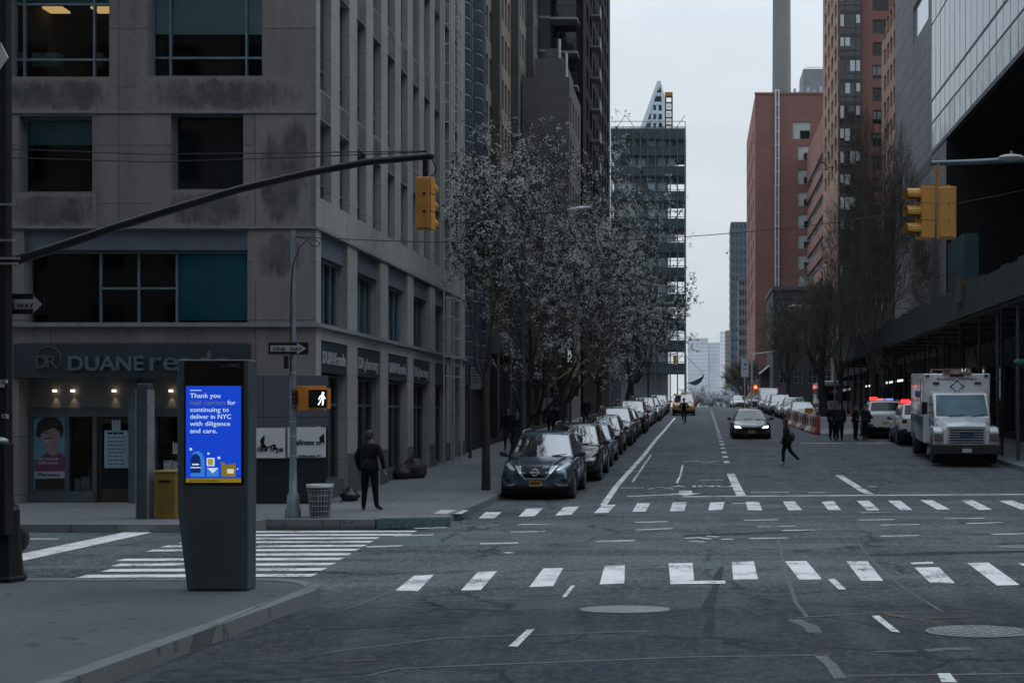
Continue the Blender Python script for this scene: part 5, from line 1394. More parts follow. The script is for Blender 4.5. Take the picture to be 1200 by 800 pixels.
        for s in (1, -1):
            f = (lambda p: p) if s == 1 else mirror
            hw_ = hw * .90
            m_ = MB(); conform(m_, bv, f([(hw_ * .58, zz - .02), (hw_ * .93, zz + .0), (hw_ * .96, zz + .12), (hw_ * .66, zz + .07)]), 1, .012); m_.build('headlight', M_HLON if dark else M_LAMP, root)
            if not dark:
                m_ = MB(); conform(m_, bv, f([(hw_ * .66, K['zb'] + .16), (hw_ * .86, K['zb'] + .17), (hw_ * .86, K['zb'] + .26), (hw_ * .68, K['zb'] + .25)]), 1, .01); m_.build('fog_lamp', M_BLACK, root)
        gz0, gz1 = zz - .10, zz + .07
        if dark: gz0, gz1 = K['zb'] + .12, zz - .04
        m_ = MB(); conform(m_, bv, [(-.46, gz0), (.46, gz0), (.56, gz1), (-.56, gz1)] if not dark else [(-.74, gz0), (.74, gz0), (.66, gz1), (-.66, gz1)], 1, .01); gr = m_.build('grille', M_BLACK, root)
        m_ = MB(); conform(m_, bv, [(-.5, (gz0 + gz1) / 2 - .012), (.5, (gz0 + gz1) / 2 - .012), (.5, (gz0 + gz1) / 2 + .012), (-.5, (gz0 + gz1) / 2 + .012)], 1, .02); m_.build('grille_bar', M_CHROME if not dark else M_TRIM, gr)
        m_ = MB(); conform(m_, bv, [(-.6, K['zb'] + .1), (.6, K['zb'] + .1), (.55, K['zb'] + .22), (-.55, K['zb'] + .22)], 1, .008); m_.build('lower_intake', M_BLACK, root)
        pz = (K['zb'] + zz) / 2 + .02
    m_ = MB(); conform(m_, bv, [(-.16, pz - .075), (.16, pz - .075), (.16, pz + .075), (-.16, pz + .075)], 1, .026); pl = m_.build('number_plate', M_PLATE, root)
    hy = bv.ray_cast(Vector((0, -5, pz)), Vector((0, 1, 0)))[0].y - .045
    m_ = MB()
    for k_ in range(5): m_.box(-.12 + k_ * .052, -.085 + k_ * .052, hy, hy + .018, pz - .03, pz + .035)
    m_.build('plate_digits', M_BLACK, pl)
    for s in (1, -1):
        f = (lambda p: p) if s == 1 else mirror; zt = K['belt']
        m_ = MB(); conform(m_, bv, f([(hw * .60, zt - .26), (hw * .84, zt - .28), (hw * .84, zt - .08), (hw * .66, zt - .08)]), -1, .014); m_.build('tail_light', M_TAIL, root)
    m_ = MB(); conform(m_, bv, [(-.17, .62), (.17, .62), (.17, .76), (-.17, .76)], -1, .02); m_.build('number_plate', M_PLATE, root)
    m_ = MB()
    for s in (-.32, .28): m_.tube([(s, K['ws'] - .03 + .1, bz + .05), (s + .38, K['ws'] + .02 + .1, bz + .09)], .012, 4)
    m_.build('wiper', M_BLACK, root)
    m_ = MB(); m_.cbox((0, K['rr'] - .1, Hz + .06), (.04, .16, .07)); m_.build('antenna', M_BLACK, root)
    m_ = MB(); m_.box(-hw * .86, hw * .86, -hl + .5, hl - .5, .14, K['zb'] + .1); m_.build('underbody', M_BLACK, root)
    return root
def repaint(root, mt):
    for o in [root] + list(root.children):
        if o.type == 'MESH' and o.name.split('.')[0] in ('body', 'cabin', 'mirror', 'hood_crease'):
            o.material_slots[0].link = 'OBJECT'; o.material_slots[0].material = mt
def put(root, x, y, rz=0):
    pitch = (zr(y + 1.4) - zr(y - 1.4)) / 2.8
    root.location = (x, y, zr(y)); root.rotation_euler = (math.atan(pitch), 0, rz)
    return root
PAINT = {k: carpaint('paint_' + k, c, f) for k, c, f in (
    ('navy', (.05, .09, .125), .4), ('black', (.010, .011, .013), .2), ('silver_blue', (.14, .23, .33), .4), ('charcoal', (.035, .038, .042), .4),
    ('maroon', (.055, .018, .022), .3), ('white', (.55, .57, .58), .0), ('silver', (.33, .35, .37), .5), ('teal', (.035, .10, .125), .3), ('taxi', (.52, .27, .04), .0), ('grey', (.13, .14, .15), .4))}
GL = 'cars parked nose to tail along the left kerb'
n1 = car_proto('suv', 'parked_car', 'dark blue SUV with V-shaped chrome grille, nearest of the parked cars', 'car', PAINT['navy'], 'vgrille', GL)
put(n1, -4.2, 33.15)
P_suv = car_proto('suv', 'parked_car', 'black SUV parked directly behind the blue SUV', 'car', PAINT['black'], 'std', GL); put(P_suv, -3.95, 38.7)
P_sed = car_proto('sedan', 'parked_car', 'silver-blue small sedan with clear windshield third from the crosswalk', 'car', PAINT['silver_blue'], 'std', GL); put(P_sed, -3.95, 44.2)
P_box = car_proto('boxy', 'parked_car', 'tall teal-windowed SUV parked before the line of pale cars', 'car', PAINT['charcoal'], 'std', GL)
P_hat = car_proto('hatch', 'parked_car', 'small charcoal hatchback parked behind the silver-blue sedan', 'car', PAINT['charcoal'], 'std', GL); put(P_hat, -3.95, 49.9)
put(P_box, -3.9, 83.2); repaint(P_box, PAINT['teal'])
P_box['label'] = 'teal tall SUV parked in front of the small white cars near the taxi'
ALLL = []
for P_, y, pc, lab, x in ((P_suv, 55.6, 'grey', 'grey crossover with black roof rails, fifth in the left parked row', -3.9), (P_sed, 61.6, 'black', 'black sedan parked just before the maroon SUV', -3.9),
                       (P_box, 67.4, 'maroon', 'dark maroon SUV in the middle of the left parked row', -3.85), (P_hat, 72.9, 'silver', 'silver hatchback right behind the maroon SUV', -3.9),
                       (P_sed, 78, 'white', 'white sedan just in front of the teal SUV', -3.85), (P_suv, 89, 'silver', 'silver SUV just behind the teal SUV', -3.7), (P_sed, 94.6, 'white', 'white sedan alongside the cyclist in the left parked row', -3.7),
                       (P_hat, 99.8, 'white', 'white hatchback beside the front of the yellow taxi', -3.7), (P_sed, 105.4, 'silver', 'silver sedan beside the rear of the yellow taxi', -3.7),
                       (P_suv, 112, 'black', 'black SUV parked left beyond the yellow taxi', -3.7), (P_sed, 118, 'white', 'last white car of the left parked row before the crossing', -3.7)):
    c = copy_tree(P_); repaint(c, PAINT[pc]); c['label'] = lab; c['group'] = GL; put(c, x, y)
# taxi
t = copy_tree(P_box); t.name = 'taxi'; repaint(t, PAINT['taxi']); t['label'] = 'yellow taxi driving toward us in the lane behind the cyclist'; t['category'] = 'taxi'; del t['group']; put(t, -1.25, 106)
mb = MB(); mb.prism([(-.3, 1.84), (.3, 1.84), (.22, 2.02), (-.22, 2.02)], 'y', -.1, .1); mb.build('roof_sign', simple('roof_sign_white', (.55, .52, .4), .5), t)
# dark coupe with its lamps on
cp = car_proto('coupe', 'coupe_car', 'low black car with lit headlights driving toward us up the middle lane', 'car', carpaint('paint_pearl', (.06, .065, .07), .2), 'dark'); put(cp, 2.66, 61.5)
for o in cp.children:
    if o.name.startswith('windshield'): o.data.materials[0] = glassy('sky_windshield', (.05, .055, .06), .03, .3, 1.0)
# right side row of white cars
GR = 'pale cars parked along the right kerb beyond the barriers'
P_van = car_proto('van', 'parked_van', 'white van farthest in the pale row parked on the right', 'van', PAINT['white'], 'std', GR); put(P_van, 7.0, 119)
for P_, x, y, pc, lab in ((P_suv, 7.15, 111.5, 'white', 'white SUV parked just in front of the far white van'), (P_box, 7.2, 105, 'silver', 'silver SUV second in front of the far white van'),
                          (P_sed, 7.3, 98, 'white', 'white sedan with open row behind it, third from the barriers'), (P_suv, 7.35, 91.5, 'white', 'white SUV just behind the nearest pale car on the right'),
                          (P_sed, 7.4, 85, 'white', 'white car nearest the orange barriers on the right')):
    c = copy_tree(P_); repaint(c, PAINT[pc]); c['label'] = lab; c['group'] = GR; c['category'] = 'car'; put(c, x, y)
c = copy_tree(P_sed); c.name = 'crossing_car'; repaint(c, PAINT['white']); c['label'] = 'lone white car facing us on the crest at the far crossing'; del c['group']; put(c, 5.0, 146, R(6))
c = copy_tree(P_sed); c.name = 'crossing_car'; repaint(c, PAINT['silver']); c['label'] = 'silver car waiting at the far crossing under the red traffic light'; del c['group']; put(c, 8.2, 148.5, R(90))
# white bus behind the tree
o = thing('white_bus', 'white bus standing behind the bare tree and the officers', 'bus', (11.2, 96, zr(96) + .1), 0)
mb = MB(); mb.box(-1.2, 1.2, 0, 8, .35, 2.9); mb.build('body', PAINT['white'], o, bevel=.12, seg=3)
mb = MB(); mb.box(-1.05, 1.05, -.03, -.005, 1.3, 2.5); mb.box(-1.225, -1.205, .6, 7.6, 1.5, 2.4); mb.build('window', M_CARGLASS, o)
mb = MB(); mb.box(-1.23, -1.206, .2, 7.9, .8, 1.1); mb.build('stripe', simple('blue_stripe', (.03, .09, .2), .5), o)
for s in (-1, 1):
    for y in (1.2, 6.2): wheel(o, s * 1.08, y, .42, .25, s)
# police cars seen from behind
PP = car_proto('boxy', 'police_car', 'white police SUV with flashing red roof light, the farther of the two', 'police car', PAINT['white'], 'std', 'police cars parked behind the ambulance')
def police_fit(r):
    mb = MB(); mb.box(-.62, .62, -.14, .14, 1.83, 1.89); b_ = mb.build('light_bar', M_BLACK, r)
    for i, (a, c_, nm) in enumerate(((.22, .6, 'r'), (-.2, .2, 'w'), (-.6, -.22, 'b'))):
        mt_ = emit('police_red', (1, .012, .012), 7) if nm == 'r' else emit('police_white', (1, .4, .4), .7) if nm == 'w' else emit('police_blue', (.2, .3, 1), 1.0)
        MB().box(a, c_, -.13, .13, 1.892, 2.05 if nm == 'r' else 1.98).build('flasher', mt_, b_, bevel=.02)
    mb = MB()
    for s in (-1, 1): mb.box(s * .985 - .008, s * .985 + .008, -1.2, 2.0, .62, .74)
    mb.build('blue_stripe', simple('blue_stripe', (.03, .09, .2), .5), r)
for o in PP.children:
    if o.name.startswith(('rear_window', 'side_window')): o.data.materials[0] = M_GLASS
police_fit(PP); put(PP, 9.45, 61.5, R(176))
c = copy_tree(PP); c['label'] = 'white police SUV half hidden by the ambulance, nearer of the two'; put(c, 10.05, 55.5, R(177))
lp = bpy.data.lights.new('police_lamp', 'POINT'); lp.energy = 8; lp.color = (1, .05, .04); lp.shadow_soft_size = .15
lo = bpy.data.objects.new('police_lamp', lp); COL.objects.link(lo); lo.location = (9.8, 61.1, zr(61) + 2.2)

# ------------------------------------------------------------------ ambulance
A = thing('ambulance', 'white box ambulance with blue stripe parked at the right kerb facing us', 'ambulance', (9.45, 42, zr(44)), 0)
M_AMB = carpaint('ambulance_white', (.62, .65, .67), 0); M_ABLUE = simple('ambulance_blue', (.02, .06, .15), .4, 0, .1, 4, coat=.4)
mb = MB(); mb.box(-1.22, 1.24, 2.75, 7.4, .62, 3.22); box_ = mb.build('box_body', M_AMB, A, bevel=.05, seg=3)
# cab: side profile swept across, fenders separately
mb = MB(); mb.prism([(1.15, 1.0), (1.15, 1.62), (1.85, 2.5), (2.75, 2.56), (2.75, .62), (1.3, .62)], 'x', -1.0, 1.0); cabn = mb.build('cab', M_AMB, A, bevel=.07, seg=3)
mb = MB()
vs = []
for y, w, z0, z1 in ((.12, .78, .62, 1.38), (.3, .84, .62, 1.5), (.8, .92, .62, 1.6), (1.25, .97, .62, 1.68)):
    for u, v in ((-1, 0), (-1, .8), (-.82, .97), (0, 1.02), (.82, .97), (1, .8), (1, 0)): vs.append((u * w, y, z0 + (z1 - z0) * v))
mb.add(vs, [(i * 7 + j, i * 7 + j + 1, i * 7 + j + 8, i * 7 + j + 7) for i in range(3) for j in range(6)] + [tuple(range(7)), tuple(range(21, 28))], 0, False)
mb.build('hood', M_AMB, A, bevel=.03)
for s in (-1, 1):
    mb = MB(); mb.prism([(.2, .62), (.16, 1.2), (.4, 1.33), (1.25, 1.36), (1.6, 1.05), (1.55, .62), (1.32, .62), (1.2, .95), (.85, 1.08), (.5, .95), (.4, .62)], 'x', s * .82 if s > 0 else -1.14, s * 1.14 if s > 0 else -.82)
    mb.build('fender', M_AMB, A, bevel=.04)
    mb = MB(); mb.box(s * .98 - .15, s * .98 + .15, .115, .16, .86, 1.12); hl_ = mb.build('headlight', simple('dark_lens', (.12, .13, .14), .15, .1, .3, 9), A, bevel=.02)
    mb = MB(); mb.box(s * 1.0 - .12, s * 1.0 + .12, .10, .114, .88, .97); mb.build('indicator', simple('amber_lens', (.25, .11, .02), .25), hl_)
    mb = MB(); mb.box(s * 1.32 - .1, s * 1.32 + .1, 1.42, 1.52, 1.75, 2.2); mb.tube([(s * 1.0, 1.6, 1.8), (s * 1.3, 1.5, 1.8)], .02, 5); mb.tube([(s * 1.0, 1.6, 2.1), (s * 1.3, 1.5, 2.1)], .02, 5); mb.build('mirror', M_BLACK, A, bevel=.02)
    wheel(A, s * 1.0, .86, .45, .27, s); wheel(A, s * 1.02, 5.9, .45, .5, s)
    mb = MB(); mb.quad((s * 1.008, 1.5, 1.62), (s * 1.008, 2.05, 2.36), (s * 1.008, 2.62, 2.4), (s * 1.008, 2.62, 1.62)); mb.build('side_window', M_CARGLASS, A, norm=False)
mb = MB(); mb.box(-.62, .62, .095, .13, .78, 1.34); gr = mb.build('grille', M_BLACK, A, bevel=.02)
mb = MB()
for k in range(6): mb.box(-.6, .6, .075, .1, .815 + k * .09, .85 + k * .09)
for x in (-.62, .62): mb.box(x - .03, x + .03, .07, .1, .78, 1.34)
mb.box(-.65, .65, .072, .1, 1.31, 1.36); mb.build('grille_bar', simple('bright_bar', (.46, .49, .52), .3, .5), gr)
mb = MB(); mb.box(-.24, .24, .06, .074, .96, 1.12); mb.build('emblem', M_ABLUE, gr)
mb = MB(); mb.box(-1.2, 1.2, -.02, .22, .40, .74); mb.build('bumper', simple('black_bumper', (.018, .019, .02), .5, 0, .2, 6), A, bevel=.03)
mb = MB(); mb.box(-.9, .9, .24, 1.4, .3, .6); mb.box(-.9, .9, 1.4, 7.2, .42, .618); mb.build('chassis', M_BLACK, A)
mb = MB(); mb.box(-.16, .16, -.035, -.022, .46, .6); mb.build('number_plate', simple('white_plate', (.45, .46, .46), .5), A)
# windshield on the sloped cab front
mb = MB(); dy, dz = .7, .88; ln = math.hypot(dy, dz); oy, oz = -dz / ln * .012, dy / ln * .012
pt = lambda x, t: (x, 1.15 + dy * t + oy, 1.62 + dz * t + oz)
mb.quad(pt(-.93, .08), pt(.93, .08), pt(.87, .93), pt(-.87, .93)); mb.build('windshield', glassy('ambulance_glass', (.02, .075, .10), .05, .5, .35), A, norm=False)
mb = MB(); mb.tube([(-.5, 1.16, 1.68), (.05, 1.2, 1.74)], .014, 4); mb.tube([(.3, 1.16, 1.68), (.8, 1.2, 1.74)], .014, 4); mb.build('wiper', M_BLACK, A)
# front of the box
mb = MB(); mb.text('Emergency   Healthcare', .13, wallM((-.72, 2.745, 2.98)), 0, .003, bold=.02, width=1.46); mb.build('lettering', simple('purple_lettering', (.08, .07, .16), .5), A)
mb = MB(); cx, cz = .02, 2.74
for k in range(4):
    a = math.pi / 2 * k
    for s in (-1, 1):
        p0 = Vector((.27 * math.cos(a), 0, .24 * math.sin(a))); p1 = Vector((.12 * math.cos(a) + s * .09 * -math.sin(a), 0, .12 * math.sin(a) + s * .09 * math.cos(a)))
        mb.tube([(cx + p0.x, 2.735, cz + p0.z), (cx + p1.x, 2.735, cz + p1.z)], .018, 4)
mb.build('emblem', M_ABLUE, A)
for x, w, z in ((-1.08, .14, 3.1), (0, .5, 3.1), (1.08, .14, 3.1), (-.76, .24, 2.82), (.78, .24, 2.82)): mb = MB(); mb.box(x - w / 2, x + w / 2, 2.69, 2.747, z, z + .085); mb.build('marker_lamp', simple('dark_red_lens', (.07, .018, .016), .25), A, bevel=.01)
mb = MB(); mb.box(-.5, .55, 2.6, 2.9, 3.225, 3.3); mb.box(-.2, .15, 2.62, 2.88, 3.302, 3.36); mb.box(-.9, .6, 3.4, 3.44, 3.36, 3.39); mb.box(-.9, -.86, 3.4, 3.44, 3.22, 3.36); mb.box(.56, .6, 3.4, 3.44, 3.22, 3.36); mb.build('roof_lamp', simple('roof_lamp_lens', (.25, .12, .11), .4), A, bevel=.01)
# side: stripe, doors, lettering
for s in (-1, 1):
    xs = -1.232 if s < 0 else 1.252
    mb = MB(); mb.box(xs - .006, xs + .006, 2.8, 7.36, 1.3, 1.62); mb.build('stripe', M_ABLUE, A)
    mb = MB()
    for a, c_, z0, z1 in ((2.95, 3.7, .72, 1.25), (2.95, 3.7, 1.7, 3.0), (3.85, 4.75, .72, 1.25), (3.85, 4.75, 1.7, 3.0), (6.6, 7.25, .72, 1.25), (6.6, 7.25, 1.7, 3.0)):
        for y in (a, c_): mb.box(xs - .005, xs + .005, y - .012, y + .012, z0, z1)
        for z in (z0, z1): mb.box(xs - .005, xs + .005, a, c_, z - .012, z + .012)
    mb.build('locker_door', simple('seam_grey', (.12, .13, .14), .6), A)
    mb = MB(); mb.text('AMBULANCE', .34, Matrix.Translation((xs, 4.9 if s < 0 else 4.0, 2.3)) @ Matrix.Rotation(R(-90 if s < 0 else 90), 4, 'Z') @ Matrix.Rotation(R(90), 4, 'X') @ Matrix.Translation((-.9, 0, 0)), 0, .004, bold=.02); mb.build('lettering', simple('purple_lettering', (.08, .07, .16), .5), A)
mb = MB()
for s in (-1, 1): mb.prism([(1.26, 1.3), (1.26, 1.48), (2.76, 1.62), (2.76, 1.3)], 'x', s * 1.006 - .006, s * 1.006 + .006)
mb.build('stripe', M_ABLUE, A)
A.rotation_euler = (math.atan(.036), 0, R(-4.5))
# ================================================================== PEOPLE
def grow(verts, edges, root, mats, cls, levels=2):
    """one continuous skin over a skeleton: verts = [(pos, rx, ry)], cls = material index per edge"""
    me = bpy.data.meshes.new('sk'); me.from_pydata([v[0] for v in verts], edges, [])
    ob = bpy.data.objects.new('sk', me); COL.objects.link(ob)
    md = ob.modifiers.new('skin', 'SKIN'); md.use_smooth_shade = True; md.branch_smoothing = .3
    for i, v in enumerate(verts):
        sv = me.skin_vertices[0].data[i]; sv.radius = (v[1], v[2]); sv.use_root = (i == root)
    sb = ob.modifiers.new('sub', 'SUBSURF'); sb.levels = levels; sb.render_levels = levels
    out = evaluated(ob); bpy.data.objects.remove(ob)
    out.materials.clear()
    for m in mats: out.materials.append(m)
    V = [Vector(v[0]) for v in verts]
    for p in out.polygons:
        c = p.center; best = None
        for e, (a, b) in enumerate(edges):
            d = V[b] - V[a]; t = max(0, min(1, (c - V[a]).dot(d) / max(1e-9, d.length_squared)))
            r = verts[a][1] + (verts[b][1] - verts[a][1]) * t
            dist = (c - V[a] - d * t).length - r * .6
            if best is None or dist < best[0]: best = (dist, cls[e])
        p.material_index = best[1]; p.use_smooth = True
    return out
SKIN = simple('skin', (.24, .15, .11), .6, 0, .08, 9); HAIR = simple('dark_hair', (.012, .010, .009), .6, 0, .3, 30)
def figure(name, label, group=None, h=1.75, pose=None, jacket=(.012, .013, .016), trousers=(.012, .013, .017), shoes=(.01, .01, .01), bulk=1.0, skirt=0, hairlen=0, cat='person', cap=False):
    """facing -Y; joints in metres for a 1.75 m body"""
    J = dict(pelvis=(0, 0, .95), waist=(0, 0, 1.08), chest=(0, -.01, 1.30), neck=(0, .0, 1.47), jaw=(0, -.025, 1.575), skull=(0, -.005, 1.66), crown=(0, .005, 1.725),
             shL=(-.19, .0, 1.42), elL=(-.25, .03, 1.15), wrL=(-.26, -.02, .90), shR=(.19, .0, 1.42), elR=(.25, .03, 1.15), wrR=(.26, -.02, .90),
             hiL=(-.095, 0, .90), knL=(-.10, -.02, .50), anL=(-.105, .02, .09), toL=(-.12, -.15, .035), hiR=(.095, 0, .90), knR=(.10, -.02, .50), anR=(.105, .02, .09), toR=(.12, -.15, .035))
    J.update(pose or {})
    k = h / 1.75; b = bulk
    rad = dict(pelvis=(.15 * b, .11 * b), waist=(.145 * b, .105 * b), chest=(.165 * b, .115 * b), neck=(.055, .058), jaw=(.06, .075), skull=(.078, .095), crown=(.05, .06),
               sh=(.075 * b, .075 * b), el=(.052 * b, .052 * b), wr=(.036, .036), hi=(.095 * b, .1 * b), kn=(.065 * b, .068 * b), an=(.048, .05), to=(.042, .03))
    names = list(J); idx = {n: i for i, n in enumerate(names)}
    verts = [(tuple(Vector(J[n]) * k), *(rad.get(n) or rad[n[:2]])) for n in names]
    ed = [('pelvis', 'waist', 0), ('waist', 'chest', 0), ('chest', 'neck', 0), ('neck', 'jaw', 2), ('jaw', 'skull', 2), ('skull', 'crown', 2)]
    for s in 'LR':
        ed += [('chest', 'sh' + s, 0), ('sh' + s, 'el' + s, 0), ('el' + s, 'wr' + s, 0), ('pelvis', 'hi' + s, 1), ('hi' + s, 'kn' + s, 1), ('kn' + s, 'an' + s, 1), ('an' + s, 'to' + s, 3)]
    edges = [(idx[a], idx[c]) for a, c, _ in ed]; cls = [c for *_, c in ed]
    # hands: palm, four fingers, thumb
    for s in 'LR':
        w, e = Vector(J['wr' + s]), Vector(J['el' + s]); d = (w - e).normalized(); side = Vector((0, -1, 0)) - d * d.dot(Vector((0, -1, 0))); side.normalize()
        pm = w + d * .07; verts.append((tuple(pm * k), .034, .02)); pi_ = len(verts) - 1; edges.append((idx['wr' + s], pi_)); cls.append(2)
        inn = d.cross(side) * (1 if s == 'L' else -1)
        for f, (o, ln) in enumerate(((.027, .07), (.009, .08), (-.009, .075), (-.026, .058))):
            a = pm + side * o + d * .025; m = a + d * ln * .5 + inn * .006; t = m + d * ln * .42 + inn * .022
            for q, r in ((a, .011), (m, .0095), (t, .008)): verts.append((tuple(q * k), r, r))
            n_ = len(verts); edges += [(pi_, n_ - 3), (n_ - 3, n_ - 2), (n_ - 2, n_ - 1)]; cls += [2, 2, 2]
        a = w + d * .035 + side * .034; t = a + d * .045 + side * .02
        for q, r in ((a, .012), (t, .009)): verts.append((tuple(q * k), r, r))
        n_ = len(verts); edges += [(pi_, n_ - 2), (n_ - 2, n_ - 1)]; cls += [2, 2]
    mats = [simple('jacket_%02x%02x%02x' % tuple(int(c * 255) for c in jacket), jacket, .9, 0, .3, 8, spec=.1), simple('trousers_%02x%02x%02x' % tuple(int(c * 255) for c in trousers), trousers, .9, 0, .25, 9, spec=.1), SKIN,
            simple('shoes_%02x%02x%02x' % tuple(int(c * 255) for c in shoes), shoes, .6, 0, .2, 9)]
    me = grow(verts, edges, 0, mats, cls)
    root = thing(name, label, cat, group=group)
    bd = bpy.data.objects.new('body', me); COL.objects.link(bd); bd.parent = root
    hd = Vector(J['skull']) * k; jw = Vector(J['jaw']) * k
    fw = Vector((0, -1, 0))
    if 'face' in (pose or {}): fw = Vector(pose['face']).normalized()
    rt = fw.cross(Vector((0, 0, 1)))
    mb = MB(); bs = hd - fw * .012
    mb.ell(bs + Vector((0, 0, .025)), (.098, .108, .095), 14)
    if hairlen: mb.ell(bs - fw * .035 + Vector((0, 0, -.06 - hairlen * .25)), (.10, .075, .09 + hairlen * .4), 12)
    else: mb.ell(bs - fw * .04 + Vector((0, 0, -.03)), (.082, .07, .075), 12)
    # keep the face free: cut the front of the hair shell below the brow
    mb.v = [tuple(Vector(v) - fw * max(0, (Vector(v) - hd).dot(fw) - .02) * (1 if (v[2] - hd.z) < .05 else 0) * 1.0) for v in mb.v]
    mb.build('hair', HAIR if not cap else mats[0], root)
    mb = MB()
    ey = hd + Vector((0, 0, -.02)); mb.ell(ey + fw * .092 + Vector((0, 0, -.025)), (.014, .016, .022), 8, 0)
    for s in (-1, 1):
        mb.ell(ey + fw * .079 + rt * .032 * s, (.011, .008, .007), 6, 1); mb.ell(hd + rt * .083 * s + Vector((0, 0, -.03)), (.012, .018, .028), 8, 0)
    mb.ell(jw + fw * .072 + Vector((0, 0, .0)), (.022, .008, .006), 8, 2)
    mb.build('face', [SKIN, M_BLACK, simple('lips', (.22, .09, .08), .6)], root)
    if skirt:
        mb = MB(); P0 = Vector(J['waist']) * k; P1 = Vector(J['pelvis']) * k - Vector((0, 0, skirt))
        vs = []; n = 16
        for i, (p, rx, ry) in enumerate(((P0 + Vector((0, 0, .05)), .165 * b, .125 * b), ((P0 + P1) / 2, .18 * b, .14 * b), (P1, .20 * b, .165 * b))):
            for j in range(n):
                w = 2 * math.pi * j / n; vs.append(p + Vector((rx * math.cos(w) * (1 + .05 * math.sin(3 * w + i)), ry * math.sin(w), .012 * math.sin(5 * w))))
        mb.add(vs, [(i * n + j, i * n + (j + 1) % n, (i + 1) * n + (j + 1) % n, (i + 1) * n + j) for i in range(2) for j in range(n)], 0, True)
        ob = mb.build('coat_tail', mats[0], root); md = ob.modifiers.new('thick', 'SOLIDIFY'); md.thickness = .012
    return root
def stand(o, x, y, rz=0, curb=False):
    o.location = (x, y, zr(y) + (.15 if curb else .0)); o.rotation_euler = (0, 0, rz); return o
# man with his back to us on the corner
m1 = figure('person', 'man in dark clothes standing with his back to us on the corner sidewalk', h=1.75, bulk=1.12, jacket=(.008, .010, .013), trousers=(.007, .008, .010), skirt=.06,
            pose=dict(hiL=(-.10, 0, .90), knL=(-.13, -.0, .50), anL=(-.175, .02, .09), toL=(-.25, -.12, .035), knR=(.12, -.02, .50), anR=(.13, .02, .09), toR=(.19, -.14, .035),
                      elR=(.29, .05, 1.17), wrR=(.26, -.04, .92), elL=(-.29, .03, 1.16), wrL=(-.31, -.06, .93)))
p = gnd(433, 598, .15); stand(m1, p.x, p.y, R(172), True)
# woman walking across
w1 = figure('person', 'person in dark jacket with hood of hair walking left across the street, bag on back', h=1.68, jacket=(.012, .014, .017), trousers=(.010, .013, .020), shoes=(.35, .36, .38), skirt=.14, hairlen=.22, bulk=1.15,
            pose=dict(chest=(0, -.05, 1.29), neck=(0, -.06, 1.46), jaw=(0, -.10, 1.56), skull=(0, -.085, 1.645), crown=(0, -.075, 1.71), shL=(-.18, -.04, 1.41), shR=(.18, -.04, 1.41),
                      elL=(-.23, .10, 1.16), wrL=(-.22, -.02, .96), elR=(.23, -.10, 1.15), wrR=(.20, -.22, .95),
                      knL=(-.08, -.12, .50), anL=(-.07, -.11, .09), toL=(-.07, -.28, .035), knR=(.08, .12, .53), anR=(.08, .46, .20), toR=(.09, .40, .05)))
mb = MB(); mb.ell((.12, .17, 1.02), (.14, .10, .17), 12); mb.tube([(.10, .12, 1.18), (.05, .02, 1.42), (-.10, -.10, 1.25)], .015, 5); bg_ = mb.build('shoulder_bag', simple('bag_black', (.014, .014, .018), .6, 0, .2, 7), w1)
p = gnd(922, 545); stand(w1, p.x, p.y, R(-82))
# officers
GO = 'officers standing in a group before the white barriers'
def off(px, py, rz, lab, **kw):
    o = figure('person', lab, GO, h=kw.pop('h', 1.8), bulk=kw.pop('bulk', 1.42), skirt=.05, jacket=(.008, .009, .012), trousers=(.008, .009, .013), cap=True, **kw)
    p = gnd(px, py); stand(o, p.x, p.y, R(rz)); return o
arms = dict(elL=(-.31, .04, 1.18), wrL=(-.20, -.14, 1.05), elR=(.31, .04, 1.18), wrR=(.20, -.14, 1.05))
off(975.5, 516, 20, 'officer in dark uniform at the left of the group, shoulder to shoulder with another', pose=arms)
off(984, 516.5, -15, 'broad officer in dark uniform, second from the left in the group', bulk=1.5)
off(1002.5, 516, 60, 'slimmer officer in dark uniform facing sideways in the middle of the group', h=1.76, pose=arms, bulk=1.3)
off(1014.5, 516, -50, 'officer in dark uniform on the right of the group nearest the police cars', h=1.74)
# cyclist
cy = figure('person', 'cyclist in dark clothes riding a bicycle in the left lane before the taxi', h=1.75, jacket=(.012, .013, .016), cat='cyclist',
            pose=dict(pelvis=(0, .12, 1.0), waist=(0, .05, 1.13), chest=(0, -.10, 1.33), neck=(0, -.18, 1.48), jaw=(0, -.22, 1.58), skull=(0, -.20, 1.66), crown=(0, -.19, 1.73), shL=(-.19, -.13, 1.43), shR=(.19, -.13, 1.43),
                      elL=(-.27, -.33, 1.25), wrL=(-.24, -.50, 1.08), elR=(.27, -.33, 1.25), wrR=(.24, -.50, 1.08), hiL=(-.095, .10, .96), hiR=(.095, .10, .96),
                      knL=(-.11, -.22, .74), anL=(-.10, -.02, .36), toL=(-.11, -.17, .30), knR=(.11, -.15, .60), anR=(.10, .02, .18), toR=(.11, -.14, .14)))
p = Vector((X(801.5, 80), 80, zr(80))); stand(cy, p.x, p.y)
bk = thing('bicycle', 'black bicycle ridden by the cyclist in the left lane', 'bicycle', (p.x, p.y, p.z))
def ringtube(r, c, t, n=24): return [(c[0], c[1] + r * math.cos(2 * math.pi * i / n), c[2] + r * math.sin(2 * math.pi * i / n)) for i in range(n + 1)]
for y in (-.55, .5):
    mb = MB(); mb.tube(ringtube(.33, (0, y, .34), 0), .018, 6)
    wo = mb.build('wheel', M_RUBBER, bk); mb = MB()
    for i in range(10): a = 2 * math.pi * i / 10; mb.tube([(0, y, .34), (0, y + .31 * math.cos(a), .34 + .31 * math.sin(a))], .003, 3)
    mb.build('spoke', M_STEEL, wo)
mb = MB()
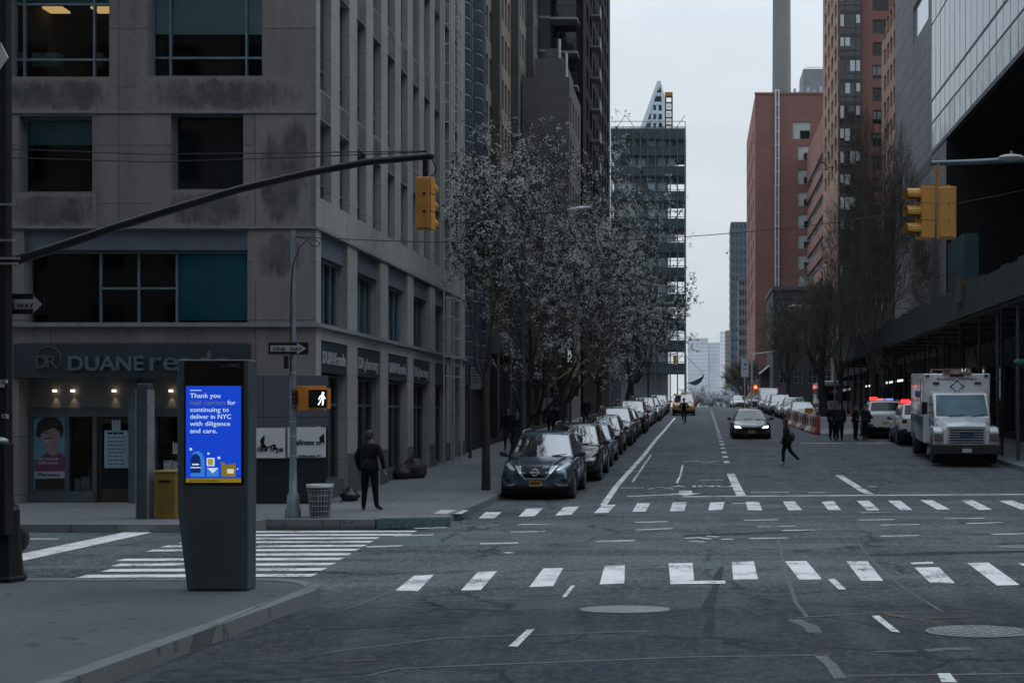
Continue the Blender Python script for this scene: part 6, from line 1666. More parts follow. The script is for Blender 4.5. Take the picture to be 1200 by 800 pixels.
for a, b in (((0, .5, .34), (0, .02, .3)), ((0, .5, .34), (0, .14, .86)), ((0, .02, .3), (0, .16, .92)), ((0, .02, .3), (0, -.38, .80)), ((0, .15, .84), (0, -.40, .86)), ((0, -.55, .34), (0, -.38, .95))): mb.tube([a, b], .017, 6)
mb.build('frame', M_BLACK, bk)
mb = MB(); mb.tube([(-.27, -.50, 1.04), (0, -.40, 1.0), (.27, -.50, 1.04)], .015, 6); mb.build('handlebar', M_BLACK, bk)
mb = MB(); mb.ell((0, .15, .92), (.08, .13, .035), 10); mb.build('saddle', M_BLACK, bk)
# passers-by far up the sidewalks
far = [figure('person', 'x', None, h=1.72, jacket=(.02, .022, .028), skirt=.15), figure('person', 'x', None, h=1.75, jacket=(.012, .013, .015), trousers=(.02, .02, .024), pose=dict(knL=(-.1, -.15, .52), anL=(-.1, -.2, .1), toL=(-.1, -.35, .04), knR=(.1, .1, .5), anR=(.1, .3, .14), toR=(.1, .18, .04))),
       figure('person', 'x', None, h=1.7, jacket=(.03, .09, .17))]
GF = 'passers-by far up the left sidewalk'
used_ = set()
for k, (i, x, y, rz, lab, g_) in enumerate(((0, -6.9, 45.5, 10, 'person in a long dark coat walking on the left sidewalk nearest the awning', GF), (1, -7.7, 48.5, 0, 'person in black striding along the left shopfronts under the awning', GF),
        (1, -6.5, 55, 180, 'person walking away on the left sidewalk beside the parked black sedan', GF), (0, -7.4, 60, 20, 'person in a dark coat under the yellow sign', GF),
        (1, -6.6, 70, 0, 'person in black farther up the left sidewalk beyond the yellow sign', GF), (0, -7.3, 78, 170, 'farthest dark figure on the left sidewalk', GF),
        (2, 11.7, 84, 90, 'person in a bright blue jacket on the right sidewalk beside the bus', None), (1, 12.6, 78, 0, 'person in black beside the one in the blue jacket', None),
        (1, 12.9, 70, 30, 'person in black under the sidewalk shed behind the police cars', None))):
    o = far[i] if i not in used_ else copy_tree(far[i]); used_.add(i)
    o['label'] = lab
    if g_: o['group'] = g_
    elif 'group' in o: del o['group']
    stand(o, x, y, R(rz), True)
# ================================================================== TREES
M_BARK = simple('dark_bark', (.022, .019, .017), .9, 0, .4, 6, bmp=.3)
M_TWIG = simple('grey_twig', (.095, .088, .066), .9, 0, .3, 6)
def leafmat(name, col, tr=.25):
    mt, nt, b = nodes(name); out = nt.nodes['Material Output']
    co = pos(nt, True); n = noise(nt, co, 1.3, 3)
    c = ramp(nt, n, .3, .7, tuple(x * .65 for x in col) + (1,), tuple(min(1, x * 1.25) for x in col) + (1,))
    nt.links.new(c, b.inputs['Base Color']); b.inputs['Roughness'].default_value = .8; b.inputs['Specular IOR Level'].default_value = .15
    tl = N(nt, 'ShaderNodeBsdfTranslucent'); nt.links.new(c, tl.inputs[0]); mx = N(nt, 'ShaderNodeMixShader'); mx.inputs[0].default_value = tr
    nt.links.new(b.outputs[0], mx.inputs[1]); nt.links.new(tl.outputs[0], mx.inputs[2]); nt.links.new(mx.outputs[0], out.inputs[0]); return mt
M_BLOSSOM = leafmat('white_blossom', (.62, .64, .64), .3); M_PALE = leafmat('hazy_blossom', (.62, .66, .70), .3); M_LEAF = leafmat('young_leaf', (.035, .045, .034))
def tree(name, label, x, y, h, spread, seed, dens=1.0, leaf=True, lean=(0, 0), trunk=.16, fork=2.4, group=None, upright=.55, petal=.028, curb=True, cat='tree', depth=5, shape=1.0, pale=False):
    r = random.Random(seed)
    base = zr(y) + (.15 if curb else 0)
    root = thing(name, label, cat, (x, y, base), 0, group)
    TB, CB = MB(), MB(); tips = []
    def branch(p, d, ln, rad, lev):
        n = 4 if lev < 3 else 3; pts = [p]; rs = [rad]; q = p.copy(); dd = d.copy()
        for i in range(n):
            wob = Vector((r.uniform(-1, 1), r.uniform(-1, 1), r.uniform(-.4, .8))) * (.16 + .03 * lev)
            dd = (dd + wob + Vector((0, 0, .05 * upright))).normalized(); q = q + dd * (ln / n); pts.append(q.copy()); rs.append(rad * (1 - .5 * (i + 1) / n))
        if not leaf: rs = [max(q_, .012 if depth > 5 else .014) for q_ in rs]
        (TB if lev < 2 else CB).tube(pts, rs, 7 if lev < 2 else (5 if lev < 3 else 3), 0, True, False)
        if lev >= 2:
            for pt in pts[1:]: tips.append((pt, lev))
        if lev >= depth: return
        kids = (3 if leaf else 4) + (r.random() < .5); rad = max(rad, .012) if not leaf else rad
        for k in range(kids):
            t = r.uniform(.35, 1.0) if k else 1.0
            i = min(n, max(1, int(round(t * n)))); bp = pts[i]
            a = r.uniform(0, 2 * math.pi); side = dd.orthogonal().normalized(); side.rotate(Matrix.Rotation(a, 3, dd))
            spr = r.uniform(.45, .95) * (1.0 if lev else .8)
            nd = (dd + side * spr + Vector((0, 0, upright * .35))).normalized()
            ax = Vector((lean[0], lean[1], 0)); 
            branch(bp, nd, ln * r.uniform(.58, .8), rs[i] * r.uniform(.55, .75), lev + 1)
    tp = [Vector((0, 0, -.1)), Vector((lean[0] * .25, lean[1] * .25, fork * .5)), Vector((lean[0] * .6, lean[1] * .6, fork))]
    TB.tube(tp, [trunk * 1.25, trunk, trunk * .85], 10, 0, True, False)
    n0 = 5
    for k in range(n0):
        a = 2 * math.pi * (k + r.uniform(-.3, .3)) / n0; out_ = r.uniform(.35, .8) * shape
        d = Vector((math.cos(a) * out_ + lean[0] * .25, math.sin(a) * out_ + lean[1] * .25, 1)).normalized()
        branch(tp[2] - Vector((0, 0, r.uniform(0, .5))), d, h * .30, trunk * .55, 1)
    branch(tp[2], Vector((lean[0] * .15, lean[1] * .15, 1)).normalized(), h * .33, trunk * .7, 1)
    # fit the grown crown to the wanted size
    mz = sorted(t[0].z for t in tips)[int(len(tips) * (.995 if leaf else .93))]; kz = (h - fork) / (mz - fork)
    rx = sorted(math.hypot(t[0].x - lean[0] * .6, t[0].y - lean[1] * .6) for t in tips)[int(len(tips) * .96)]; kx = spread / rx
    drop, pw = (.5, 1.25) if leaf and h > 9.5 and not pale else (0, 1)
    def fit(v):
        v = Vector(v)
        if v.z <= fork - drop: return v
        w = min(1, max(0, (v.z - fork) / .8)); ks = 1 + (kx - 1) * w
        return Vector((lean[0] * .6 + (v.x - lean[0] * .6) * ks, lean[1] * .6 + (v.y - lean[1] * .6) * ks, fork - drop + (h - fork + drop) * (min(1.4, max(0, (v.z - fork) * kz / (h - fork))) ** pw)))
    TB.v = [tuple(fit(v)) for v in TB.v]; CB.v = [tuple(fit(v)) for v in CB.v]; tips = [(fit(t), l) for t, l in tips]
    TB.build('trunk', M_BARK, root, norm=False)
    if leaf:
        cl = MB(); vs, fs, ms = [], [], []
        for t, lev in tips:
            if r.random() > dens: continue
            if lev < 4 and r.random() < .6: continue
            c = t + Vector((r.gauss(0, .05), r.gauss(0, .05), r.gauss(0, .05))); white = r.random() < (.5 if not pale else 1.2)
            for q in range(r.randint(6, 12)):
                s = petal * r.uniform(.6, 1.5); o = c + Vector((r.gauss(0, .055), r.gauss(0, .055), r.gauss(0, .055)))
                a = Vector((r.gauss(0, 1), r.gauss(0, 1), r.gauss(0, 1))).normalized(); b = a.orthogonal().normalized(); b.rotate(Matrix.Rotation(r.uniform(0, 6.3), 3, a)); cc = a.cross(b)
                i = len(vs); vs += [o + b * s, o + cc * s * .8 + a * s * .3, o - b * s, o - cc * s * .8 + a * s * .25]; fs.append((i, i + 1, i + 2, i + 3)); ms.append(1 if (white and (pale or r.random() < .85)) else 2)
        CB.v += [tuple(v) for v in vs]; o = len(CB.v) - len(vs); CB.f += [tuple(i + o for i in f) for f in fs]; CB.m += ms; CB.s += [False] * len(fs)
    CB.build('crown', [M_TWIG, M_PALE if pale else M_BLOSSOM, M_LEAF], root, norm=False)
    return root
GT = 'blossoming street trees along the left sidewalk'
tree('blossom_tree', 'nearest white blossoming tree with thin dark trunk in front of the stone building', -5.75, 32.4, 9.0, 1.5, 4, .16, depth=6, trunk=.10, fork=3.2, group=GT, upright=.8)
tree('blossom_tree', 'big leaning white blossoming tree behind the black parked SUV', -6.2, 39.6, 11.4, 4.0, 21, .36, depth=6, lean=(1.0, .4), trunk=.17, fork=2.2, group=GT)
tree('blossom_tree', 'white blossoming tree in the middle of the left row before the dark tower', -5.7, 50, 12.2, 3.7, 33, .33, depth=6, trunk=.15, fork=2.3, group=GT)
tree('blossom_tree', 'tall white blossoming tree reaching over the street near the lamp post', -5.2, 63, 13.0, 4.0, 47, .36, depth=6, petal=.032, trunk=.16, fork=3, group=GT)
tree('blossom_tree', 'white blossoming tree leaning out in front of the scaffolded tower', -4.9, 80, 13.4, 3.9, 58, .8, petal=.045, lean=(.6, 0), trunk=.16, fork=3, group=GT)
tree('blossom_tree', 'farthest of the large blossoming trees, beside the far traffic light', -5.6, 102, 11.5, 3.4, 61, .8, trunk=.15, fork=3, group=GT, petal=.05)
GB = 'bare street trees along the right sidewalk'
tree('bare_tree', 'tall bare tree with fine upright twigs beside the stone wall on the right', 10.7, 73, 16.4, 3.6, 73, leaf=False, trunk=.2, fork=3.2, group=GB, upright=.12, shape=1.6, depth=6)
tree('bare_tree', 'mid-sized bare tree between the tall one and the dark leaning one', 9.9, 83, 10.5, 3.4, 79, leaf=False, trunk=.16, fork=3, group=GB, upright=.2, shape=1.4)
tree('bare_tree', 'dark bare tree leaning left over the white parked cars', 9.6, 91, 9.6, 3.6, 85, leaf=False, lean=(-.5, 0), trunk=.3, fork=3.6, group=GB, upright=.4)
tree('bare_tree', 'bare tree by the low dark building, farthest on the right', 9.2, 122, 9.5, 3.8, 91, leaf=False, trunk=.24, fork=3, group=GB)
tree('bare_tree', 'low bare tree on the crest near the far red light', 6.6, 172, 6.2, 3.4, 97, leaf=False, trunk=.2, fork=1.6, curb=False, upright=.3)
tree('blossom_tree', 'pale blossoming tree beyond the crest, left of the far tower foot', -.5, 250, 7.2, 4.5, 101, .6, petal=.09, pale=True, trunk=.2, fork=2, curb=False)
tree('blossom_tree', 'pale blossoming tree beyond the crest, right of the yellow taxi', 4.5, 262, 7.4, 4.5, 103, .6, petal=.09, pale=True, trunk=.2, fork=2, curb=False)
# ================================================================== STREET FURNITURE
# link kiosk ------------------------------------------------------
KY = 14.27; ks = F / KY
K = thing('info_kiosk', 'tall grey advertising kiosk with a lit blue screen on the near corner', 'kiosk', (X(249, KY), KY + .14, .15))
kx = lambda px: X(px, KY); kz = lambda py: Z(py, KY)
M_KIOSK = simple('kiosk_grey', (.09, .118, .134), .45, .5, .1, 2); M_KPAN = simple('kiosk_panel', (.06, .078, .088), .5, .3, .1, 2)
mb = MB(); mb.prism([(kx(207), kz(421)), (kx(207), kz(596)), (kx(218.5), kz(692)), (kx(290.5), kz(692)), (kx(291.5), kz(421))], 'y', KY + .012, KY + .27)
mb.build('body', M_KIOSK, K, world=True, bevel=.018, seg=3)
mb = MB(); mb.prism([(kx(216), kz(422.5)), (kx(216), kz(568)), (kx(285.5), kz(568)), (kx(285.5), kz(422.5))], 'y', KY - .012, KY + .02)
mb.build('glass_front', simple('kiosk_black_glass', (.006, .006, .007), .12, 0, .2, 3), K, world=True, bevel=.006)
mb = MB(); mb.prism([(kx(216), kz(569)), (kx(216.5), kz(598)), (kx(228), kz(690)), (kx(285), kz(690)), (kx(285.5), kz(569))], 'y', KY - .010, KY + .02)
mb.build('lower_panel', M_KPAN, K, world=True, bevel=.006)
mb = MB(); mb.box(kx(220), kx(289), KY + .02, KY + .26, .148, .20); mb.build('foot', M_BLACK, K, world=True)
sx = lambda u: kx(218.5 + (283 - 218.5) * u); sz = lambda v: kz(452 + (565 - 452) * v)
def rect(mb, u0, u1, v0, v1, k, m=0): mb.box(sx(u0), sx(u1), KY - .016 - .002 * k, KY - .011, sz(v1), sz(v0), m)
EB = emit('screen_blue', (.004, .055, .62), .82); EW = emit('screen_white', (.6, .75, 1), .85); EY = emit('screen_yellow', (.36, .24, .012), .55); EG = emit('screen_olive', (.20, .20, .22), .6)
ED = emit('screen_navy', (.003, .02, .16), .7); EL = emit('screen_sky', (.04, .22, .75), .75); EK = emit('screen_brown', (.03, .02, .005), .4)
mb = MB(); rect(mb, 0, 1, 0, .955, 0); scn = mb.build('screen', EB, K, world=True)
mb = MB(); rect(mb, 0, 1, .957, 1.0, 0); mb.build('screen_footer', EY, scn, world=True)
mb = MB(); mb.text('nyc.gov/coronavirus', .035, wallM((sx(.06), KY - .0175, sz(.99))), 0, .001, bold=.02, width=(sx(.6) - sx(.06))); mb.build('lettering', EK, scn, world=True)
mb = MB(); rect(mb, .075, .28, .042, .05, 1)
W_ = sx(1) - sx(0)
for t, v, w in (('Thank you', .135, .55), ('continuing to', .28, .70), ('deliver in NYC', .352, .745), ('with diligence', .425, .73), ('and care.', .50, .49)):
    mb.text(t, .077, wallM((sx(.075), KY - .019, sz(v - .012))), 0, .001, bold=.004, width=W_ * w)
mb.text('for', .077, wallM((sx(.755), KY - .019, sz(.195))), 0, .001, bold=.004, width=W_ * .15)
mb.build('lettering', EW, scn, world=True)
mb = MB(); mb.text('mail carriers', .077, wallM((sx(.075), KY - .019, sz(.195))), 0, .001, bold=.004, width=W_ * .64); mb.build('lettering', EG, scn, world=True)
mb = MB()
cx0, cx1 = .09, .34
mb.prism([(sx(.09), sz(.94)), (sx(.09), sz(.76)), (sx(.12), sz(.70)), (sx(.18), sz(.675)), (sx(.25), sz(.675)), (sx(.31), sz(.71)), (sx(.34), sz(.77)), (sx(.34), sz(.94))], 'y', KY - .0185, KY - .011, 1)
mb.prism([(sx(.09), sz(.90)), (sx(.09), sz(.76)), (sx(.12), sz(.715)), (sx(.19), sz(.70)), (sx(.25), sz(.73)), (sx(.27), sz(.78)), (sx(.27), sz(.90))], 'y', KY - .0205, KY - .011, 2)
rect(mb, .12, .24, .805, .82, 5, 0); rect(mb, .09, .27, .84, .85, 5, 0)
rect(mb, .38, .52, .745, .83, 2, 0); rect(mb, .405, .495, .755, .82, 4, 4)
rect(mb, .38, .60, .845, .94, 2, 1); mb.prism([(sx(.39), sz(.85)), (sx(.49), sz(.905)), (sx(.59), sz(.85))], 'y', KY - .022, KY - .011, 0)
rect(mb, .645, .9, .815, .94, 2, 3); mb.prism([(sx(.645), sz(.94)), (sx(.645), sz(.82)), (sx(.62), sz(.79)), (sx(.70), sz(.79)), (sx(.72), sz(.82)), (sx(.9), sz(.80)), (sx(.9), sz(.83)), (sx(.72), sz(.84)), (sx(.72), sz(.94))], 'y', KY - .0205, KY - .011, 5)
rect(mb, .755, .87, .86, .905, 4, 6)
for u, v, s in ((.09, .655, .022), (.41, .70, .018), (.60, .745, .022), (.94, .86, .012)): mb.box(sx(u) - s * W_, sx(u) + s * W_, KY - .0185, KY - .011, sz(v) - s * W_, sz(v) + s * W_, 0)
mb.build('mail_picture', [EW, EL, ED, EY, emit('screen_gold', (.42, .33, .03), .8), emit('screen_mustard', (.24, .18, .03), .7), emit('screen_cream', (.7, .7, .6), .8)], scn, world=True)
mb = MB(); mb.text('link', .055, wallM((kx(259), KY - .0135, kz(430))), 0, .001, width=kx(269) - kx(259)); mb.text('NYC', .055, wallM((kx(269.6), KY - .0135, kz(430))), 1, .001, bold=.01, width=kx(281) - kx(269.6))
mb.build('lettering', [simple('logo_blue_grey', (.03, .05, .06), .4), simple('logo_grey', (.13, .14, .15), .4)], K, world=True)
sl = bpy.data.lights.new('screen_light', 'AREA'); sl.energy = 1.6; sl.color = (.1, .25, 1); sl.shape = 'RECTANGLE'; sl.size = .6; sl.size_y = 1.0
# (the screen itself lights the pavement; no extra lamp is linked)
bpy.data.lights.remove(sl)

# near traffic mast ------------------------------------------------
TY = 15.15; tx = lambda px: X(px, TY); tz = lambda py: Z(py, TY)
T = thing('traffic_mast', 'dark traffic mast on the near left corner with a long curved arm and yellow signal', 'traffic light', (tx(9), TY, .15))
mb = MB().lathe([(.27, .15), (.27, .2), (.235, .22), (.215, .42), (.19, .75), (.185, 1.05), (.13, 1.1), (.10, 1.3), (.09, 9.2)], (tx(4.5), TY, 0), 8, smooth=False)
mb.build('pole', M_DSTEEL, T, world=True)
mb = MB(); AP = [(16, 306), (60, 292), (130, 268), (200, 246), (280, 222), (360, 203), (430, 190), (504, 183)]
mb.tube([(tx(a), TY, tz(b)) for a, b in AP], [.062, .060, .057, .054, .051, .048, .045, .042], 10); mb.ell((tx(504), TY, tz(183)), (.06, .05, .05), 10)
mb.tube([(tx(12), TY, tz(185)), (tx(180), TY, tz(190)), (tx(360), TY, tz(184)), (tx(500), TY, tz(178))], .007, 5); mb.tube([(tx(12), TY, tz(175)), (tx(180), TY, tz(181)), (tx(360), TY, tz(179)), (tx(500), TY, tz(177))], .007, 5)
mb.build('arm', simple('arm_steel', (.028, .034, .036), .35, .5, .2, 3), T, world=True)
mb = MB()
for py, px in ((241.5, 11), (283, 11), (304, 16), (310, 14)): mb.box(tx(px) - .14, tx(px) + .14, TY - .125, TY - .10, tz(py) - .012, tz(py) + .012)
mb.build('clamp', M_STEEL, T, world=True)
mb = MB(); mb.box(tx(-4), tx(22), TY - .3, TY - .1, tz(625), tz(518)); cb_ = mb.build('control_box', M_BLACK, T, world=True, bevel=.02)
mb = MB(); mb.ell((tx(9), TY - .2, tz(516)), (.12, .1, .05), 12); mb.build('call_lamp', simple('pale_blue_dome', (.28, .36, .42), .2, 0, .1, 8), cb_, world=True)
mb = MB()
for px, py in ((10, 447), (13, 447), (12, 487), (14, 488), (9, 452)): mb.cbox((tx(px), TY - .13, tz(py)), (.05, .03, .045))
mb.build('sticker', simple('torn_sticker', (.32, .34, .34), .7), T, world=True)
def vsignal(par, cx, cy, ztop, w, hh, face, hoods=True):
    """three-section yellow signal head; face = direction angle the lenses look to (0 = +Y, away from us)"""
    M = Matrix.Translation((cx, cy, 0)) @ Matrix.Rotation(face, 4, 'Z')
    def tr(mb): mb.v = [tuple(M @ Vector(v)) for v in mb.v]; return mb
    mb = MB(); zb = ztop - hh; s = hh / 3
    for k in range(3): mb.box(-w / 2, w / 2, -w * .38, w * .38, zb + s * k + .004, zb + s * (k + 1) - .004)
    mb.box(-w * .36, w * .36, -w * .46, -w * .37, zb + .02, ztop - .02)
    hd = tr(mb).build('signal_head', M_SIGNAL, par, world=True, bevel=.012)
    mb = MB()
    for k in range(3):
        zc = zb + s * (k + .5); r = w * .42
        for j in range(12):
            a0, a1 = R(-20 + 220 * j / 12), R(-20 + 220 * (j + 1) / 12)
            p = lambda a, y, rr: (rr * math.cos(a), y, zc + rr * math.sin(a))
            mb.quad(p(a0, w * .38, r), p(a1, w * .38, r), p(a1, w * .38 + w * .8, r * .93), p(a0, w * .38 + w * .8, r * .93))
    vz = tr(mb).build('visor', M_SIGNAL, hd, world=True); md = vz.modifiers.new('t', 'SOLIDIFY'); md.thickness = .006
    mb = MB()
    for k in range(3): mb.ell((0, w * .40, zb + s * (k + .5)), (w * .38, .02, w * .38), 14, m=k)
    tr(mb).build('lens', [simple('lens_green', (.01, .06, .04), .2), simple('lens_amber', (.10, .06, .01), .2), simple('lens_red', (.09, .01, .01), .2)], hd, world=True)
    mb = MB()
    for zc in (zb + s, zb + 2 * s): mb.cbox((w * .1, -w * .47, zc), (.03, .02, .03))
    tr(mb).build('latch', M_BLACK, hd, world=True)
    return hd
vsignal(T, tx(498.5), TY, tz(208), .215, tz(208) - tz(270), R(-7))
mb = MB(); mb.box(tx(496), tx(501), TY - .04, TY + .04, tz(208), tz(186)); mb.tube([(tx(506), TY, tz(186)), (tx(511), TY, tz(197)), (tx(509), TY, tz(204)), (tx(503), TY, tz(208))], .009, 5); mb.build('hanger', M_BLACK, T, world=True)
mb = MB(); a = TY + .13; mb.box(tx(-10), tx(46), a - .012, a, tz(367), tz(343)); sgp = mb.build('one_way_sign', M_BLACK, T, world=True)
mb = MB(); mb.prism([(tx(-8), tz(361)), (tx(-8), tz(349.5)), (tx(33), tz(349.5)), (tx(33), tz(345)), (tx(43.5), tz(355.3)), (tx(33), tz(366)), (tx(33), tz(361))], 'y', a - .016, a - .011); mb.build('arrow', simple('sign_grey_white', (.30, .31, .32), .5), sgp, world=True)
mb = MB(); mb.text('ONE WAY', .085, wallM((tx(-7), a - .018, tz(360))), 0, .001, bold=.03, width=tx(34) - tx(-7)); mb.build('lettering', M_BLACK, sgp, world=True)
mb = MB(); mb.add([(tx(7), TY - .13, tz(82)), (tx(17), TY - .13, tz(72)), (tx(9), TY - .13, tz(55))], [(0, 1, 2)]); mb.prism([(tx(6), tz(86)), (tx(16.5), tz(71)), (tx(8), tz(54))], 'y', TY - .14, TY - .12); mb.build('sign_tip', M_WHITE, T, world=True)
mb = MB(); mb.box(tx(-3), tx(4), TY - .18, TY - .13, tz(407), tz(385)); mb.build('green_plate', simple('green_plate', (.02, .12, .10), .5), T, world=True)
# scooter wheel showing behind the mast
mo = thing('scooter', 'small black scooter parked behind the dark traffic mast, rear wheel showing', 'scooter', (X(12, 19.5), 19.5, 0))
y = 19.5; x0 = X(18, y); 
for dx in (0, -1.1):
    mb = MB(); mb.lathe([(.12, -.05), (.2, -.055), (.235, 0), (.2, .055), (.12, .05)], n=20); mb.v = [tuple(Matrix.Translation((x0 + dx, y, .235)) @ Matrix.Rotation(R(90), 4, 'X') @ Vector(v)) for v in mb.v]; mb.build('wheel', M_RUBBER, mo, world=True)
mb = MB(); mb.prism([(x0 - .1, .3), (x0 - .1, .55), (x0 - .45, .6), (x0 - .55, .3), (x0 - .9, .3), (x0 - 1.0, .9), (x0 - 1.1, .9), (x0 - 1.02, .22), (x0 - .3, .2)], 'y', y - .12, y + .12); mb.build('body', M_BLACK, mo, world=True, bevel=.04)
mb = MB(); mb.cbox((x0 - .3, y, .72), (.6, .24, .12)); mb.build('seat', M_RUBBER, mo, world=True, bevel=.03)
mb = MB(); mb.tube([(x0 - 1.05, y - .3, 1.02), (x0 - 1.05, y, .95), (x0 - 1.05, y + .3, 1.02)], .02, 6); mb.build('handlebar', M_BLACK, mo, world=True)

# steel pole with one-way sign and walk signal ---------------------
PYY = gnd(343, 606, .15).y; px_ = lambda p: X(p, PYY); pz_ = lambda p: Z(p, PYY)
S_ = thing('signal_pole', 'slim steel pole at the far corner carrying a one-way sign and a lit walk signal', 'signal pole', (px_(344), PYY, .15))
M_POLE = simple('weathered_blue_steel', (.16, .215, .25), .5, .4, .25, 5)
mb = MB(); mb.lathe([(.16, .15), (.16, .3), (.13, .36), (.12, .62), (.085, .66), (.072, 1.2), (.062, 2.8), (.05, pz_(270))], (px_(343.5), PYY, 0), 12); mb.build('pole', M_POLE, S_, world=True)
mb = MB()
for z in (.9, 1.4, 1.8, 2.1, 2.6, 3.1): mb.lathe([(.075, z), (.075, z + .03)], (px_(343.5), PYY, 0), 12)
mb.build('band', M_STEEL, S_, world=True)
mb = MB(); mb.tube([(px_(343), PYY, pz_(276)), (px_(352), PYY, pz_(279)), (px_(370), PYY, pz_(281)), (px_(375), PYY, pz_(285)), (px_(373), PYY, pz_(289)), (px_(366), PYY, pz_(288)), (px_(360), PYY, pz_(281)), (px_(352), PYY, pz_(288)), (px_(344.5), PYY - .06, pz_(310)), (px_(342), PYY - .06, pz_(340)), (px_(341.5), PYY - .07, pz_(440))], .011, 5); mb.build('cable_loop', M_BLACK, S_, world=True)
mb = MB(); yy = PYY - .085; mb.box(px_(316.5), px_(363), yy - .015, yy, pz_(415.5), pz_(401.5)); sg = mb.build('one_way_sign', M_BLACK, S_, world=True)
mb = MB(); mb.prism([(px_(319), pz_(412)), (px_(319), pz_(405)), (px_(350), pz_(405)), (px_(350), pz_(402)), (px_(361), pz_(408.5)), (px_(350), pz_(415)), (px_(350), pz_(412))], 'y', yy - .019, yy - .014); mb.build('arrow', simple('sign_grey_white', (.30, .31, .32), .5), sg, world=True)
for t, a, b_ in (('ONE', 322, 336.5), ('WAY', 341, 356)):
    mb = MB(); mb.text(t, .105, wallM((px_(a), yy - .0205, pz_(411.3))), 0, .001, bold=.03, width=px_(b_) - px_(a)); mb.build('lettering', M_BLACK, sg, world=True)
mb = MB(); mb.box(px_(334.5), px_(338.5), PYY - .1, PYY - .02, pz_(432), pz_(417)); mb.build('relay_box', M_DSTEEL, S_, world=True)
M_PEDS = simple('signal_orange', (.52, .19, .025), .45, 0, .15, 7)
mb = MB(); mb.box(px_(347.5), px_(380), PYY - .02, PYY + .12, pz_(481), pz_(452)); mb.box(px_(364), px_(388), PYY - .2, PYY - .022, pz_(479), pz_(455)); ph = mb.build('walk_signal', M_PEDS, S_, world=True, bevel=.012)
mb = MB(); mb.box(px_(365.5), px_(386.5), PYY - .215, PYY - .202, pz_(477.5), pz_(457)); mb.build('screen', simple('black_screen', (.006, .008, .010), .25), ph, world=True)
q = lambda x, y: (px_(180 + x / 5), pz_(400 + y / 5))
mb = MB(); yy = PYY - .2165
mb.prism([q(1008, 297), q(1016, 297), q(1020, 303), q(1016, 311), q(1008, 311), q(1004, 303)], 'y', yy - .004, yy)
mb.prism([q(1002, 312), q(1016, 312), q(1018, 336), q(1000, 338)], 'y', yy - .004, yy); mb.prism([q(1002, 313), q(992, 322), q(984, 340), q(989, 342), q(996, 328), q(1003, 322)], 'y', yy - .0045, yy)
mb.prism([q(1015, 313), q(1022, 325), q(1028, 334), q(1025, 338), q(1017, 328)], 'y', yy - .0045, yy); mb.prism([q(1000, 336), q(1009, 336), q(998, 355), q(988, 373), q(981, 371), q(993, 352)], 'y', yy - .0045, yy); mb.prism([q(1008, 336), q(1018, 336), q(1016, 352), q(1014, 374), q(1006, 374), q(1008, 354)], 'y', yy - .0045, yy)
mb.build('walking_man', emit('walk_white', (.85, .95, 1), 1.6), ph, world=True)
mb = MB(); mb.box(px_(345.3), px_(350), PYY - .16, PYY - .04, pz_(473.5), pz_(457.5)); vs_ = mb.build('side_signal', M_BLACK, S_, world=True)
mb = MB()
for py in (460, 465, 470): mb.cbox((px_(347.7), PYY - .165, pz_(py)), (.035, .01, .035))
mb.build('lens', simple('dull_red_lens', (.22, .04, .03), .3), vs_, world=True)
# litter basket
LB = thing('litter_basket', 'grey wire mesh litter basket with pale rim beside the steel pole', 'litter bin', (X(374, PYY), PYY + .05, .15))
cx, cz0 = X(374, PYY), .15; r0, r1, hh = .19, .255, pz_(568) - .15
mb = MB()
for k in range(22):
    a = 2 * math.pi * k / 22; mb.tube([(cx + r0 * math.cos(a), PYY + .05 + r0 * math.sin(a), cz0 + .02), (cx + r1 * math.cos(a), PYY + .05 + r1 * math.sin(a), cz0 + hh)], .008, 4)
for k in range(7):
    t = k / 6; rr_ = r0 + (r1 - r0) * t; mb.tube([(cx + rr_ * math.cos(w), PYY + .05 + rr_ * math.sin(w), cz0 + .02 + hh * t * .98) for w in [2 * math.pi * i / 22 for i in range(23)]], .008, 4)
mb.build('mesh', M_STEEL, LB, world=True)
mb = MB(); mb.lathe([(r1 + .012, hh - .05), (r1 + .018, hh + .015), (r1 - .02, hh + .015), (r1 - .02, hh - .05)], (cx, PYY + .05, cz0), 24); mb.build('rim', simple('pale_rim', (.4, .43, .45), .5, .3), LB, world=True)
mb = MB(); mb.lathe([(r0 - .015, .03), (r1 - .03, hh - .12), (.12, hh - .06), (.001, hh - .09)], (cx, PYY + .05, cz0), 20); mb.build('liner', simple('bin_liner', (.035, .045, .05), .4, 0, .3, 9), LB, world=True)
from mathutils import noise as mnoise
def bag(name, label, x, y, w, h, m, cat='bag', seed=1):
    mb = MB(); mb.ell((0, 0, h * .42), (w / 2, w * .40, h * .55), 28)
    vs = []
    for v in mb.v:
        v = Vector(v); q = v * 5 + Vector((seed * 3.1, 0, 0)); k = 1 + .28 * mnoise.noise(q * .6) + .16 * mnoise.noise(q * 1.7)
        v = Vector((v.x * k, v.y * k, max(0, h * .42 + (v.z - h * .42) * k))); 
        if v.z > h * .6: v.x *= .75; v.y *= .75
        vs.append(tuple(v))
    mb.v = vs
    for k in range(4): a = 1.6 * k + seed; mb.tube([(0, 0, h * .8), (.05 * math.cos(a) * w, .05 * math.sin(a) * w, h * .98), (.15 * math.cos(a) * w, .15 * math.sin(a) * w, h * 1.04)], [.04, .025, .008], 5)
    ob = mb.build(name, m, None); ob.location = (x, y, zr(y) + .15); return tag(ob, label, cat)
M_BAG = simple('black_bag_plastic', (.012, .012, .014), .3, 0, .3, 9)
p = gnd(397, 590, .15); bag('rubbish_bag', 'small dark rubbish bag on the sidewalk right of the litter basket', p.x, p.y + .9, .5, .30, M_BAG, seed=3)
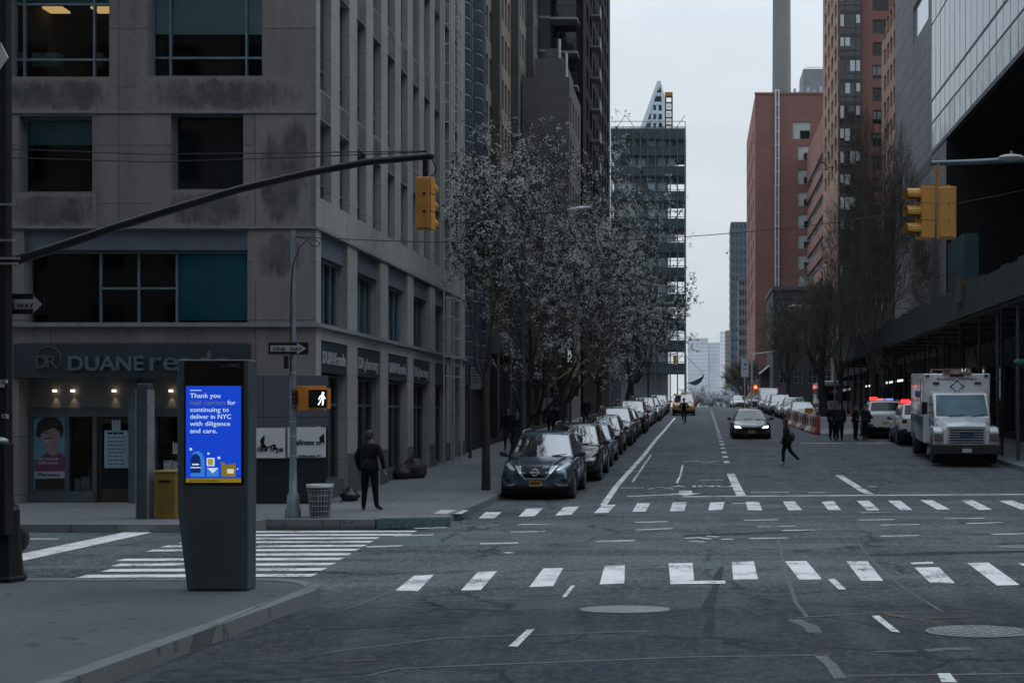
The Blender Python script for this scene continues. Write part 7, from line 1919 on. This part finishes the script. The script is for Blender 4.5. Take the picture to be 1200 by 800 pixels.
p = gnd(470, 561, .15); bag('rubbish_bag', 'left bag of the dark brown pile against the stone building', p.x, p.y, .62, .46, simple('brown_bag', (.020, .016, .014), .6, 0, .3, 6), seed=4)
p = gnd(484, 560, .15); bag('rubbish_bag', 'large right-hand bag of the dark brown pile against the stone building', p.x, p.y + .1, .8, .66, CACHE['brown_bag'], seed=5)
p = gnd(390, 575, .15); ob = MB(); ob.cbox((0, 0, .3), (.3, .3, .6)); ob = ob.build('crate', simple('dark_brown_crate', (.03, .022, .018), .7), bevel=.02); ob.location = (p.x, p.y - .5, .15); tag(ob, 'dark brown crate standing behind the litter basket', 'crate')
# yellow box and pillar
NY = gnd(190, 607.5, .15).y; nx_ = lambda p: X(p, NY); nz_ = lambda p: Z(p, NY)
NB = thing('newspaper_box', 'mustard yellow newspaper box standing at the kerb before the drugstore', 'newspaper box', (nx_(193), NY + .2, .15))
M_NB = simple('mustard_metal', (.24, .155, .02), .5, 0, .2, 4)
mb = MB(); mb.box(nx_(181), nx_(206), NY, NY + .4, .15, nz_(553.5)); mb.build('body', M_NB, NB, world=True, bevel=.015)
mb = MB(); mb.box(nx_(180.2), nx_(206.8), NY - .03, NY + .42, nz_(553.2), nz_(551.2)); mb.build('lid', simple('pale_mustard', (.33, .25, .08), .5), NB, world=True, bevel=.01)
mb = MB(); mb.box(nx_(184), nx_(203), NY - .012, NY, nz_(600), nz_(560)); dn = mb.build('door', simple('dark_mustard', (.17, .105, .015), .5, 0, .2, 4), NB, world=True)
mb = MB(); mb.box(nx_(187), nx_(200), NY - .03, NY - .014, nz_(564.5), nz_(562.5)); mb.build('handle', M_BLACK, dn, world=True)
PL = thing('metal_pillar', 'plain blue-grey metal pillar standing left of the yellow newspaper box', 'pillar', (nx_(168), NY + .1, .15))
mb = MB(); mb.box(nx_(161), nx_(174), NY - .04, NY + .22, .15, nz_(449)); mb.build('shaft', simple('blue_grey_metal', (.075, .10, .12), .4, .4, .15, 3), PL, world=True, bevel=.02)
mb = MB(); mb.box(nx_(160.3), nx_(161.2), NY - .06, NY + .24, .15, nz_(456)); mb.box(nx_(173.8), nx_(174.7), NY - .06, NY + .24, .15, nz_(456)); mb.build('edge_strip', M_STEEL, PL, world=True)
# steel-faced kerb block at the corner
p0, p1 = Vector((-6.34, 23.8, 0)), Vector((-4.98, 24.05, 0))
KB = thing('kerb_block', 'worn blue steel-faced kerb block on the corner beside the crosswalk', 'kerb block', (p0.x, p0.y, 0))
d = Vector((p1.x - p0.x, p1.y - p0.y, 0)); nn = Vector((-d.y, d.x, 0)).normalized() * .3
mb = MB(); vs = [p0, p1, p1 + nn, p0 + nn]; mb.add([(v.x, v.y, -.02) for v in vs] + [(v.x, v.y, .19) for v in vs], [(0, 1, 2, 3), (4, 5, 6, 7), (0, 1, 5, 4), (1, 2, 6, 5), (2, 3, 7, 6), (3, 0, 4, 7)])
mt, nt, b = nodes('worn_blue_steel'); n = noise(nt, pos(nt), 16, 6, .8); nt.links.new(ramp(nt, n, .4, .62, (.04, .10, .14, 1), (.16, .20, .22, 1)), b.inputs['Base Color']); b.inputs['Roughness'].default_value = .6
mb.build('face', mt, KB, world=True, bevel=.012)
mb = MB(); i0 = nn.normalized() * .02; vs = [p0 + i0, p1 + i0, p1 + nn, p0 + nn]; mb.add([(v.x, v.y, .191) for v in vs] + [(v.x, v.y, .205) for v in vs], [(0, 1, 2, 3), (4, 5, 6, 7), (0, 1, 5, 4), (1, 2, 6, 5), (2, 3, 7, 6), (3, 0, 4, 7)]); mb.build('top_slab', simple('pale_slab_edge', (.27, .29, .31), .8), KB, world=True)
mb = MB(); mb.quad(*[gnd(x, y, .153) for x, y in ((508, 601.5), (517, 597), (549, 597.5), (541, 602))]); st('ramp_plate', mb, simple('pale_ramp_plate', (.5, .51, .52), .8, 0, .15, 6, obj=False))

# right traffic mast ------------------------------------------------
RY = 28.6; rx_ = lambda p: X(p, RY); rz_ = lambda p: Z(p, RY)
T2 = thing('traffic_mast', 'traffic arm with street lamp entering from the right, two yellow signal heads back to back', 'traffic light', (11.9, 31.4, .15))
M_ARM2 = simple('arm_pale_steel', (.12, .17, .18), .4, .5, .15, 3)
mb = MB(); mb.tube([(11.9, 31.4, .15), (11.9, 31.4, 9.1)], [.16, .11], 10); mb.build('pole', M_DSTEEL, T2, world=True)
mb = MB(); mb.tube([(rx_(1091), RY, rz_(191.5)), (rx_(1150), RY + .3, Z(189.5, RY + .3)), (rx_(1200), RY + .7, Z(187, RY + .7)), (11.85, 31.4, 8.9)], [.06, .065, .07, .09], 8); mb.build('arm', M_ARM2, T2, world=True)
mb = MB(); c = (rx_(1189), RY + .3, rz_(181.5)); mb.ell(c, (.32, .14, .08), 14); mb.cbox((c[0], c[1], c[2] + .1), (.04, .04, .12)); mb.build('lamp_head', simple('lamp_pale_grey', (.34, .38, .40), .4, .2), T2, world=True)
hgt = rz_(220) - rz_(280)
h1 = vsignal(T2, rx_(1084), RY, rz_(220), .42, rz_(220) - rz_(280), R(102))
h2 = vsignal(T2, rx_(1109), RY, rz_(220), .44, rz_(220) - rz_(280), R(-8))
mb = MB(); mb.box(rx_(1080), rx_(1114), RY - .03, RY + .03, rz_(219.6), rz_(217)); mb.tube([(rx_(1099), RY, rz_(192)), (rx_(1099), RY, rz_(218))], .035, 8); mb.tube([(rx_(1092), RY, rz_(192)), (rx_(1097), RY, rz_(204)), (rx_(1096), RY, rz_(217))], .02, 5); mb.build('hanger', simple('hanger_ochre', (.30, .17, .05), .5), T2, world=True)
# overhead cables
def cable(label, pts, r=.012):
    mb = MB(); mb.tube(pts, r, 5); return tag(mb.build('overhead_cable', M_BLACK), label, 'cable')
a, b = Vector((px_(344), PYY, pz_(277))), Vector((rx_(1330), RY + 2, rz_(180)))
P = []
for i in range(25):
    t = i / 24; v = a + (b - a) * t; v.z -= 1.35 * 4 * t * (1 - t) * .55; P.append(v)
cable('thin dark cable sagging across the street from the steel pole to the right', P, .009)
# left street lamp
L_ = thing('street_lamp', 'grey street lamp between the trees, pale head reaching over the parked cars', 'street lamp', (-5.65, 38.6, zr(38.6) + .15))
zz = zr(38.6) + .15
mb = MB(); mb.tube([(-5.65, 38.6, zz), (-5.65, 38.6, zz + 8.2)], [.11, .07], 10); mb.lathe([(.2, zz), (.18, zz + .5), (.12, zz + .6)], (-5.65, 38.6, 0), 10); mb.build('pole', simple('lamp_pole_blue_grey', (.06, .085, .10), .5, .4), L_, world=True)
mb = MB(); mb.tube([(-5.65, 38.6, zz + 8.0), (-5.2, 38.6, 8.75), (-4.3, 38.6, 8.82)], .035, 7); mb.build('arm', CACHE['lamp_pole_blue_grey'], L_, world=True)
mb = MB(); mb.ell((-3.85, 38.6, 8.9), (.42, .14, .08), 12, M=Matrix.Rotation(R(-6), 4, 'Y')); mb.build('lamp_head', simple('lamp_white', (.52, .55, .57), .4), L_, world=True)
# right street lamp
L2 = thing('street_lamp', 'thin street lamp with bent arm in front of the low dark building on the right', 'street lamp', (11.0, 96, zr(96) + .15))
yl = 96; lx = lambda p: X(p, yl); lz = lambda p: Z(p, yl)
mb = MB(); mb.tube([(lx(978.5), yl, zr(yl) + .15), (lx(978.5), yl, lz(365))], [.11, .07], 8); mb.build('pole', M_STEEL, L2, world=True)
mb = MB(); mb.tube([(lx(978.5), yl, lz(366)), (lx(962), yl, lz(360)), (lx(940), yl, lz(358.5))], .05, 6); mb.build('arm', M_STEEL, L2, world=True)
mb = MB(); mb.ell((lx(932), yl, lz(358.5)), (.5, .2, .1), 10); mb.build('lamp_head', CACHE['lamp_white'], L2, world=True)
# posts on the right sidewalk
for px, y_, lab in ((946, 112, 'slim pale post among the bare trees right of the parked van'), (1169, 47, 'dark steel post directly right of the ambulance'), (1193, 43.5, 'dark post with a small green sign at the right edge')):
    xx = X(px, y_); o = thing('street_post', lab, 'post', (xx, y_, zr(y_) + .15)); mb = MB(); mb.tube([(xx, y_, zr(y_) + .15), (xx, y_, 6.2)], .07, 8); mb.build('post', CACHE['lamp_pole_blue_grey'], o, world=True)
    if px == 1193: mb = MB(); mb.ell((xx + .1, y_ - .1, Z(424, y_)), (.3, .06, .12), 10); mb.build('sign', simple('green_sign', (.02, .16, .11), .5), o, world=True)
# left far: sign post, awning, blade sign, pole signs
o = thing('parking_sign', 'white parking sign plate on a blue-grey post at the end of the stone building', 'sign', (X(551, 44.5), 44.5, zr(44.5) + .15)); Y_ = 44.5
mb = MB(); mb.tube([(X(551, Y_), Y_, zr(Y_) + .15), (X(551, Y_), Y_, Z(428, Y_))], .06, 8); mb.build('post', CACHE['lamp_pole_blue_grey'], o, world=True)
mb = MB(); mb.box(X(552, Y_), X(564, Y_), Y_ - .09, Y_ - .07, Z(456, Y_), Z(430, Y_)); mb.build('plate', simple('plate_grey', (.22, .25, .27), .6, 0, .15, 6), o, world=True)
mb = MB()
for k in range(5): mb.box(X(554, Y_), X(562 - (k % 2) * 2, Y_), Y_ - .096, Y_ - .089, Z(434 + 3.6 * k, Y_), Z(433 + 3.6 * k, Y_))
mb.build('print', M_BLACK, o, world=True)
Y_ = 55.0; o = thing('entrance_awning', 'black entrance awning with white lettering over the left sidewalk', 'awning', (X(640, Y_), Y_, zr(Y_) + .15))
mb = MB(); mb.prism([(X(612, Y_), Z(455, Y_)), (X(612, Y_), Z(432, Y_)), (X(625, Y_), Z(428, Y_)), (X(650, Y_), Z(428, Y_)), (X(662, Y_), Z(432, Y_)), (X(662, Y_), Z(455, Y_))], 'y', Y_, Y_ + 2.2); mb.build('canopy', simple('black_canvas', (.008, .009, .009), .8, 0, .2, 3), o, world=True)
mb = MB(); mb.text('RICHMOND', .17, wallM((X(619, Y_), Y_ - .012, Z(439.5, Y_)), 0), 0, .004, bold=.02, width=X(645, Y_) - X(619, Y_)); mb.text('HOUSE', .17, wallM((X(622, Y_), Y_ - .012, Z(443.5, Y_))), 0, .004, bold=.02, width=X(640, Y_) - X(622, Y_)); mb.build('lettering', simple('white_lettering', (.55, .6, .62), .5), o, world=True)
mb = MB()
for px in (613, 661):
    for y2 in (Y_ + .1, Y_ + 2.1): mb.tube([(X(px, Y_), y2, zr(Y_) + .15), (X(px, Y_), y2, Z(455, Y_))], .03, 6)
mb.build('pole', M_STEEL, o, world=True)
Y_ = 72.0; o = thing('parking_sign', 'tall black vertical PARK sign with yellow box beneath it on the left', 'sign', (X(668, Y_), Y_, zr(Y_) + .15))
mb = MB(); mb.box(X(663, Y_), X(673, Y_), Y_ - .1, Y_ + .1, Z(429, Y_), Z(392, Y_)); mb.build('blade', simple('black_sign', (.01, .012, .01), .5), o, world=True)
mb = MB()
for k, t in enumerate('PARK'): mb.text(t, .46, wallM((X(668, Y_), Y_ - .115, Z(402.6 + 7.2 * k, Y_))), 0, .01, 'CENTER', .015)
mb.build('lettering', emit('park_letters', (.75, .85, .8), .35), o, world=True)
mb = MB(); mb.box(X(664, Y_), X(672, Y_), Y_ - .05, Y_ + .05, Z(431, Y_), Z(429.2, Y_)); mb.build('bracket', simple('red_bracket', (.08, .015, .012), .6), o, world=True)
mb = MB(); mb.box(X(666, Y_), X(677, Y_), Y_ - .3, Y_ + .1, Z(441.5, Y_), Z(431, Y_)); mb.build('price_box', simple('cream_yellow_box', (.46, .36, .15), .5, 0, .12, 2), o, world=True, bevel=.03)
mb = MB(); mb.box(X(668, Y_), X(678.5, Y_), Y_ - .22, Y_ + .1, Z(464, Y_), Z(442, Y_)); mb.build('olive_panel', simple('olive_panel', (.045, .045, .008), .7, 0, .2, 2), o, world=True)
mb = MB(); mb.tube([(X(668, Y_), Y_, zr(Y_) + .15), (X(668, Y_), Y_, Z(392, Y_))], .08, 8); mb.build('pole', M_DSTEEL, o, world=True)
# lit shopfront glimpsed under the awning: pale blinds
o = thing('shop_display', 'pale vertical panels of a shopfront seen under the awning', 'shop display', (BL + .05, 60, zr(60) + .15)); Y_ = 58
mb = MB()
for a, b_ in ((632, 640), (641.5, 647), (652, 656)): mb.box(X(a, Y_), X(b_, Y_), Y_ , Y_ + .06, Z(480, Y_), Z(466, Y_))
mb.build('panel', simple('pale_shop_panel', (.42, .48, .5), .4, 0, .2, 3), o, world=True)
# barriers ----------------------------------------------------------
GBR = 'orange and white water-filled barriers along the lane'
def barrier(L, mt, name, label, cat, group):
    o = thing(name, label, cat, group=group)
    mb = MB(); mb.prism([(-.28, 0), (-.28, .12), (-.14, .35), (-.09, .98), (.09, .98), (.14, .35), (.28, .12), (.28, 0)], 'x', -L / 2 + .01, L / 2 - .01); mb.build('body', mt, o, bevel=.03)
    mb = MB()
    for x in (-L * .28, L * .28): mb.box(x - .14, x + .14, -.285, .285, .03, .10); mb.box(x - L * .07, x + L * .07, -.135, .135, .42, .8)
    mb.build('recess', M_TRIM if mt is not MC else MC, o); return o
MO, MW, MC = simple('barrier_orange', (.30, .075, .042), .5, 0, .15, 3), simple('barrier_white', (.52, .53, .54), .5, 0, .12, 3), simple('barrier_concrete', (.36, .38, .39), .8, 0, .2, 2)
bo, bw = barrier(2.3, MO, 'road_barrier', '', 'barrier', GBR), barrier(2.3, MW, 'road_barrier', '', 'barrier', GBR)
labs = ['orange barrier farthest up the lane, by the bumper of the nearest pale car', 'white barrier second from the far end of the barrier line', 'orange barrier third from the far end of the barrier line', 'white barrier in the middle of the barrier line', 'orange barrier just past the middle of the barrier line',
        'white barrier next to the nearest orange one', 'nearest orange barrier at the corner of the line']
for i, lab in enumerate(labs):
    t = i / 6; x = 6.15 + .35 * t; y = 80.5 - 2.5 * i
    src = bo if i % 2 == 0 else bw; o = src if i < 2 else copy_tree(src)
    o['label'] = lab; o.location = (x, y, zr(y)); o.rotation_euler = (0, 0, R(91.5))
GJ = 'white concrete barriers in a row behind the officers'
jc = barrier(2.3, MC, 'concrete_barrier', '', 'barrier', GJ)
for i, lab in enumerate(('white concrete barrier at the left end, touching the orange line', 'white concrete barrier behind the two left officers', 'white concrete barrier right of the two left officers', 'white concrete barrier between the two right officers', 'white concrete barrier behind the rear police car')):
    o = jc if i == 0 else copy_tree(jc); o['label'] = lab; x = 7.35 + 2.33 * i; y = 63.6; o.location = (x + .3, y, zr(y)); o.rotation_euler = (0, 0, R(1.5 * ((i * 7) % 3 - 1)))
for x, y, lab in ((8.6, 65.2, 'red plastic barrier peeking over the white concrete ones on the left'), (9.9, 65.6, 'red plastic barrier just behind the two left officers')):
    o = copy_tree(bo); o['label'] = lab; o.location = (x, y, zr(y) + .1); o.rotation_euler = (0, 0, R(3)); del o['group']
# arrow board (orange sign on the nearest pale car)
o = thing('warning_sign', 'small orange warning board standing before the nearest pale parked car', 'sign', (X(947, 76.5), 76.5, zr(76.5))); Y_ = 76.5
mb = MB(); mb.box(X(943, Y_), X(953, Y_), Y_ - .02, Y_ + .02, Z(484, Y_), Z(478, Y_)); mb.build('board', simple('warning_orange', (.45, .22, .03), .5), o, world=True)
mb = MB(); mb.box(X(947.5, Y_), X(948.5, Y_), Y_ + .02, Y_ + .06, zr(Y_), Z(479, Y_)); mb.build('stand', M_BLACK, o, world=True)
# far traffic lights ------------------------------------------------
Y_ = 138.0; o = thing('traffic_mast', 'far left traffic arm with one small yellow signal before the scaffolded tower', 'traffic light', (KL - .5, Y_, zr(Y_) + .15))
mb = MB(); mb.tube([(KL - .5, Y_, zr(Y_) + .15), (KL - .5, Y_, Z(424, Y_))], .12, 8); mb.build('pole', M_DSTEEL, o, world=True)
mb = MB(); mb.tube([(KL - .5, Y_, Z(424, Y_)), (X(770, Y_), Y_, Z(417, Y_)), (X(793, Y_), Y_, Z(414, Y_))], .07, 6); mb.build('arm', simple('arm_pale_steel', (.12, .17, .18)), o, world=True)
vsignal(o, X(791, Y_), Y_, Z(416, Y_), .36, 1.15, R(-14))
o = thing('traffic_mast', 'far right traffic light showing red at the crossing on the crest', 'traffic light', (X(881, Y_), Y_, zr(Y_) + .15))
mb = MB(); mb.tube([(X(881, Y_), Y_, zr(Y_) + .1), (X(881, Y_), Y_, Z(415, Y_))], .1, 8); mb.tube([(X(881, Y_), Y_, Z(415, Y_)), (X(905, Y_), Y_, Z(412, Y_)), (X(913, Y_), Y_, Z(410, Y_))], .06, 6); mb.build('pole', M_STEEL, o, world=True)
mb = MB(); mb.box(X(883, Y_), X(887.5, Y_), Y_ - .15, Y_ + .15, Z(461, Y_), Z(449.5, Y_)); sh_ = mb.build('signal_head', M_PEDS, o, world=True)
mb = MB(); mb.ell((X(885.3, Y_), Y_ - .16, Z(453.5, Y_)), (.2, .06, .2), 12); mb.build('lens', emit('signal_red_on', (1, .10, .03), 5), sh_, world=True)
Y_ = 142; o = thing('billboard_sign', 'pale upright sign board with small dark emblem on a post near the red light', 'sign', (X(872, Y_), Y_, zr(Y_)))
mb = MB(); mb.box(X(868.5, Y_), X(877, Y_), Y_ - .08, Y_, Z(441.5, Y_), Z(420, Y_)); mb.build('board', simple('pale_board', (.38, .44, .48), .5, 0, .1, 2), o, world=True)
mb = MB(); mb.ell((X(873.5, Y_), Y_ - .085, Z(427, Y_)), (.16, .01, .16), 12); mb.box(X(871, Y_), X(875.5, Y_), Y_ - .09, Y_ - .082, Z(432.5, Y_), Z(431.5, Y_)); mb.build('emblem', simple('emblem_navy', (.03, .06, .1), .5), o, world=True)
mb = MB(); mb.tube([(X(872.7, Y_), Y_ + .02, zr(Y_)), (X(872.7, Y_), Y_ + .02, Z(421, Y_))], .08, 6); mb.build('post', M_STEEL, o, world=True)
# blue flag hung from a slanting pole at the scaffold
Y_ = 132.0; o = thing('hanging_flag', 'dark blue flag hanging from a slanted pole before the far tower', 'flag', (X(805, Y_), Y_, zr(Y_)))
mb = MB(); mb.tube([(X(805, Y_), Y_, Z(418, Y_)), (X(825, Y_), Y_, Z(438, Y_))], .04, 5); mb.tube([(X(804, Y_), Y_, zr(Y_)), (X(804, Y_), Y_, Z(416, Y_))], .07, 6); mb.build('pole', M_STEEL, o, world=True)
mb = MB(); vs = []
for i in range(9):
    t = i / 8; u = 825 - 20 * t; v0 = 438 + 11 * (t ** .6); v1 = v0 + 1 + 5.5 * math.sin(math.pi * min(1, t + .12)) 
    vs += [(X(u, Y_), Y_ + .1 * math.sin(5 * t), Z(v0, Y_)), (X(u, Y_), Y_ + .15 * math.sin(5 * t + 1), Z(v1, Y_))]
mb.add(vs, [(2 * i, 2 * i + 1, 2 * i + 3, 2 * i + 2) for i in range(8)], 0, True); mb.build('cloth', simple('flag_blue', (.03, .07, .10), .8, 0, .25, 3), o, world=True, norm=False)
# pigeon-sized bird far off is left out of reach; a gull above the street
o = MB(); yb = 120; c = Vector((X(852, yb), yb, Z(296.5, yb)))
o.ell((0, 0, 0), (.10, .24, .09), 10); o.add([(-.05, .06, .02), (-.05, -.12, .02), (-.5, .02, .16)], [(0, 1, 2)]); o.add([(.05, .06, .02), (.05, -.12, .02), (.5, .02, .14)], [(0, 1, 2)]); o.add([(-.05, .2, 0), (.05, .2, 0), (0, .4, 0)], [(0, 1, 2)]); o.ell((0, -.25, .03), (.06, .08, .06), 8)
ob = o.build('bird', M_BLACK); ob.location = c; tag(ob, 'small dark bird flying in the sky left of the blue-grey high-rise', 'bird')
# ================================================================== AIR, LIGHT, CAMERA
g = MB(); g.box(-900, 900, -170, 1500, -9, 150)
hz = g.build('haze', [bpy.data.materials.new('haze_air')]); hz['kind'] = 'stuff'
mt = hz.data.materials[0]; mt.use_nodes = True; nt = mt.node_tree
for n in list(nt.nodes):
    if n.type == 'BSDF_PRINCIPLED': nt.nodes.remove(n)
pv = N(nt, 'ShaderNodeVolumePrincipled'); pv.inputs['Color'].default_value = (.86, .91, .97, 1); pv.inputs['Density'].default_value = .0001
pv.inputs['Anisotropy'].default_value = .2
nt.links.new(pv.outputs[0], nt.nodes['Material Output'].inputs['Volume'])

w = bpy.data.worlds.new('World'); sc.world = w; w.use_nodes = True
nt = w.node_tree; bg = nt.nodes['Background']
sky = N(nt, 'ShaderNodeTexSky', sky_type='NISHITA'); sky.sun_disc = False
ELEV, AZ = 52, 70
sky.sun_elevation = R(ELEV); sky.sun_rotation = R(AZ); sky.air_density = 1.6; sky.dust_density = 4
hs = N(nt, 'ShaderNodeHueSaturation'); hs.inputs['Saturation'].default_value = .22
nt.links.new(sky.outputs[0], hs.inputs['Color'])
# overcast: cloud sheet evens the sky out
tc = N(nt, 'ShaderNodeTexCoord'); sp = N(nt, 'ShaderNodeSeparateXYZ'); nt.links.new(tc.outputs['Generated'], sp.inputs[0])
cl = noise(nt, tc.outputs['Generated'], 2.6, 6, .6, sx=(1, 1, 3.5))
cloud = ramp(nt, cl, .3, .75, (5.2, 5.75, 6.25, 1), (6.6, 7.05, 7.45, 1))
zen = ramp(nt, sp.outputs[2], .22, .95, (1, 1, 1, 1), (1.98, 2.12, 2.3, 1)); cloud = mixc(nt, 1.0, cloud, zen, 'MULTIPLY')   # overcast skies are brightest overhead
mx = mixc(nt, .85, hs.outputs[0], cloud)
nt.links.new(mx, bg.inputs['Color']); bg.inputs['Strength'].default_value = .115
sun = bpy.data.objects.new('sun', bpy.data.lights.new('sun', 'SUN')); COL.objects.link(sun)
sun.data.energy = .5; sun.data.angle = R(35); sun.data.color = (1, .98, .95)
d = Vector((math.sin(R(AZ)) * math.cos(R(ELEV)), math.cos(R(AZ)) * math.cos(R(ELEV)), math.sin(R(ELEV))))
sun.rotation_euler = d.to_track_quat('Z', 'Y').to_euler()

cam = bpy.data.objects.new('camera', bpy.data.cameras.new('camera')); COL.objects.link(cam); sc.camera = cam
cam.location = (0, 0, H); cam.rotation_euler = (R(90), 0, 0)
cam.data.sensor_width = 36; cam.data.lens = 36 * F / 1200
cam.data.shift_x = (600 - CX) / 1200; cam.data.shift_y = (CY - 400) / 1200
cam.data.clip_end = 6000; cam.data.clip_start = .1
sc.view_settings.view_transform = 'Standard'; sc.view_settings.look = 'None'; sc.view_settings.gamma = 1
sc.view_settings.exposure = .12
sc.cycles.use_denoising = True
sc.cycles.max_bounces = 6; sc.cycles.diffuse_bounces = 3; sc.cycles.glossy_bounces = 3; sc.cycles.transparent_max_bounces = 12
sc.cycles.transmission_bounces = 3; sc.cycles.volume_bounces = 0
sc.cycles.caustics_reflective = False; sc.cycles.caustics_refractive = False
